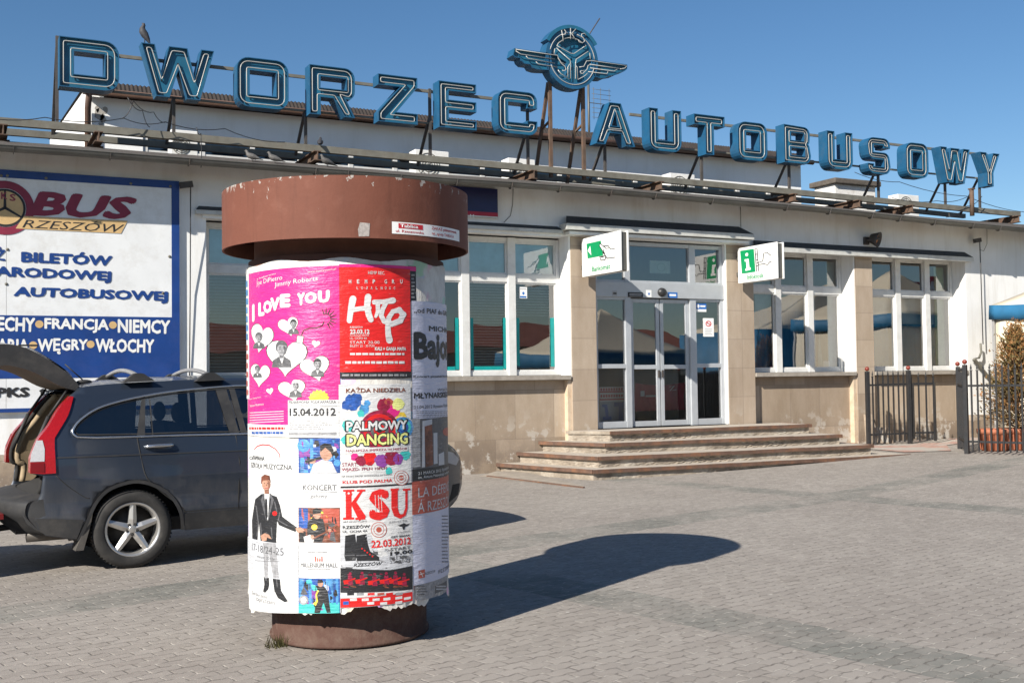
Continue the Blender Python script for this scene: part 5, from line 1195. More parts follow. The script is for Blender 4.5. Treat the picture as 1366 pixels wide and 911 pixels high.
def head(p, x, y, w, hair='black', skin='grey', suit='mid', d=.002):
    """small printed portrait: shoulders, face, hair"""
    p.poly([(x-w*1.2, y+w*2.3), (x-w*1.05, y+w*1.45), (x-w*.35, y+w*1.0), (x+w*.35, y+w*1.0), (x+w*1.05, y+w*1.45), (x+w*1.2, y+w*2.3)], suit, d)
    p.poly([(x-w*.3, y+w*1.0), (x+w*.3, y+w*1.0), (x+w*.05, y+w*1.9)], 'white', d+.0004)
    p.poly([(x-w*.28, y+w*.6), (x+w*.28, y+w*.6), (x+w*.25, y+w*1.25), (x-w*.25, y+w*1.25)], skin, d+.0006)
    p.circ(x, y-w*.15, w*.72, hair, d+.0006, w*.85); p.circ(x+w*.04, y+w*.12, w*.58, skin, d+.0009, w*.78)
    p.poly([(x-w*.6, y-w*.1), (x-w*.5, y-w*.75), (x+w*.3, y-w*.85), (x+w*.62, y-w*.2), (x+w*.4, y-w*.38), (x-w*.25, y-w*.42)], hair, d+.0011)
    dk = {'grey': 'mid', 'light': 'grey'}.get(skin, 'skin_dark')
    p.poly([(x+w*.25, y-w*.4), (x+w*.58, y-w*.1), (x+w*.55, y+w*.5), (x+w*.2, y+w*.85), (x+w*.32, y+w*.35)], dk, d+.0010); p.poly([(x-w*.3, y+w*.8), (x+w*.3, y+w*.75), (x+w*.2, y+w*1.1), (x-w*.2, y+w*1.05)], dk, d+.0008)
    for sx in (-.2, .28): p.circ(x+sx*w, y+w*.02, w*.10, 'black', d+.0012, w*.06, 8); p.line([(x+(sx-.14)*w, y-w*.16), (x+(sx+.14)*w, y-w*.18)], w*.07, 'black', d+.0012)
    p.line([(x+w*.04, y+w*.05), (x+w*.08, y+w*.28), (x-w*.03, y+w*.30)], w*.06, dk, d+.0012)
    p.line([(x-w*.15, y+w*.5), (x+w*.25, y+w*.48)], w*.1, 'mid', d+.0012)
# --- pink musical poster
p = Poster('poster', 'bright pink poster with white hearts and portraits, at upper left of the column', (44, 72, 485, 828), 'pink', corners=[(44, 95), (485, 52), (486, 828), (40, 830)])
p.slant('Joe DiPietro', (83, 157), (208, 128), 30, 'white', .0); p.slant('Jimmy Roberts', (170, 165), (380, 132), 30, 'white', .0); p.slant('www.iloveyouart.pl', (330, 92), (468, 76), 12, 'white', .0); p.slant('z kabaretu', (85, 123), (175, 95), 8, 'white')
for ch, x0, x1, yb, h in (('I', 62, 74, 328, 86), ('L', 92, 122, 300, 68), ('O', 116, 158, 286, 62), ('V', 150, 196, 275, 66), ('E', 196, 248, 258, 66), ('Y', 280, 318, 248, 62), ('O', 316, 376, 240, 58), ('U', 380, 438, 236, 62)): p.slant(ch, (x0, yb), (x1, yb-4), h, 'white', .085)
def heart(x, y, w, h, rot=0.0, bomb=False):
    q = []
    for i in range(28):
        t = 2*math.pi*i/28; a = 16*math.sin(t)**3/17; b = -(13*math.cos(t)-5*math.cos(2*t)-2*math.cos(3*t)-math.cos(4*t))/16
        q.append((x+w*(a*math.cos(rot)-b*math.sin(rot)), y+h*(a*math.sin(rot)+b*math.cos(rot))))
    g = [(x+(a-x)*1.05, y+(b-y)*1.05) for a, b in q]; p.poly(g, 'black', .0010); p.poly(q, 'white', .0014)
for a in ((108, 400, 58, 76, .25), (238, 345, 52, 50, -.25), (228, 492, 104, 96, .06), (100, 580, 50, 62, .1), (368, 548, 76, 66, -.25), (256, 655, 70, 58, -.2)): heart(*a)
for x, y, w, ha in ((95, 400, 24, 'mid'), (262, 335, 22, 'black'), (205, 455, 40, 'mid'), (88, 555, 18, 'mid'), (378, 530, 27, 'black'), (272, 632, 26, 'light')): head(p, x, y, w, ha)
p.poly([(280, 392), (312, 396), (306, 432), (276, 426)], 'white', .0018); p.line([(280, 392), (312, 396), (306, 432), (276, 426), (280, 392)], 3, 'black', .002)
p.line([(300, 392), (310, 368), (340, 356), (375, 355), (400, 345), (410, 325)], 5, 'black')
for a in range(-110, 80, 22): c_, s_ = math.cos(rad(a)), math.sin(rad(a)); p.line([(418+c_*22, 312+s_*22), (418+c_*56, 312+s_*56)], [7, 2], 'black')
heart(370, 432, 22, 20, .2); heart(148, 662, 18, 18, -.2)
p.poly([(385+(52 if i % 2 else 44)*math.cos(i*math.pi/16), 700+(46 if i % 2 else 39)*math.sin(i*math.pi/16)) for i in range(32)], 'yellow', .0018); p.rows((355, 672, 415, 695), 2, 'orange', 3)
p.slant('Hanna Śleszyńska', (48, 708), (105, 696), 11, 'white'); p.slant('Robert Rozmus', (52, 740), (118, 730), 11, 'white')
for i in range(5): p.line([(50, 768+i*12), (215, 760+i*12)], 3, 'white')
p.rect((40, 826, 245, 884), 'white', .0004); p.rows((48, 836, 235, 850), 1, 'red', 4, .8); p.rows((60, 858, 225, 872), 1, 'blue', 5, .8, .1)
p.done()
p = Poster('notice', 'small white notice with the date 15.04.2012 pasted over the pink poster', (237, 706, 482, 888), 'white', lay=.0042)
p.text('FILHARMONIA PODKARPACKA', (243, 708, 468, 722), 'mid'); p.text('15.04.2012', (245, 745, 468, 783), 'black', .03); p.line([(243, 738), (475, 735)], 1.5, 'mid'); p.rows((245, 800, 470, 850), 5, 'grey', 2, .35); p.rect((240, 862, 470, 876), 'grey'); p.rows((290, 727, 420, 733), 1, 'grey', 7)
p.done()
# --- red concert poster
zB = (440, 340, 3.643)
p = Poster('poster', 'black and magenta poster strip showing behind the right edge of the red one', (380, 55, 418, 228), 'black', zB); p.rect((45, 48, 418, 70), 'pink', .0004); p.rows((395, 90, 412, 215), 7, 'grey', 3); p.done()
p = Poster('poster', 'black bottom edge of an older poster showing under the red one', (52, 560, 395, 600), 'black', zB); p.rows((60, 576, 380, 592), 1, 'grey', 8, .6, .1); p.done()
p = Poster('poster', 'glossy red concert poster with white brush strokes in the middle of the column', (47, 62, 390, 568), 'red', zB, .0022)
p.text('HEMP REC.', (185, 80, 266, 96), 'white', .0); 
for ch, x in zip('HEMPGRU', (98, 137, 175, 213, 270, 306, 345)): p.text(ch, (x-6, 120, x+6, 140), 'white', .03)
for ch, x in zip('LOJALNOŚĆ', (134, 156, 178, 202, 226, 250, 270, 290, 312)): p.text(ch, (x-4, 154, x+4, 168), 'white', .01)
def brush(q, w, c='white'):
    L, R = stroke(q, w)
    for i in range(len(q)-1): p.poly([tuple(L[i]), tuple(L[i+1]), tuple(R[i+1]), tuple(R[i])], c, .0016)
    for i, a in enumerate(q): p.circ(a[0], a[1], (w[i] if isinstance(w, list) else w)*.5, c, .0016, n=10)
brush([(112, 215), (104, 255), (98, 295), (95, 320)], [34, 30, 27, 26]); brush([(185, 205), (180, 250), (188, 290), (198, 315)], [32, 30, 30, 28]); brush([(105, 268), (145, 262), (190, 258)], [24, 22, 24])
brush([(215, 230), (262, 228), (305, 222)], [24, 22, 30]); brush([(270, 235), (255, 265), (248, 295), (262, 322), (300, 336), (340, 320), (354, 290), (335, 268), (305, 275), (285, 305), (280, 350), (282, 385), (288, 415)], [22, 22, 24, 26, 28, 30, 32, 30, 24, 24, 26, 28, 32]); brush([(232, 240), (232, 275), (222, 300)], [22, 20, 14])
p.text('RZESZÓW', (98, 345, 160, 356), 'white', .01); p.text('23.03.12', (98, 362, 192, 385), 'white', .05); p.text('KLUB POD PALMĄ', (98, 388, 190, 398), 'white'); p.text('UL. CICHA 4A', (98, 400, 180, 411), 'white'); p.text('START 20.00', (98, 418, 240, 432), 'white'); p.text('BILETY 25 - 30 PLN', (98, 437, 215, 448), 'white'); p.text('KALI + GANJA MAFIA', (218, 447, 368, 470), 'white', .05)
p.rows((98, 475, 368, 488), 1, 'white', 5, .8, .05); p.rows((75, 515, 372, 530), 1, 'white', 6, .8, .05); p.done()
# --- dancing poster
p = Poster('poster', 'white dance night poster with colourful ink blots below the red one', (45, 628, 392, 1118), 'white', zB, .0022)
p.text('KAŻDA NIEDZIELA', (78, 640, 366, 668), 'brown', .03)
rnd = random.Random(12)
for x, y, r, c in ((110, 715, 42, 'blue'), (80, 730, 24, 'blue'), (135, 695, 22, 'blue'), (165, 750, 26, 'lblue'), (150, 770, 18, 'teal'), (180, 720, 16, 'lblue'), (260, 730, 34, 'maroon'), (300, 755, 36, 'pink'), (285, 715, 20, 'orange'), (330, 725, 30, 'lime'), (345, 790, 30, 'yellow'), (360, 840, 44, 'lblue'), (90, 830, 30, 'teal'), (75, 900, 22, 'teal'), (150, 1000, 26, 'maroon'), (195, 985, 36, 'red'), (250, 1000, 34, 'purple'), (300, 985, 38, 'maroon'), (330, 990, 26, 'purple'), (285, 1048, 18, 'teal'), (365, 970, 26, 'teal'), (120, 980, 20, 'pink')):
    p.poly([(x+r*rnd.uniform(.8, 1.12)*math.cos(i*.35), y+r*rnd.uniform(.8, 1.12)*math.sin(i*.35)) for i in range(18)], c, .0008+.00003*rnd.randrange(12))
for r, c in ((95, 'maroon'), (78, 'red'), (60, 'maroon'), (44, 'mid'), (28, 'red'), (14, 'black')): p.circ(240, 850, r, c, .0013+(.0001*(95-r)/20), n=30)
for r, c in ((52, 'lblue'), (40, 'teal'), (28, 'blue'), (14, 'lblue')): p.circ(352, 838, r, c, .0012+.0001*(52-r)/10)
p.text('PALMOWY', (72, 800, 380, 858), 'black', .11, 0, .0019); p.text('PALMOWY', (80, 806, 372, 852), 'white', .04, 0, .0023); p.text('DANCING', (74, 862, 384, 930), 'black', .11, 0, .0019); p.text('DANCING', (82, 868, 376, 924), 'lime', .04, 0, .0023)
p.rect((76, 934, 376, 960), 'white', .0019); p.text('NAJLEPSZA IMPREZA W MIEŚCIE', (78, 938, 372, 956), 'maroon', .02, 0, .0023)
p.text('START:  21:00', (60, 1008, 205, 1026), 'maroon', .0); p.text('WJAZD: 7PLN 10PLN', (58, 1032, 275, 1050), 'maroon', .01); p.text('NA HASŁO PALMA WCHODZISZ ZA DARMO', (58, 1068, 300, 1076), 'mid'); p.text('KLUB POD PALMĄ', (62, 1092, 302, 1112), 'red', .02)
for r, c in ((36, 'orange'), (33, 'white'), (24, 'orange'), (21, 'white')): p.circ(345, 1082, r, c, .0019+.0001*(36-r)/4)
p.circ(345, 1082, 13, 'orange', .0026); p.text('PALMA', (328, 1078, 362, 1086), 'white', .02, 0, .003); p.done()
# --- KSU poster
zD = (440, 560, 3.504)
p = Poster('poster', 'white rock concert poster with big red letters and black boots, at lower middle', (50, 308, 386, 868), 'white', zD, .0024)
p.rect((50, 306, 384, 312), 'black')
def serif(ch, x0, x1, y0, y1):
    w = x1-x0
    if ch == 'K': p.rect((x0+w*.12, y0, x0+w*.38, y1), 'red', .0015); p.line([(x1-w*.15, y0+4), (x0+w*.40, lerp(y0, y1, .52))], [10, 18], 'red'); p.line([(x0+w*.45, lerp(y0, y1, .42)), (x1-w*.12, y1-4)], [26, 38], 'red')
    if ch == 'K': 
        for a, b in ((0, .5), (.55, 1.0)): p.rect((x0+a*w, y1-10, x0+b*w, y1), 'red', .0014)
        for a, b in ((0, .5), (.62, 1.0)): p.rect((x0+a*w, y0, x0+b*w, y0+9), 'red', .0014)
    if ch == 'U':
        p.line([(x0+w*.2, y0), (x0+w*.2, lerp(y0, y1, .65)), (x0+w*.3, y1-20), (x0+w*.5, y1-9), (x0+w*.7, y1-18), (x0+w*.8, lerp(y0, y1, .65)), (x0+w*.8, y0)], [30, 30, 28, 20, 14, 11, 11], 'red')
        for a, b in ((0, .42), (.62, 1.0)): p.rect((x0+a*w, y0, x0+b*w, y0+9), 'red', .0014)
serif('K', 62, 165, 325, 465); p.text('S', (182, 322, 278, 468), 'red', .07); serif('U', 282, 374, 320, 460)
for x in (210, 225, 238): p.line([(x, 350), (x+4, 430)], 2.5, 'white', .0024)
p.circ(88, 345, 16, 'red', .0020); p.circ(88, 342, 5, 'white', .0024)
p.text('ART AKUSTYCZNY', (62, 470, 172, 478), 'mid'); p.text('SUPPORT: THE', (275, 470, 358, 478), 'mid'); p.text('RZESZÓW', (60, 489, 186, 506), 'black', .02); p.text('UL. CICHA 4A', (60, 514, 175, 525), 'mid', .02)
for r, c in ((37, 'orange'), (34, 'white'), (25, 'orange'), (22, 'white')): p.circ(228, 512, r, c, .0015+.0001*(37-r)/4)
p.circ(228, 512, 13, 'orange', .0022); p.poly([(315, 492), (335, 486), (345, 482), (355, 486), (372, 484), (360, 495), (350, 498), (346, 512), (340, 512), (336, 498), (325, 497)], 'black'); p.text('CROWN', (316, 518, 372, 526), 'mid'); p.text('GET BREAK', (283, 537, 372, 547), 'black', .02)
p.poly([(50, 540), (190, 535), (235, 640), (380, 610), (384, 700), (50, 700)], 'light', .0010)
clutter(p, (52, 600, 382, 698), ['light', 'grey', 'mid', 'white', 'light'], 50, 7, .0011, .14)
for x0 in (72, 125): p.poly([(x0, 540), (x0+45, 532), (x0+52, 580), (x0+62, 612), (x0+(105 if x0 > 100 else 50), 640), (x0+(103 if x0 > 100 else 48), 656), (x0+2, 658), (x0-4, 635)], 'black', .0018); p.rect((x0-2, 628, x0+45, 634), 'mid', .0022)
for i in range(5): p.line([(165+i*7, 545+i*14), (180+i*7, 540+i*14)], 3, 'light', .0024); p.circ(150+i*12, 600+i*9, 4, 'red', .0024, n=8)
p.text('22.03.2012', (192, 556, 376, 590), 'red', .03); p.text('START', (280, 592, 374, 607), 'mid', .02); p.text('19.00', (280, 610, 384, 628), 'black', .05); p.text('BILETY', (278, 634, 345, 650), 'mid', .0); p.text('25-30ZŁ', (278, 652, 378, 666), 'mid', .0)
p.poly([(55, 660), (170, 650), (320, 670), (290, 698), (60, 684)], 'light', .0013); p.text('RZESZÓW', (110, 662, 245, 682), 'black', .03, .3)
p.poly([(50, 690), (280, 700), (384, 680), (384, 790), (50, 805)], 'black', .0020)
rnd = random.Random(4)
clutter(p, (52, 712, 380, 786), ['maroon', 'black', 'mid', 'black', 'brown'], 50, 6, .0022, .1)
for x in (95, 150, 208, 262, 305, 345): 
    y = 740+rnd.uniform(-14, 6); p.circ(x, y-14, 7, 'maroon', .0024, n=10); p.poly([(x-12, y+40), (x-10, y-4), (x+9, y-4), (x+13, y+40)], 'maroon', .0024); p.line([(x-26, y+26), (x+24, y+8)], 6, 'red', .0026); p.poly([(x-32, y+18), (x-10, y+14), (x-8, y+34), (x-28, y+36)], 'red', .0026)
p.rect((55, 800, 382, 822), 'white', .0013)
for x, c in ((95, 'black'), (140, 'grey'), (190, 'red'), (235, 'orange'), (275, 'red'), (320, 'grey')): p.rect((x-14, 806, x+18, 818), c, .0017)
p.rect((50, 824, 384, 866), 'red', .0013)
for x, y in ((110, 838), (165, 838), (215, 838), (265, 835), (320, 830), (360, 832), (190, 855), (320, 852), (250, 856)): p.rect((x-16, y-6, x+16, y+6), 'white', .0017)
p.rect((62, 846, 88, 862), 'blue', .0017); p.done()
# --- music school poster
zC = (320, 560, 3.504)
p = Poster('poster', 'tall white music school poster with a man in a dark suit, at lower left', (40, 84, 472, 900), 'white', zC, .0020, corners=[(42, 88), (472, 82), (472, 900), (276, 902), (46, 880)])
p.line([(70, 138), (85, 122), (110, 115), (140, 118), (168, 135), (188, 160), (190, 180)], [2, 4, 5, 5, 4, 3, 2], 'red'); p.text('YAMAHA', (64, 168, 118, 188), 'black', .01); p.circ(56, 178, 8, 'black'); p.circ(56, 178, 5, 'white', .0016); p.text('SZKOŁA MUZYCZNA', (56, 206, 246, 230), 'black', .0)
S_ = 'black'
p.poly([(105, 345), (140, 345), (175, 358), (190, 400), (200, 450), (268, 500), (262, 522), (185, 490), (176, 470), (172, 562), (195, 800), (165, 802), (135, 590), (130, 600), (140, 770), (118, 772), (100, 565), (92, 470), (85, 560), (62, 575), (60, 470), (75, 370)], S_, .0016)
for q in ([(185, 470), (225, 492)], [(190, 430), (182, 470)], [(80, 400), (90, 480), (84, 540)], [(165, 380), (176, 430)], [(100, 480), (106, 560)], [(150, 500), (154, 555)], [(160, 600), (178, 780)], [(112, 590), (126, 750)]): p.line(q, 5, 'mid', .0019)
for q in ([(118, 345), (108, 372), (128, 470)], [(142, 345), (156, 372), (134, 470)]): p.line(q, [10, 13, 3], 'mid', .00195)
p.poly([(118, 345), (142, 345), (134, 470), (124, 440)], 'white', .0020); p.poly([(121, 368), (131, 368), (134, 450), (128, 465), (122, 445)], 'black', .0024)
p.circ(126, 300, 20, 'skin', .0018, 30); p.poly([(132, 280), (145, 290), (145, 312), (134, 328), (136, 305)], 'skin_dark', .0020); p.poly([(118, 328), (138, 322), (139, 346), (124, 344)], 'skin_dark', .0019); p.poly([(118, 325), (138, 325), (140, 352), (118, 352)], 'skin', .0017); p.poly([(102, 300), (104, 265), (120, 254), (142, 260), (147, 292), (140, 280), (112, 282)], 'brown', .0022)
for x in (119, 134): p.circ(x, 296, 2.4, 'black', .0024, n=8)
p.line([(120, 318), (136, 317)], 2.5, 'maroon', .0024); p.line([(127, 300), (129, 308)], 2.5, 'brown', .0024); p.circ(166, 436, 11, 'red', .0024)
p.poly([(262, 505), (285, 500), (302, 512), (298, 526), (270, 524)], 'skin', .0022); p.poly([(100, 540), (120, 528), (140, 535), (152, 556), (130, 548), (128, 562), (108, 566)], 'skin', .0022)
p.poly([(118, 768), (140, 768), (135, 790), (120, 806), (112, 800)], 'black', .0018); p.poly([(166, 800), (195, 796), (210, 820), (226, 845), (212, 850), (180, 830)], 'black', .0018)
p.rect((42, 572, 276, 740), 'light', .0026); p.poly([(112, 572), (172, 572), (186, 738), (160, 738), (138, 610), (134, 738), (120, 738)], 'grey', .0030); p.text('17-18/24-25', (62, 590, 208, 625), 'mid', 0, 0, .0034); p.text('marzec 2012r.', (85, 637, 170, 650), 'mid', 0, 0, .0034); p.line([(75, 655), (190, 660)], 2, 'mid', .0034); p.rows((70, 670, 190, 710), 3, 'grey', 3); p.text('Serdecznie', (60, 808, 130, 826), 'grey'); p.text('zapraszam!', (78, 832, 172, 862), 'grey')
# photographs down its right side
p.rect((276, 86, 468, 248), 'blue', .0016); clutter(p, (278, 88, 466, 246), ['lblue', 'blue', 'black', 'light', 'purple'], 34, 1, .0017); p.circ(300, 120, 30, 'lblue', .0019); p.rect((330, 88, 345, 246), 'lblue', .0018); p.rect((285, 190, 320, 246), 'lblue', .0018); p.circ(455, 200, 16, 'lblue', .0019)
p.poly([(330, 248), (345, 205), (385, 185), (430, 195), (455, 248)], 'light', .0022); p.circ(405, 150, 30, 'skin', .0024, 40); p.poly([(378, 150), (375, 120), (395, 108), (425, 112), (438, 140), (436, 175), (425, 150), (400, 128)], 'black', .0027); p.line([(308, 196), (345, 186), (382, 176)], [16, 11, 14], 'black', .0029); p.circ(340, 192, 16, 'skin', .0028, 12)
p.text('KONCERT', (296, 303, 452, 328), 'mid', .0); p.text('galowy', (330, 345, 410, 368), 'grey', 0, .2); p.line([(285, 338), (455, 336)], 1.5, 'grey')
p.rect((276, 410, 468, 572), 'brown', .0016); clutter(p, (278, 412, 466, 570), ['brown', 'black', 'orange', 'maroon', 'mid', 'yellow'], 40, 2, .0016); p.rect((278, 412, 320, 505), 'blue', .0018); p.poly([(380, 412), (466, 415), (466, 500), (420, 470)], 'orange', .0018); p.rect((280, 520, 310, 570), 'black', .0018)
p.poly([(315, 570), (318, 480), (345, 450), (390, 462), (402, 520), (385, 570)], 'black', .0022); p.circ(362, 438, 19, 'skin', .0024, 24); p.poly([(342, 440), (342, 418), (362, 410), (380, 420), (380, 434)], 'black', .0027); p.circ(350, 500, 14, 'yellow', .0025); p.poly([(300, 545), (330, 535), (350, 550), (345, 572), (305, 572)], 'white', .0029); p.line([(340, 555), (400, 525), (455, 490)], [9, 6, 8], 'brown', .0029); p.circ(340, 545, 9, 'skin', .0031); p.circ(420, 515, 9, 'skin', .0031); p.poly([(420, 560), (425, 525), (440, 520), (450, 570)], 'mid', .0022)
p.rows((320, 612, 415, 620), 1, 'grey', 3); 
for x in (354, 364, 374, 384): p.rect((x-3, 638 if x in (354, 384) else 644, x+3, 660), 'orange')
p.text('MILLENIUM HALL', (286, 668, 456, 688), 'mid', .0); p.rows((320, 694, 430, 700), 1, 'grey', 4)
p.rect((276, 740, 468, 900), 'blue', .0016)
clutter(p, (278, 742, 466, 898), ['lblue', 'teal', 'black', 'light', 'purple', 'blue'], 44, 3, .00175)
for x, w in ((290, 20), (330, 14), (420, 34), (455, 12)): p.rect((x-w/2, 742, x+w/2, 860), 'lblue', .0018)
p.poly([(276, 860), (466, 850), (466, 900), (276, 900)], 'teal', .0019); p.circ(300, 840, 22, 'grey', .0021); p.circ(300, 840, 14, 'light', .0023); p.poly([(285, 815), (300, 775), (320, 815)], 'mid', .0022)
p.poly([(350, 900), (362, 800), (368, 778), (395, 776), (412, 800), (425, 898), (408, 900), (392, 850), (375, 900)], 'black', .0024); p.circ(378, 762, 13, 'skin', .0025, 17); p.poly([(364, 762), (366, 746), (384, 743), (392, 758)], 'black', .0028); p.line([(368, 795), (358, 815), (362, 845), (350, 862)], [8, 7, 9, 16], 'yellow', .0029); p.done()
# --- lavender recital poster and the grey exhibition one
p = Poster('poster', 'lavender recital poster with large black lettering near the right edge of the column', (398, 230, 575, 800), 'lav', zB, .0022)
p.text('„od PIAF do GARO', (407, 262, 572, 290), 'black', .02); p.text('MICHAŁ', (478, 348, 574, 374), 'black', .03); p.text('Bajor', (404, 378, 606, 548), 'black', .055); p.text('Koncert piosenek francuskich', (404, 584, 585, 600), 'black', .02); p.text('WOJCIECH', (520, 648, 590, 665), 'black'); p.text('MŁYNARSKIEGO', (406, 668, 600, 696), 'black', .035); p.text('01.04.2012 Rzeszów Filharmonia', (405, 728, 592, 744), 'black'); p.rows((418, 756, 572, 790), 4, 'mid', 3, .3, .1); p.done()
p = Poster('poster', 'grey exhibition poster with a tower photo and a rust red band, lower right', (382, -8, 560, 755), 'lav', zD, .0020)
p.rect((382, -8, 556, 225), 'mid', .0010); p.rect((383, -6, 420, 220), 'grey', .0014); p.poly([(430, 5), (475, -4), (475, 20), (440, 30), (442, 220), (428, 222)], 'light', .0017); p.poly([(440, 28), (475, 18), (480, 210), (446, 220)], 'brown', .0016); p.rect((482, 60, 500, 205), 'light', .0017); p.poly([(505, 160), (530, 148), (532, 208), (506, 212)], 'light', .0017); p.circ(545, 55, 20, 'orange', .0017)
p.rect((382, 222, 556, 280), 'black', .0018); p.text('21 MARCA 2012, FILHARMONIA', (410, 232, 575, 248), 'white', .01, 0, .0024); p.text('im. Artura Malawskiego w Rzeszowie', (410, 252, 575, 268), 'white', .01, 0, .0024)
p.rect((382, 278, 556, 430), 'orange', .0018); p.text('LA DÉFENSE', (410, 292, 592, 348), 'light', -.01, 0, .0024); p.text('Á RZESZÓW', (408, 358, 592, 416), 'light', -.01, 0, .0024)
p.rows((520, 440, 552, 670), 14, 'mid', 9, .25, .2); p.rect((412, 700, 442, 738), 'orange'); p.line([(416, 722), (438, 714)], 3, 'white', .002); p.line([(420, 708), (432, 732)], 3, 'white', .002); p.text('RZESZÓW', (444, 702, 490, 718), 'mid', .0); p.text('FESTIWAL', (505, 690, 556, 708), 'mid'); p.done()
# scraps at the left edge and under the posters
p = Poster('poster', 'narrow older white poster curling round the far left edge of the column', (2, 120, 34, 845), 'white', zC, .0005); p.rows((6, 160, 28, 500), 14, 'mid', 2, .5); p.rows((4, 560, 20, 700), 6, 'blue', 3); p.done()
p = Poster('poster', 'small torn newsprint scrap stuck low on the right edge of the column', (398, 740, 545, 830), 'grey', zD, .0004, corners=[(398, 745), (548, 725), (545, 800), (470, 832), (400, 850)]); p.rows((405, 770, 460, 820), 4, 'mid', 2, .4); p.rect((490, 765, 545, 800), 'mid'); p.rows((495, 770, 545, 796), 2, 'light', 4, .5); p.done()
p = Poster('poster', 'torn scrap of coloured posters at the upper left edge of the column', (30, 90, 46, 700), 'white', (320, 340, 3.647), .0004); p.rows((31, 120, 44, 420), 7, 'lblue', 2, .7); p.rows((31, 430, 44, 690), 6, 'orange', 6, .6); p.done()
# weeds at its foot
rnd = random.Random(8); mb = MB()
c0 = atZ(372, 862)
for i in range(70):
    a = rnd.uniform(0, 6.28); r = rnd.uniform(0, .10); b = Vector((c0.x+r*math.cos(a), c0.y+r*math.sin(a)*.6, .0)); h = rnd.uniform(.03, .10); t = Vector((rnd.uniform(-.05, .05), rnd.uniform(-.05, .05), h)); w = Vector((.004, .002, 0))
    mb.add([b-w, b+w, b+t], [(0, 1, 2)])
tag(mb.build('weed_tuft', mat('dry_weed', (.14, .13, .05), .9, 0, .4, 50), None, recalc=False, root=c0), 'small dry weed tuft growing at the left foot of the column', 'plant')
# ================================================================== CAR
PSI = rad(4.7); CP = atZ(178, 758, 0); CP.z = ground_z(CP.x, CP.y)
CAR = thing('parked_car', (CP.x, CP.y, CP.z), 'dark blue grey sport utility car with its tailgate raised, parked behind the column', 'car', None, PSI)
WID = 1.80
def carfn(s, w, z): return (s, w, z)
class CB(MB):
    """shapes in the car's own axes: s forward from the rear wheel, w away from the viewer, z up"""
    def build(s, name, mats, parent=None, bevel=0.0, recalc=True, sub=None):
        me = bpy.data.meshes.new(name); me.from_pydata([tuple(v) for v in s.v], [], s.f)
        mats = mats if isinstance(mats, (list, tuple)) else [mats]
        for q in mats: me.materials.append(q)
        for p, mi, sm in zip(me.polygons, s.m, s.s): p.material_index = mi; p.use_smooth = sm
        if recalc:
            bm = bmesh.new(); bm.from_mesh(me); bmesh.ops.recalc_face_normals(bm, faces=bm.faces); bm.to_mesh(me); bm.free()
        ob = bpy.data.objects.new(name, me); COL.objects.link(ob); ob.parent = parent if parent is not None else CAR
        if bevel > 0:
            b = ob.modifiers.new('bevel', 'BEVEL'); b.width = bevel; b.segments = 2; b.limit_method = 'ANGLE'; b.angle_limit = rad(35)
        return ob
def inset_w(s, z):
    """how far the body side lies inside the widest line"""
    a = interp([(.2, .06), (.34, .03), (.5, .012), (.62, .02), (.80, .0), (.95, .012), (1.01, .016), (1.03, .022), (1.17, .05), (1.58, .20), (1.66, .27), (1.70, .36)], z)
    if s < -.45: a += .13*((-.45-s)/.62)**2
    if s > 2.75: a += .36*((s-2.75)/.8)**2
    # flare round the wheel arches
    for c in (0.0, 2.62):
        r = math.hypot(s-c, z-.34)
        if .38 < r < .62 and z < .95: a -= .022*math.cos((r-.38)/.24*math.pi/2)
    return a
def side(s, z, far, d=0.0):
    w = inset_w(s, z)+d; return (s, WID-w if far else w, z)
def panel(loops, far, d, mb, m=0, step=.09, smooth_=True):
    """a piece of the body side: cut into a fine grid, then bent onto the side surface"""
    flat = MB(); flat.poly(loops, lambda u, v, q: (u, v, 0)); me = bpy.data.meshes.new('t'); me.from_pydata(flat.v, [], flat.f); bm = bmesh.new(); bm.from_mesh(me)
    for ax in (0, 1):
        lo = min(v.co[ax] for v in bm.verts); hi = max(v.co[ax] for v in bm.verts); k = math.floor(lo/step)+1
        while k*step < hi:
            co = [0, 0, 0]; no = [0, 0, 0]; co[ax] = k*step+.0003; no[ax] = 1
            bmesh.ops.bisect_plane(bm, geom=bm.verts[:]+bm.edges[:]+bm.faces[:], plane_co=co, plane_no=no, dist=1e-5); k += 1
    bm.verts.ensure_lookup_table(); bm.verts.index_update()
    mb.add([side(v.co.x, v.co.y, far, d) for v in bm.verts], [tuple(v.index for v in f.verts) for f in bm.faces], m, smooth_); bm.free(); bpy.data.meshes.remove(me)
def dense(pts, n=6, closed=False):
    """smooth curve through points (Catmull-Rom)"""
    o = []; k = len(pts)
    rng = range(k if closed else k-1)
    for i in rng:
        p0, p1, p2, p3 = (pts[(i-1) % k] if closed or i > 0 else pts[0]), pts[i], pts[(i+1) % k], (pts[(i+2) % k] if closed or i+2 < k else pts[-1])
        for j in range(n):
            t = j/n; o.append(tuple(.5*((2*b)+(-a+c)*t+(2*a-5*b+4*c-d)*t*t+(-a+3*b-3*c+d)*t**3) for a, b, c, d in zip(p0, p1, p2, p3)))
    if not closed: o.append(pts[-1])
    return o
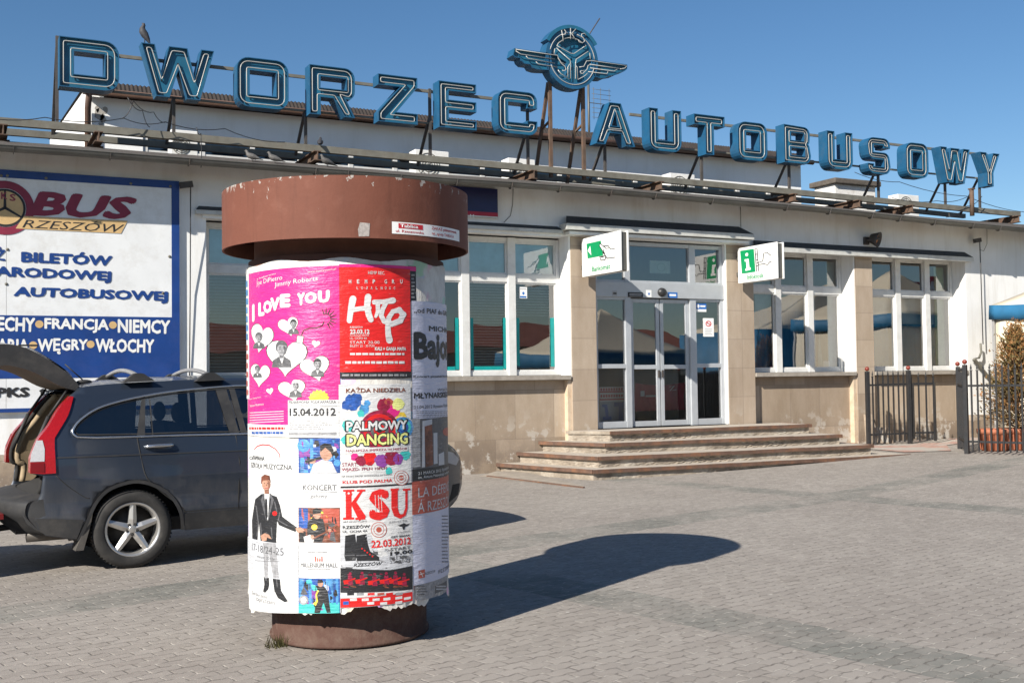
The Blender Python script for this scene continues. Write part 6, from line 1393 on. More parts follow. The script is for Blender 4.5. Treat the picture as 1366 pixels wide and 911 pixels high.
def car_paint():
    m, nt, bs = nmat('blue_grey_car_paint'); p = pos(nt); z = N(nt, 'ShaderNodeSeparateXYZ'); nt.links.new(p, z.inputs[0])
    dust = mth(nt, 'MULTIPLY', ramp(nt, z.outputs[2], .95, .35), ramp(nt, noise(nt, scaled(nt, p, (1, 1, .3)), 7, 5, .7), .35, .7))
    c = mixc(nt, mth(nt, 'MULTIPLY', dust, .42), (.031, .041, .060), (.17, .155, .14)); nt.links.new(c, bs.inputs['Base Color'])
    bs.inputs['Metallic'].default_value = .45; bs.inputs['Roughness'].default_value = .34; bs.inputs['Coat Weight'].default_value = .55; bs.inputs['Coat Roughness'].default_value = .06
    nt.links.new(mth(nt, 'MULTIPLY_ADD', dust, .3, .30), bs.inputs['Roughness']); return m
paint = car_paint()
plastic = mat('dusty_black_plastic', (.022, .022, .023), .65, 0, .2, 8, (.075, .068, .06), .5, 5)
rubber = mat('tyre_rubber', (.022, .021, .020), .85, 0, .2, 20, (.06, .055, .05), .6, 7)
alloy = mat('alloy_rim', (.52, .51, .49), .32, .75, .06, 9)
chrome = mat('bright_trim', (.50, .52, .55), .22, .9, .03, 9)
beige = mat('beige_interior', (.33, .25, .155), .85, 0, .12, 8)
dark_in = mat('dark_interior', (.02, .019, .018), .85)
cglass = glass('tinted_car_glass', (.34, .36, .38), .05, 1.6)
redl = mat('tail_lamp_red', (.30, .007, .009), .12, 0, .10, 50, None, 0, 1, .25, 120); clearl = mat('tail_lamp_clear', (.40, .40, .41), .15, 0, .1, 60); dredl = mat('tail_lamp_dark_red', (.14, .006, .008), .15)

rear_edge = [(-.777, .40), (-.80, .49), (-.80, .616), (-.765, .70), (-.745, .86), (-.842, .885), (-.835, 1.02), (-.778, 1.17), (-.689, 1.288), (-.60, 1.43), (-.50, 1.545)]
roofline = dense([(-.42, 1.612), (-.27, 1.632), (0, 1.650), (.6, 1.674), (1.0, 1.684), (1.4, 1.675), (1.72, 1.64)], 4)
front_edge = dense([(1.80, 1.60), (2.2, 1.36), (2.58, 1.14)], 4)+dense([(2.66, 1.10), (3.0, 1.04), (3.3, .95), (3.48, .82), (3.56, .66), (3.55, .50), (3.46, .36), (3.30, .27)], 4)
def archpts(c, r, z0, n=18): 
    a0 = math.asin((z0-.34)/r); return [(c+r*math.cos(a0+(math.pi-2*a0)*i/n), .34+r*math.sin(a0+(math.pi-2*a0)*i/n)) for i in range(n+1)]
ra = [(.452, .305), (.430, .47), (.34, .63), (.195, .735), (.043, .785), (-.10, .772), (-.24, .715), (-.34, .60), (-.405, .45), (-.475, .285)]
ra = dense(ra, 3)
outline = rear_edge+roofline+front_edge+[(3.10, .25)]+archpts(2.62, .445, .30)+[(2.05, .30), (.6, .30)]+ra+[(-.72, .345)]
DLO = dense([(-.458, 1.180), (-.494, 1.212), (-.488, 1.258), (-.427, 1.330), (-.293, 1.417), (-.126, 1.473), (.131, 1.527), (.463, 1.572), (1.006, 1.609), (1.4, 1.600)], 4)+dense([(1.62, 1.555), (2.0, 1.34), (2.28, 1.16)], 3)+[(2.2, 1.145), (1.0, 1.155), (.484, 1.164), (.044, 1.166), (-.30, 1.172)]
for far in (False, True):
    mb = CB(); panel([outline, DLO[::-1]], far, 0, mb)
    body_s = mb.build('body_side', paint, None, recalc=True)
    for m_ in [body_s.modifiers.new('shell', 'SOLIDIFY')]: m_.thickness = .012; m_.offset = -1
    mb = CB(); panel([DLO], far, .014, mb); mb.build('side_window', cglass, None, recalc=False)
    # black pillars in the window band, window seals
    mb = CB()
    for q in ([(.045, 1.17), (.115, 1.17), (.150, 1.53), (.118, 1.522)], [(.893, 1.158), (.985, 1.156), (.905, 1.596), (.800, 1.588)], [(1.00, 1.156), (1.06, 1.156), (.985, 1.606), (.93, 1.603)], [(.180, 1.175), (.190, 1.175), (.192, 1.50), (.182, 1.50)]): panel([q], far, .006, mb, 0, .12)
    mb.build_each('pillar', plastic)
    mb = CB(); mb.tube([side(s, z, far, -.002) for s, z in DLO], .0105, 6, True); mb.build('window_trim', chrome)
    mb = CB(); mb.tube([side(s, z, far, .012) for s, z in inset(DLO, .022)], .008, 6, True); mb.build('window_seal', plastic)
    # lower cladding: arches and sill
    mb = CB(); inner = [(x*.93+.0, .34+(z-.34)*.93) for x, z in ra]; panel([ra+inner[::-1]], far, -.012, mb); o2 = archpts(2.62, .445, .30); panel([o2+archpts(2.62, .41, .30)[::-1]], far, -.012, mb); panel([[(.455, .30), (.452, .455), (2.17, .455), (2.17, .30)]], far, -.010, mb)
    panel([[(-.72, .35), (-.77, .39), (-.80, .50), (-.42, .465), (-.475, .30)]], far, -.008, mb); panel([[(-.70, .345), (-.80, .40), (-.87, .46), (-.90, .53), (-.89, .61), (-.85, .65), (-.74, .66)]], far, .0, mb, 0, .04); mb.build('cladding', plastic)
    mb = CB(); panel([[(-.64, 1.016), (-.64, 1.006), (2.6, .985), (2.6, .993)]], far, -.005, mb); panel([[(.455, .476), (2.15, .466), (2.15, .458), (.455, .466)]], far, -.011, mb, 1); mb.build('side_moulding', [plastic, dark_in])
    # door gaps
    mb = CB(); mb.tube([side(s, z, far, .0005) for s, z in dense([(.045, 1.16), (.06, 1.05), (.075, .96), (.115, .80), (.25, .66), (.42, .52), (.46, .46)], 4)], .006, 4); mb.tube([side(s, z, far, .0005) for s, z in ((.945, 1.15), (.97, .9), (.96, .46))], .006, 4); mb.tube([side(s, z, far, .0005) for s, z in dense([(-.645, .86), (-.55, .765), (-.42, .665), (-.37, .645)], 3)], .004, 4); mb.tube([side(s, z, far, .0005) for s, z in ((2.18, 1.12), (2.22, .8), (2.16, .5))], .006, 4); mb.build_each('panel_gap', dark_in)
    # handle
    for s0 in ((.10, 1.14) if not far else ()):
        mb = CB(); y = lambda s, z, d: side(s, z, far, d); a = [y(s0+.01, 1.072, -.005), y(s0+.05, 1.078, -.036), y(s0+.2, 1.082, -.040), y(s0+.26, 1.081, -.006)]; mb.tube(dense(a, 4), [.012]+[.016]*11+[.012], 8); 
        mb.ell(y(s0+.14, 1.07, .0), (.085, .006, .026), m=1); mb.build('door_handle', [chrome, dark_in])
    # tail lamp: a thick wrap-round lens
    lam = dense([(-.474, 1.535), (-.529, 1.374), (-.625, 1.217), (-.650, 1.150), (-.645, .88)], 4)+[(-.742, .879), (-.846, .889)]+dense([(-.842, 1.015), (-.780, 1.17), (-.691, 1.285), (-.602, 1.430), (-.500, 1.540)], 4)
    fn = lambda u, v, d: side(u, v, far, d)
    mb = CB(); mb.prism([lam], fn, -.016, .10, 0); lamp = mb.build('tail_lamp', redl, None, .004)
    mb = CB(); mb.prism([[(-.735, .985), (-.845, .985), (-.835, 1.05), (-.79, 1.165), (-.745, 1.165), (-.730, 1.09)]], fn, -.0185, -.010, 0); mb.prism([[(-.735, .89), (-.842, .895), (-.842, .975), (-.735, .975)]], fn, -.0185, -.010, 1); mb.build('lens', [clearl, dredl], lamp, .002)
# roof, windscreen, bonnet, nose: lofted across the car
def loft(prof, mb, m=0, n=12, crown=.03, plan=0.0, w0=0.0, sm=True, tilt=None):
    v = []; f = []
    for (s, z) in prof:
        a = inset_w(s, z)+w0
        for j in range(n+1):
            t = j/n; k = 1-(2*t-1)**2; v.append((s+plan*k, lerp(a, WID-a, t), z+crown*k))
    for i in range(len(prof)-1):
        for j in range(n): f.append((i*(n+1)+j, i*(n+1)+j+1, (i+1)*(n+1)+j+1, (i+1)*(n+1)+j))
    mb.add(v, f, m, sm)
mb = CB(); loft([(-.44, 1.598)]+roofline+[front_edge[0]], mb, 0, 14, .035); mb.build('roof', paint, None, recalc=False)
mb = CB(); loft(front_edge[:9], mb, 0, 12, .02, .08); mb.build('windscreen', cglass, None, recalc=False)
mb = CB(); loft(front_edge[9:27], mb, 0, 14, .02, .10); mb.build('bonnet', paint, None, recalc=False)
mb = CB(); loft(front_edge[26:]+[(3.1, .22)], mb, 0, 14, .0, .10); mb.build('front_bumper', paint, None, recalc=False)
for far in (False, True):
    mb = CB(); panel([[(3.12, .92), (3.18, .78), (3.42, .72), (3.48, .78), (3.36, .86)]], far, -.006, mb, 0, .05); mb.build('headlight', clearl)
    mb = CB(); panel([[(3.36, .52), (3.30, .34), (3.47, .40), (3.50, .52)]], far, -.004, mb, 0, .05); mb.build('fog_lamp_recess', dark_in)
# rear: sill, bumper, inner trim, floor
mb = CB()
def rear_prof(pts, w_in, m=0, plan=-.20, n=14, sub=mb):
    v = []; f = []
    for (s, z) in pts:
        for j in range(n+1):
            t = j/n; k = 1-abs(2*t-1)**3.2; v.append((s+plan*k, lerp(w_in, WID-w_in, t), z))
    for i in range(len(pts)-1):
        for j in range(n): f.append((i*(n+1)+j, i*(n+1)+j+1, (i+1)*(n+1)+j+1, (i+1)*(n+1)+j))
    sub.add(v, f, m, True)
rear_prof(dense([(-.62, .685), (-.74, .665), (-.84, .645), (-.875, .61), (-.88, .53), (-.83, .46), (-.78, .40), (-.70, .345), (-.5, .33)], 3), .060)
bump_ = mb.build('rear_bumper', plastic)
mb = CB(); 
for w in (.16, WID-.36): mb.box(-1.085, -1.04, w, w+.20, .50, .545)
mb.build_each('reflector', dredl, bump_)
mb = CB(); rear_prof([(-.70, .675), (-.60, .70), (-.56, .72), (.9, .74)], .13, 0, -.12, 14, mb); mb.build('cargo_floor', dark_in)
for far in (False, True):
    inn = [(s+.03, z) for s, z in rear_edge[3:]]+[(.10, 1.55), (.05, 1.17), (.05, .88), (-.42, .88), (-.6, .70)]
    mb = CB(); panel([inn], far, .115, mb, 0, .2); mb.build('cargo_trim', beige)
    mb = CB(); e = [(-.755, .70), (-.735, .86), (-.79, .90), (-.79, 1.02), (-.735, 1.17), (-.645, 1.288), (-.555, 1.43), (-.46, 1.54)]; pts = [side(s, z, far, .11) for s, z in dense(e, 3)]; mb.tube(pts, .022, 6); pts = [side(s+.05, z, far, .19) for s, z in dense(e, 3)]; mb.tube(pts, .03, 6, m=1); mb.build('opening_seal', [dark_in, beige])
mb = CB(); mb.box(-.62, -.45, .4, .75, .72, .86); mb.ell((-.60, .36, .80), (.12, .09, .06)); mb.build('cargo_clutter', dark_in)
# seats
for w0, w1, s0, hr in ((.25, .78, .62, 1.45), (.95, 1.5, .62, 1.45), (.25, .75, 1.5, 1.5), (1.0, 1.5, 1.5, 1.5)):
    mb = CB(); mb.prism([[(s0, .74), (s0-.12, 1.25), (s0-.02, 1.27), (s0+.13, .80), (s0+.5, .80), (s0+.5, .70)]], lambda u, v, d: (u, d, v), w0, w1); mb.ell((s0-.09, (w0+w1)/2, hr-.09), (.055, .14, .10)); mb.build('seat', dark_in, None, .02)
mb = CB(); mb.box(2.0, 2.45, .2, 1.6, .75, 1.13); mb.box(-.5, 3.2, .12, 1.68, .30, .42); mb.build('floor_pan', dark_in)
# raised tailgate
gp_top = dense([(-.415, 1.628), (-.50, 1.735), (-.73, 1.900), (-.92, 1.988), (-1.12, 1.995), (-1.30, 1.955)], 5); gp_bot = dense([(-.44, 1.585), (-.58, 1.635), (-.80, 1.758), (-1.00, 1.815), (-1.15, 1.80), (-1.29, 1.90)], 5)
def gate_loft(prof, mb, m, w_in, crown):
    v = []; f = []; n = 12
    for i, (s, z) in enumerate(prof):
        for j in range(n+1):
            t = j/n; k = 1-(2*t-1)**2; v.append((s-.10*k*i/len(prof), lerp(w_in, WID-w_in, t), z+crown*k))
    for i in range(len(prof)-1):
        for j in range(n): f.append((i*(n+1)+j, i*(n+1)+j+1, (i+1)*(n+1)+j+1, (i+1)*(n+1)+j))
    mb.add(v, f, m, True); return v, n
TG = CB(); va, n = gate_loft(gp_top, TG, 0, .24, .035); vb, n = gate_loft(gp_bot, TG, 1, .25, .02)
for j in (0, n):
    k = len(gp_top); TG.add([va[i*(n+1)+j] for i in range(k)]+[vb[i*(n+1)+j] for i in range(k)], [(i, i+1, k+i+1, k+i) for i in range(k-1)], 2)
k = len(gp_top)-1; TG.add(va[k*(n+1):]+vb[k*(n+1):], [(j, j+1, n+2+j, n+1+j) for j in range(n)], 2)
tg = TG.build('tailgate', [paint, mat('tailgate_lining', (.16, .115, .075), .85, 0, .1, 6), plastic], None, recalc=False)
mb = CB(); mb.box(-.90, -.74, .33, .37, 1.985, 2.0); mb.build('spoiler_cap', plastic, tg)
mb = CB(); v = [(s-.10*(1-(2*.5-1)**2)*0, w, z+.012+.03*(1-(2*(w/WID)-1)**2)) for s, z in gp_top[3:13] for w in (.34, .6, .9, 1.2, 1.46)]; mb.add(v, [(i*5+j, i*5+j+1, (i+1)*5+j+1, (i+1)*5+j) for i in range(9) for j in range(4)], 0, True); mb.build('rear_window', cglass, tg, recalc=False)
for w in (.30, WID-.30):
    mb = CB(); mb.tube([(-.50, w, 1.60), (-.66, w-.0, 1.36)], .012, 6); mb.tube([(-.66, w, 1.36), (-.80, w+.02, 1.02)], .019, 6); mb.build('gas_strut', plastic)
# hinges, wiper bulge near the hinge, aerial
mb = CB(); mb.tube([(-.40, .34, 1.63), (-.48, .34, 1.70), (-.50, .34, 1.62)], .02, 6); mb.tube([(-.40, 1.46, 1.63), (-.48, 1.46, 1.70), (-.50, 1.46, 1.62)], .02, 6); mb.build_each('hinge', plastic)
mb = CB(); mb.ell((-.30, .62, 1.665), (.07, .035, .022)); mb.tube([(-.30, .62, 1.67), (-.47, .62, 1.83)], .006, 5); mb.build('aerial', plastic)
# roof cross bars
for s0 in (.08, .74):
    mb = CB()
    for w in (.23, WID-.23):
        prof = dense([(s0-.13, 1.655), (s0-.07, 1.70), (s0-.02, 1.735), (s0+.05, 1.735), (s0+.09, 1.71), (s0+.16, 1.665)], 3); mb.prism([prof], lambda u, v, d: (u, d, v), w-.045, w+.045, 0)
    mb.tube([(s0+.01, lerp(.23, WID-.23, t), 1.715+.055*math.sin(math.pi*t)) for t in [i/14 for i in range(15)]], .022, 8, m=1); mb.build('roof_bar', [plastic, alloy], None, .008)
# exhaust and tow bar
mb = CB(); mb.tube([(-.84, .30, .325), (-.50, .30, .325)], .055, 12); mb.tube([(-.50, .30, .325), (-.2, .30, .36)], .075, 12); mb.build('exhaust', mat('exhaust_steel', (.10, .09, .08), .55, .5, .2, 9))
mb = CB(); mb.tube([(-.7, .9, .36), (-1.0, .9, .34), (-1.14, .9, .36), (-1.15, .9, .43)], .03, 8); mb.ell((-1.15, .9, .45), (.03, .03, .03)); mb.box(-.9, -.7, .5, 1.3, .32, .40); mb.build('tow_bar', plastic)
mb = CB(); mb.prism([[(-.488, .20), (-.40, .42), (-.36, .60), (-.33, .60), (-.36, .42), (-.42, .20)]], lambda u, v, d: (u, d, v), .0, .20); mb.prism([[(-.488, .20), (-.40, .42), (-.36, .60), (-.33, .60), (-.36, .42), (-.42, .20)]], lambda u, v, d: (u, d, v), WID-.20, WID); mb.build_each('mud_flap', mat('dusty_flap', (.075, .068, .06), .8, 0, .2, 10), None, .006)
# dark wheel wells
for c in (0.0, 2.62):
    for w0, w1 in ((.03, .34), (WID-.34, WID-.03)):
        mb = CB(); v = []; nn = 20
        for w in (w0, w1): v += [(c+.475*math.cos(math.pi*i/nn), w, .30+.52*math.sin(math.pi*i/nn)) for i in range(nn+1)]
        mb.add(v, [(i, i+1, nn+2+i, nn+1+i) for i in range(nn)]); wi = .34 if w0 < .5 else WID-.34; o_ = len(mb.v); mb.add([(c+.475*math.cos(math.pi*i/nn), wi, .30+.52*math.sin(math.pi*i/nn)) for i in range(nn+1)], [tuple(range(nn+1))]); mb.build('wheel_well', dark_in)
# wheels
def wheel(s, w, sgn):
    R, c = .345, (s, w, .345)
    def lat(prof, m=0, n=48):
        k = MB(); k.lathe(prof, (0, 0, 0), n, m); return [(s+x, w+sgn*z_, .345+y) for x, y, z_ in k.v], k.f
    mb = CB(); tread = []
    mb.add(*lat([(.235, .004), (.245, -.012), (.262, -.018), (.30, -.020), (.318, -.012), (.338, .006), (R, .03), (R, .06), (R-.008, .063), (R-.008, .070), (R, .073), (R, .12), (R-.008, .123), (R-.008, .13), (R, .133), (R, .175), (.335, .20), (.30, .215), (.235, .21)]), 0, True)
    for i in range(64):
        a = 2*math.pi*i/64
        for z0, z1, da in ((.02, .058, .03), (.135, .185, -.03)): mb.bar((s+(R+.001)*math.cos(a), w+sgn*z0, .345+(R+.001)*math.sin(a)), (s+(R+.001)*math.cos(a+da), w+sgn*z1, .345+(R+.001)*math.sin(a+da)), .018, .006)
    wh = mb.build('wheel', rubber)
    mb = CB(); mb.add(*lat([(.205, .10), (.213, .02), (.222, .0), (.236, -.008), (.243, -.006), (.243, .02)]), 0, True)
    for i in range(5):                                             # star spokes with a raised ridge
        a = math.pi/2+2*math.pi*i/5-.02; ca, sa = math.cos(a), math.sin(a)
        def q(r, k, y): return (s+ca*r-sa*k, w+sgn*y, .345+sa*r+ca*k)
        V = [q(.03, -.036, .030), q(.03, .0, .010), q(.03, .036, .030), q(.09, -.036, .022), q(.09, 0, .000), q(.09, .036, .022), q(.222, -.026, .018), q(.222, 0, .004), q(.222, .026, .018), q(.03, -.036, .07), q(.03, .036, .07), q(.222, -.026, .06), q(.222, .026, .06)]
        mb.add(V, [(0, 1, 4, 3), (1, 2, 5, 4), (3, 4, 7, 6), (4, 5, 8, 7), (0, 3, 6, 11, 9), (2, 10, 12, 8, 5)], 0)
    mb.add(*lat([(0, .006), (.030, .008), (.036, .016), (.055, .022), (.062, .035), (.062, .08)], 0, 30), 0, True)
    mb.build('rim', alloy, wh, .002)
    mb = CB()
    for i in range(5): a = math.pi/2+math.pi/5+2*math.pi*i/5; mb.ell((s+.048*math.cos(a), w+sgn*.018, .345+.048*math.sin(a)), (.012, .012, .012), 8, 6)
    mb.build_each('wheel_nut', dark_in, wh)
    mb = CB(); mb.add(*lat([(0, .085), (.15, .085), (.15, .10), (.225, .11), (.225, .19)]), 0, True); mb.build('brake_disc', mat('brake_dark', (.05, .045, .04), .6, .4), wh)
for s in (0.0, 2.62): wheel(s, .015, 1); wheel(s, WID-.015, -1)

# a second car of the same kind stands behind it, just left of the picture; its shadow falls on the paving
C2 = CAR.copy(); COL.objects.link(C2); p_ = (-.24-3.3*math.cos(PSI), -7.22-3.3*math.sin(PSI)); C2.location = (p_[0], p_[1], ground_z(*p_))
C2['label'] = 'second dark sport utility car parked behind the first one, its tailgate closed'; C2['group'] = CAR['group'] = 'cars parked in a row along the station'
for ch in list(CAR.children):
    c = ch.copy(); COL.objects.link(c); c.parent = C2
    if ch.name.startswith('gas_strut'): bpy.data.objects.remove(c); continue
    for g in list(ch.children):
        d = g.copy(); COL.objects.link(d); d.parent = c
    if ch.name.startswith('tailgate') and 'trim' not in ch.name:
        c.matrix_local = Matrix.Translation((-.43, 0, 1.60)) @ Matrix.Rotation(rad(-91), 4, 'Y') @ Matrix.Translation((.43, 0, -1.60))
# ================================================================== FENCE, PLANTS, TENTS
def fence_run(p0, p1, n, label, posts, ht=1.52, name='fence_section', spear=True, closed_mesh=None, group=None, gap=.108):
    a, b = Vector(p0), Vector(p1); t = thing(name, tuple(a), label, 'fence', group)
    mb = MB(); d = (b-a); L = d.length; k = max(2, int(L/gap)); dn = d.normalized()
    for i in range(k+1):
        p = a+d*(i/k); z = ground_z(p.x, p.y)
        mb.bar((p.x, p.y, z+.05), (p.x, p.y, z+ht-.10), .026, .026, 0, dn)
        if spear:
            s = .021; q = [Vector((p.x, p.y, 0))+dn*s, Vector((p.x, p.y, 0))+Vector((-dn.y, dn.x, 0))*s*.5, Vector((p.x, p.y, 0))-dn*s, Vector((p.x, p.y, 0))-Vector((-dn.y, dn.x, 0))*s*.5]
            zz = z+ht-.10; v = [(w.x, w.y, zz+.03) for w in q]+[(p.x, p.y, zz+.12), (p.x, p.y, zz)]; mb.add(v, [(i_, (i_+1) % 4, 4) for i_ in range(4)]+[((i_+1) % 4, i_, 5) for i_ in range(4)])
            mb.bar((p.x-dn.x*.028, p.y-dn.y*.028, zz-.005), (p.x+dn.x*.028, p.y+dn.y*.028, zz-.005), .010, .014)
    mb.build('picket', M['black_metal'], t)
    za, zb = ground_z(a.x, a.y), ground_z(b.x, b.y); off = Vector((-dn.y, dn.x, 0))*.012
    for zz in (.22, 1.22):
        mb = MB(); mb.bar((a.x+off.x, a.y+off.y, za+zz), (b.x+off.x, b.y+off.y, zb+zz), .014, .038); mb.build('rail', M['black_metal'], t)
    ball = mat('red_brown_ball', (.19, .03, .018), .45)
    for u in posts:
        p = a+d*u; z = ground_z(p.x, p.y); mb = MB(); mb.bar((p.x, p.y, z-.05), (p.x, p.y, z+ht+.0), .075, .075, 0, dn); o = mb.build('post', M['black_metal'], t, bevel=.006)
        mb = MB(); mb.ell((p.x, p.y, z+ht+.05), (.045, .045, .045), 14, 10); mb.build('ball_cap', ball, o)
    return t
def G(x, y, z=.2):
    p = atZ(x, y, z); q = ground_z(p.x, p.y); p = atZ(x, y, q); p = atZ(x, y, ground_z(p.x, p.y)); return (p.x, p.y, ground_z(p.x, p.y))
g0, g1, g2 = G(1159, 594.5), G(1214, 592), G(1247, 591)
fence_run(g0, g1, 10, 'black iron fence section with spear tops close to the wall beside the steps', (0.0, 1.0), 1.50)
ga = (g1[0]+.07, g1[1], g1[2]); GT = fence_run(ga, g2, 5, 'narrow black iron gate wing standing right of the second fence post', (), 1.46, 'gate_wing', gap=.15)
mb = MB(); a = Vector(ga); b = Vector(g2); mb.bar((a.x+.02, a.y-.02, a.z+.1), (a.x+.02, a.y-.02, a.z+1.24), .04, .04); mb.bar((b.x, b.y-.02, b.z+.05), (b.x, b.y-.02, b.z+1.24), .04, .04); mb.build('gate_frame', M['black_metal'], GT)
c0, c1, cb = G(1290, 605), G(1366, 607.6), G(1281, 599)
d = Vector(c1)-Vector(c0); far_ = Vector(c0)+d*4.2; far_.z = ground_z(far_.x, far_.y)
fence_run(c0, tuple(far_), 30, 'long black iron fence with spear tops in front of the potted conifer', (0.0, .5, 1.0), 1.60, gap=.108)
e = (Vector(cb)-Vector(c0)); e.z = 0; e = e.normalized(); cb2 = Vector(c0)+e*1.15; c0b = Vector(c0)+e*.09; fence_run((c0b.x, c0b.y, c0[2]), (cb2.x, cb2.y, cb[2]), 9, 'black iron gate wing swung open and seen edge on beside the right fence post', (1.0,), 1.56, 'gate_wing', gap=.12)

def conifer(loc, h, r, seed, label, rect=None):
    rnd = random.Random(seed); x, y, z = loc; t = thing('conifer', loc, label, 'plant', 'potted conifers behind the right fence')
    mb = MB(); mb.tube([(x, y, z+.2), (x+.01, y, z+h*.5), (x, y+.01, z+h*.96)], [.035, .022, .006], 7)
    bl = []
    for i in range(300):
        q = rnd.random()**.8; zz = z+.30+q*(h-.32); a = rnd.uniform(0, 6.283); rr = r*(1-q)**.75*rnd.uniform(.55, 1.12)+.03
        tip = Vector((x+rr*math.cos(a), y+rr*math.sin(a), zz+rnd.uniform(.08, .26))); base = Vector((x, y, zz-.10)); bl.append((base, tip)); mb.tube([base, base.lerp(tip, .5)+Vector((0, 0, -.02)), tip], [.010, .006, .003], 4)
    mb.build('trunk', mat('conifer_bark', (.10, .065, .04), .9), t)
    mb = MB()
    for base, tip in bl:
        ax = (tip-base).normalized(); m_ = rnd.choice((0, 0, 1, 1, 2))
        for k in range(30):
            u = rnd.uniform(.25, 1.08); c = base.lerp(tip, u)+Vector((rnd.gauss(0, .045), rnd.gauss(0, .045), rnd.gauss(0, .05)))
            dv = (ax+Vector((rnd.gauss(0, .6), rnd.gauss(0, .6), rnd.gauss(.5, .5)))).normalized(); s = rnd.uniform(.028, .06); nn = dv.cross(Vector((rnd.gauss(0, 1), rnd.gauss(0, 1), rnd.gauss(0, 1)))).normalized()*s*.28
            mb.add([c-dv*s*.4, c+nn, c+dv*s, c-nn], [(0, 1, 2, 3)], m_)
    mb.build('foliage', [mat('conifer_leaf_bronze', (.21, .105, .030), .75, 0, .35, 25), mat('conifer_leaf_olive', (.12, .085, .024), .75, 0, .35, 25), mat('conifer_leaf_rust', (.27, .12, .035), .75, 0, .35, 25)], t, recalc=False)
    return t
def pot(loc, r, h, label):
    x, y, z = loc; t = thing('plant_pot', loc, label, 'pot', 'terracotta pots behind the right fence'); mb = MB()
    prof = [(0, .004), (r*.74, .004), (r*.92, h*.78), (r*1.0, h*.80), (r*1.02, h), (r*.90, h), (r*.86, h*.86), (0, h*.84)]; mb.lathe(prof, (x, y, z), 30); mb.build('pot_body', mat('terracotta', (.34, .105, .050), .75, 0, .15, 8, (.38, .22, .15), .5, 7), t)
    mb = MB(); mb.lathe([(0, h*.87), (r*.84, h*.865)], (x, y, z), 24); mb.build('soil', mat('soil', (.05, .035, .025), .95, 0, .3, 40), t)
    mb = MB()
    for i in range(16): a = 2*math.pi*i/16; mb.bar((x+r*.76*math.cos(a), y+r*.76*math.sin(a), z+.02), (x+r*.925*math.cos(a), y+r*.925*math.sin(a), z+h*.76), .02, .02, 0, (math.cos(a), math.sin(a), 0))
    mb.build('rib', mat('terracotta_rib', (.32, .10, .048), .75), t); return t
q = G(1327, 601); pot((q[0], q[1], q[2]), .30, .40, 'ribbed terracotta pot under the left half of the conifer behind the iron fence')
q2 = G(1356, 600); pot((q2[0]+.05, q2[1], q2[2]), .30, .40, 'terracotta pot at the right picture edge behind the iron fence')
conifer((q2[0]+.05, q2[1], q2[2]+.05), 2.12, .74, 3, 'big bronze green conifer in a terracotta pot behind the right iron fence')

# market tents: cream canvas with a blue valance
canvas = mat('cream_canvas', (.70, .62, .48), .8, 0, .05, 2, (.55, .47, .35), .4, 2); blue_c = mat('blue_valance', (.02, .13, .26), .6, 0, .15, 3); post_m = mat('tent_post', (.5, .5, .5), .4, .5)
def tent(x0, x1, y0, y1, ze, zp, label, wall=True, vb=.30):
    zg = ground_z((x0+x1)/2, (y0+y1)/2); t = thing('market_tent', ((x0+x1)/2, (y0+y1)/2, zg), label, 'tent', 'cream market tents with blue valances')
    xm, ym = (x0+x1)/2, (y0+y1)/2; rows = 8; mb = MB()
    cs = [(x0, y0), (x1, y0), (x1, y1), (x0, y1)]
    for i in range(4):
        a, b = cs[i], cs[(i+1) % 4]; v = []
        for r in range(rows+1):
            u = r/rows; zz = lerp(ze, zp, u)-.10*math.sin(math.pi*u)
            for c in range(9): w = c/8; px, py = lerp(a[0], b[0], w), lerp(a[1], b[1], w); v.append((lerp(px, xm, u), lerp(py, ym, u), zz-.05*math.sin(math.pi*w)*(1-u)))
        mb.add(v, [(r*9+c, r*9+c+1, (r+1)*9+c+1, (r+1)*9+c) for r in range(rows) for c in range(8)], 0, True)
    o = mb.build('canopy', canvas, t, recalc=False); s = o.modifiers.new('cloth', 'SOLIDIFY'); s.thickness = .008
    mb = MB()
    for i in range(4):
        a, b = cs[i], cs[(i+1) % 4]; v = []; nn = 24
        for j in range(3):
            for c in range(nn+1): w = c/nn; out = .012+.014*math.sin(c*1.3+j); nx, ny = (b[1]-a[1]), -(b[0]-a[0]); l = math.hypot(nx, ny); v.append((lerp(a[0], b[0], w)+nx/l*out, lerp(a[1], b[1], w)+ny/l*out, ze+.01-.05*math.sin(math.pi*w)-vb*j/2))
        mb.add(v, [(j*(nn+1)+c, j*(nn+1)+c+1, (j+1)*(nn+1)+c+1, (j+1)*(nn+1)+c) for j in range(2) for c in range(nn)], 0, True)
    o = mb.build('valance', blue_c, t, recalc=False); s = o.modifiers.new('cloth', 'SOLIDIFY'); s.thickness = .006
    for (px, py) in cs: mb = MB(); mb.bar((px+(.05 if px == x0 else -.05), py+(.05 if py == y0 else -.05), zg-.05), (px+(.05 if px == x0 else -.05), py+(.05 if py == y0 else -.05), ze), .05); mb.build('pole', post_m, t)
    if wall:
        mb = MB(); nn = 24
        for (a, b) in (((x0+.06, y0+.1), (x0+.06, y1-.1)), ((x0+.1, y1-.06), (x1-.1, y1-.06))):
            v = [(lerp(a[0], b[0], c/nn)+.02*math.sin(c*1.1), lerp(a[1], b[1], c/nn)+.015*math.sin(c*.9), z) for z in (zg+.02, zg+1.3, ze-.1) for c in range(nn+1)]; mb.add(v, [(j*(nn+1)+c, j*(nn+1)+c+1, (j+1)*(nn+1)+c+1, (j+1)*(nn+1)+c) for j in range(2) for c in range(nn)], 0, True)
        o = mb.build('side_wall', canvas, t, recalc=False); s = o.modifiers.new('cloth', 'SOLIDIFY'); s.thickness = .006
    return t
tp = atY(1320, 408, -.9)
tent(tp.x, tp.x+3.6, -4.5, -.9, tp.z, tp.z+1.25, 'cream market tent with a blue valance by the white wall at the right picture edge')
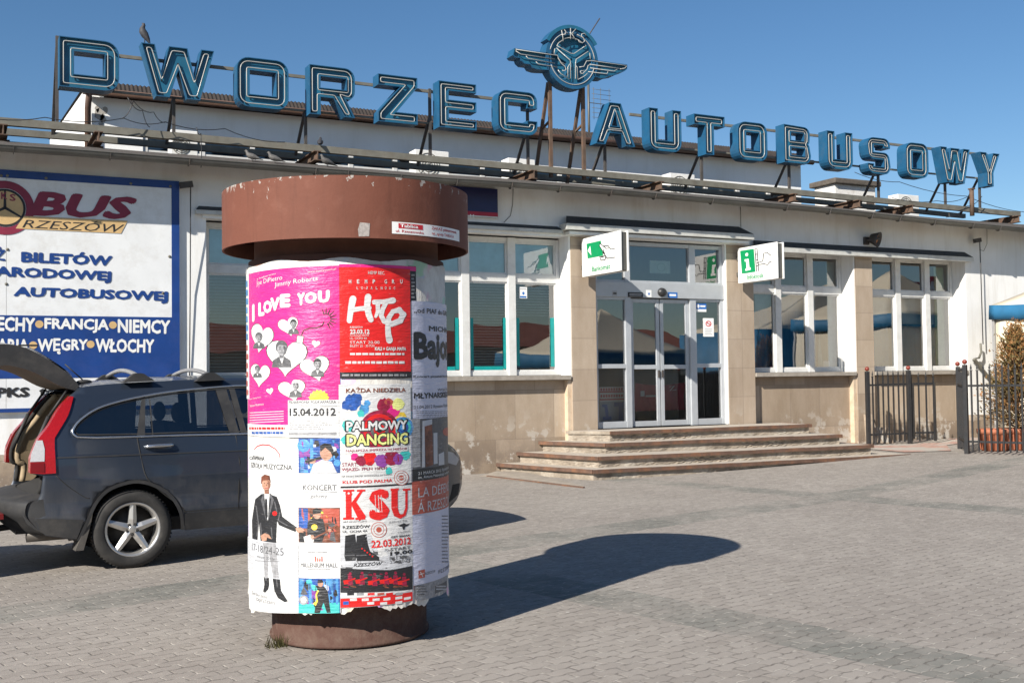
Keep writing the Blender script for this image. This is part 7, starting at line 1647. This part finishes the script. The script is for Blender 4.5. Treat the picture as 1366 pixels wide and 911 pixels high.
# ================================================================== ACROSS THE SQUARE (seen in the glass)
tent(15.6, 19.6, -13.2, -9.2, 2.35, 3.7, 'cream market tent with a blue valance standing across the square', True, .42)
tent(20.4, 30.4, -11.0, -7.0, 2.95, 4.7, 'long cream market tent with deep blue side cloths right of the fence', False, 2.7)
def house(x0, x1, y0, y1, zw, zr, label, wcol, rcol):
    t = thing('low_building', ((x0+x1)/2, (y0+y1)/2, 0), label, 'building'); mb = MB(); mb.box(x0, x1, y0, y1, -.2, zw); w = mb.build('wall', mat('render_'+rcol[0], wcol, .85, 0, .08, 1.5), t)
    ym = (y0+y1)/2; mb = MB(); mb.prism([[(y0-.5, zw-.05), (y1+.5, zw-.05), (ym, zr)]], lambda u, v, d: (d, u, v), x0-.5, x1+.5); mb.build('roof', mat('roof_'+rcol[0], rcol[1], .8, 0, .2, 1.5), t)
    return t
house(-26, 14, -44, -36, 3.0, 4.5, 'long low building with a red brown roof across the square', (.45, .40, .33), ('red', (.23, .075, .05)))
house(18, 44, -52, -42, 3.4, 5.0, 'low building with a dark red roof beyond the market tents', (.42, .36, .30), ('dark_red', (.25, .09, .06)))
# red bar kiosk whose sign shows mirrored in the right windows
ra_, rb_ = atY(1203, 392, .8+12), atY(1276, 392, .8+12); rz0, rz1 = atY(1240, 411, 12.8).z, atY(1240, 372, 12.8).z
K = thing('bar_kiosk', ((ra_.x+rb_.x)/2, -13.5, .2), 'market kiosk with a red sign board reading BAR across the square', 'kiosk')
mb = MB(); mb.box(ra_.x, rb_.x+1.5, -15, -12.2, .1, rz0); mb.build('wall', mat('kiosk_wall', (.4, .38, .34), .8), K)
mb = MB(); mb.box(ra_.x-.1, rb_.x+1.6, -12.2, -12.0, rz0, rz1); fn = lambda u, v, d: (-u, -11.99+d, v); mb.text('BAR', (-(rb_.x+.2), lerp(rz0, rz1, .2), -lerp(ra_.x, rb_.x, .45), lerp(rz0, rz1, .85)), fn, 1, .05); mb.build('sign_board', [mat('bar_red', (.50, .03, .04), .6), M['white']], K)
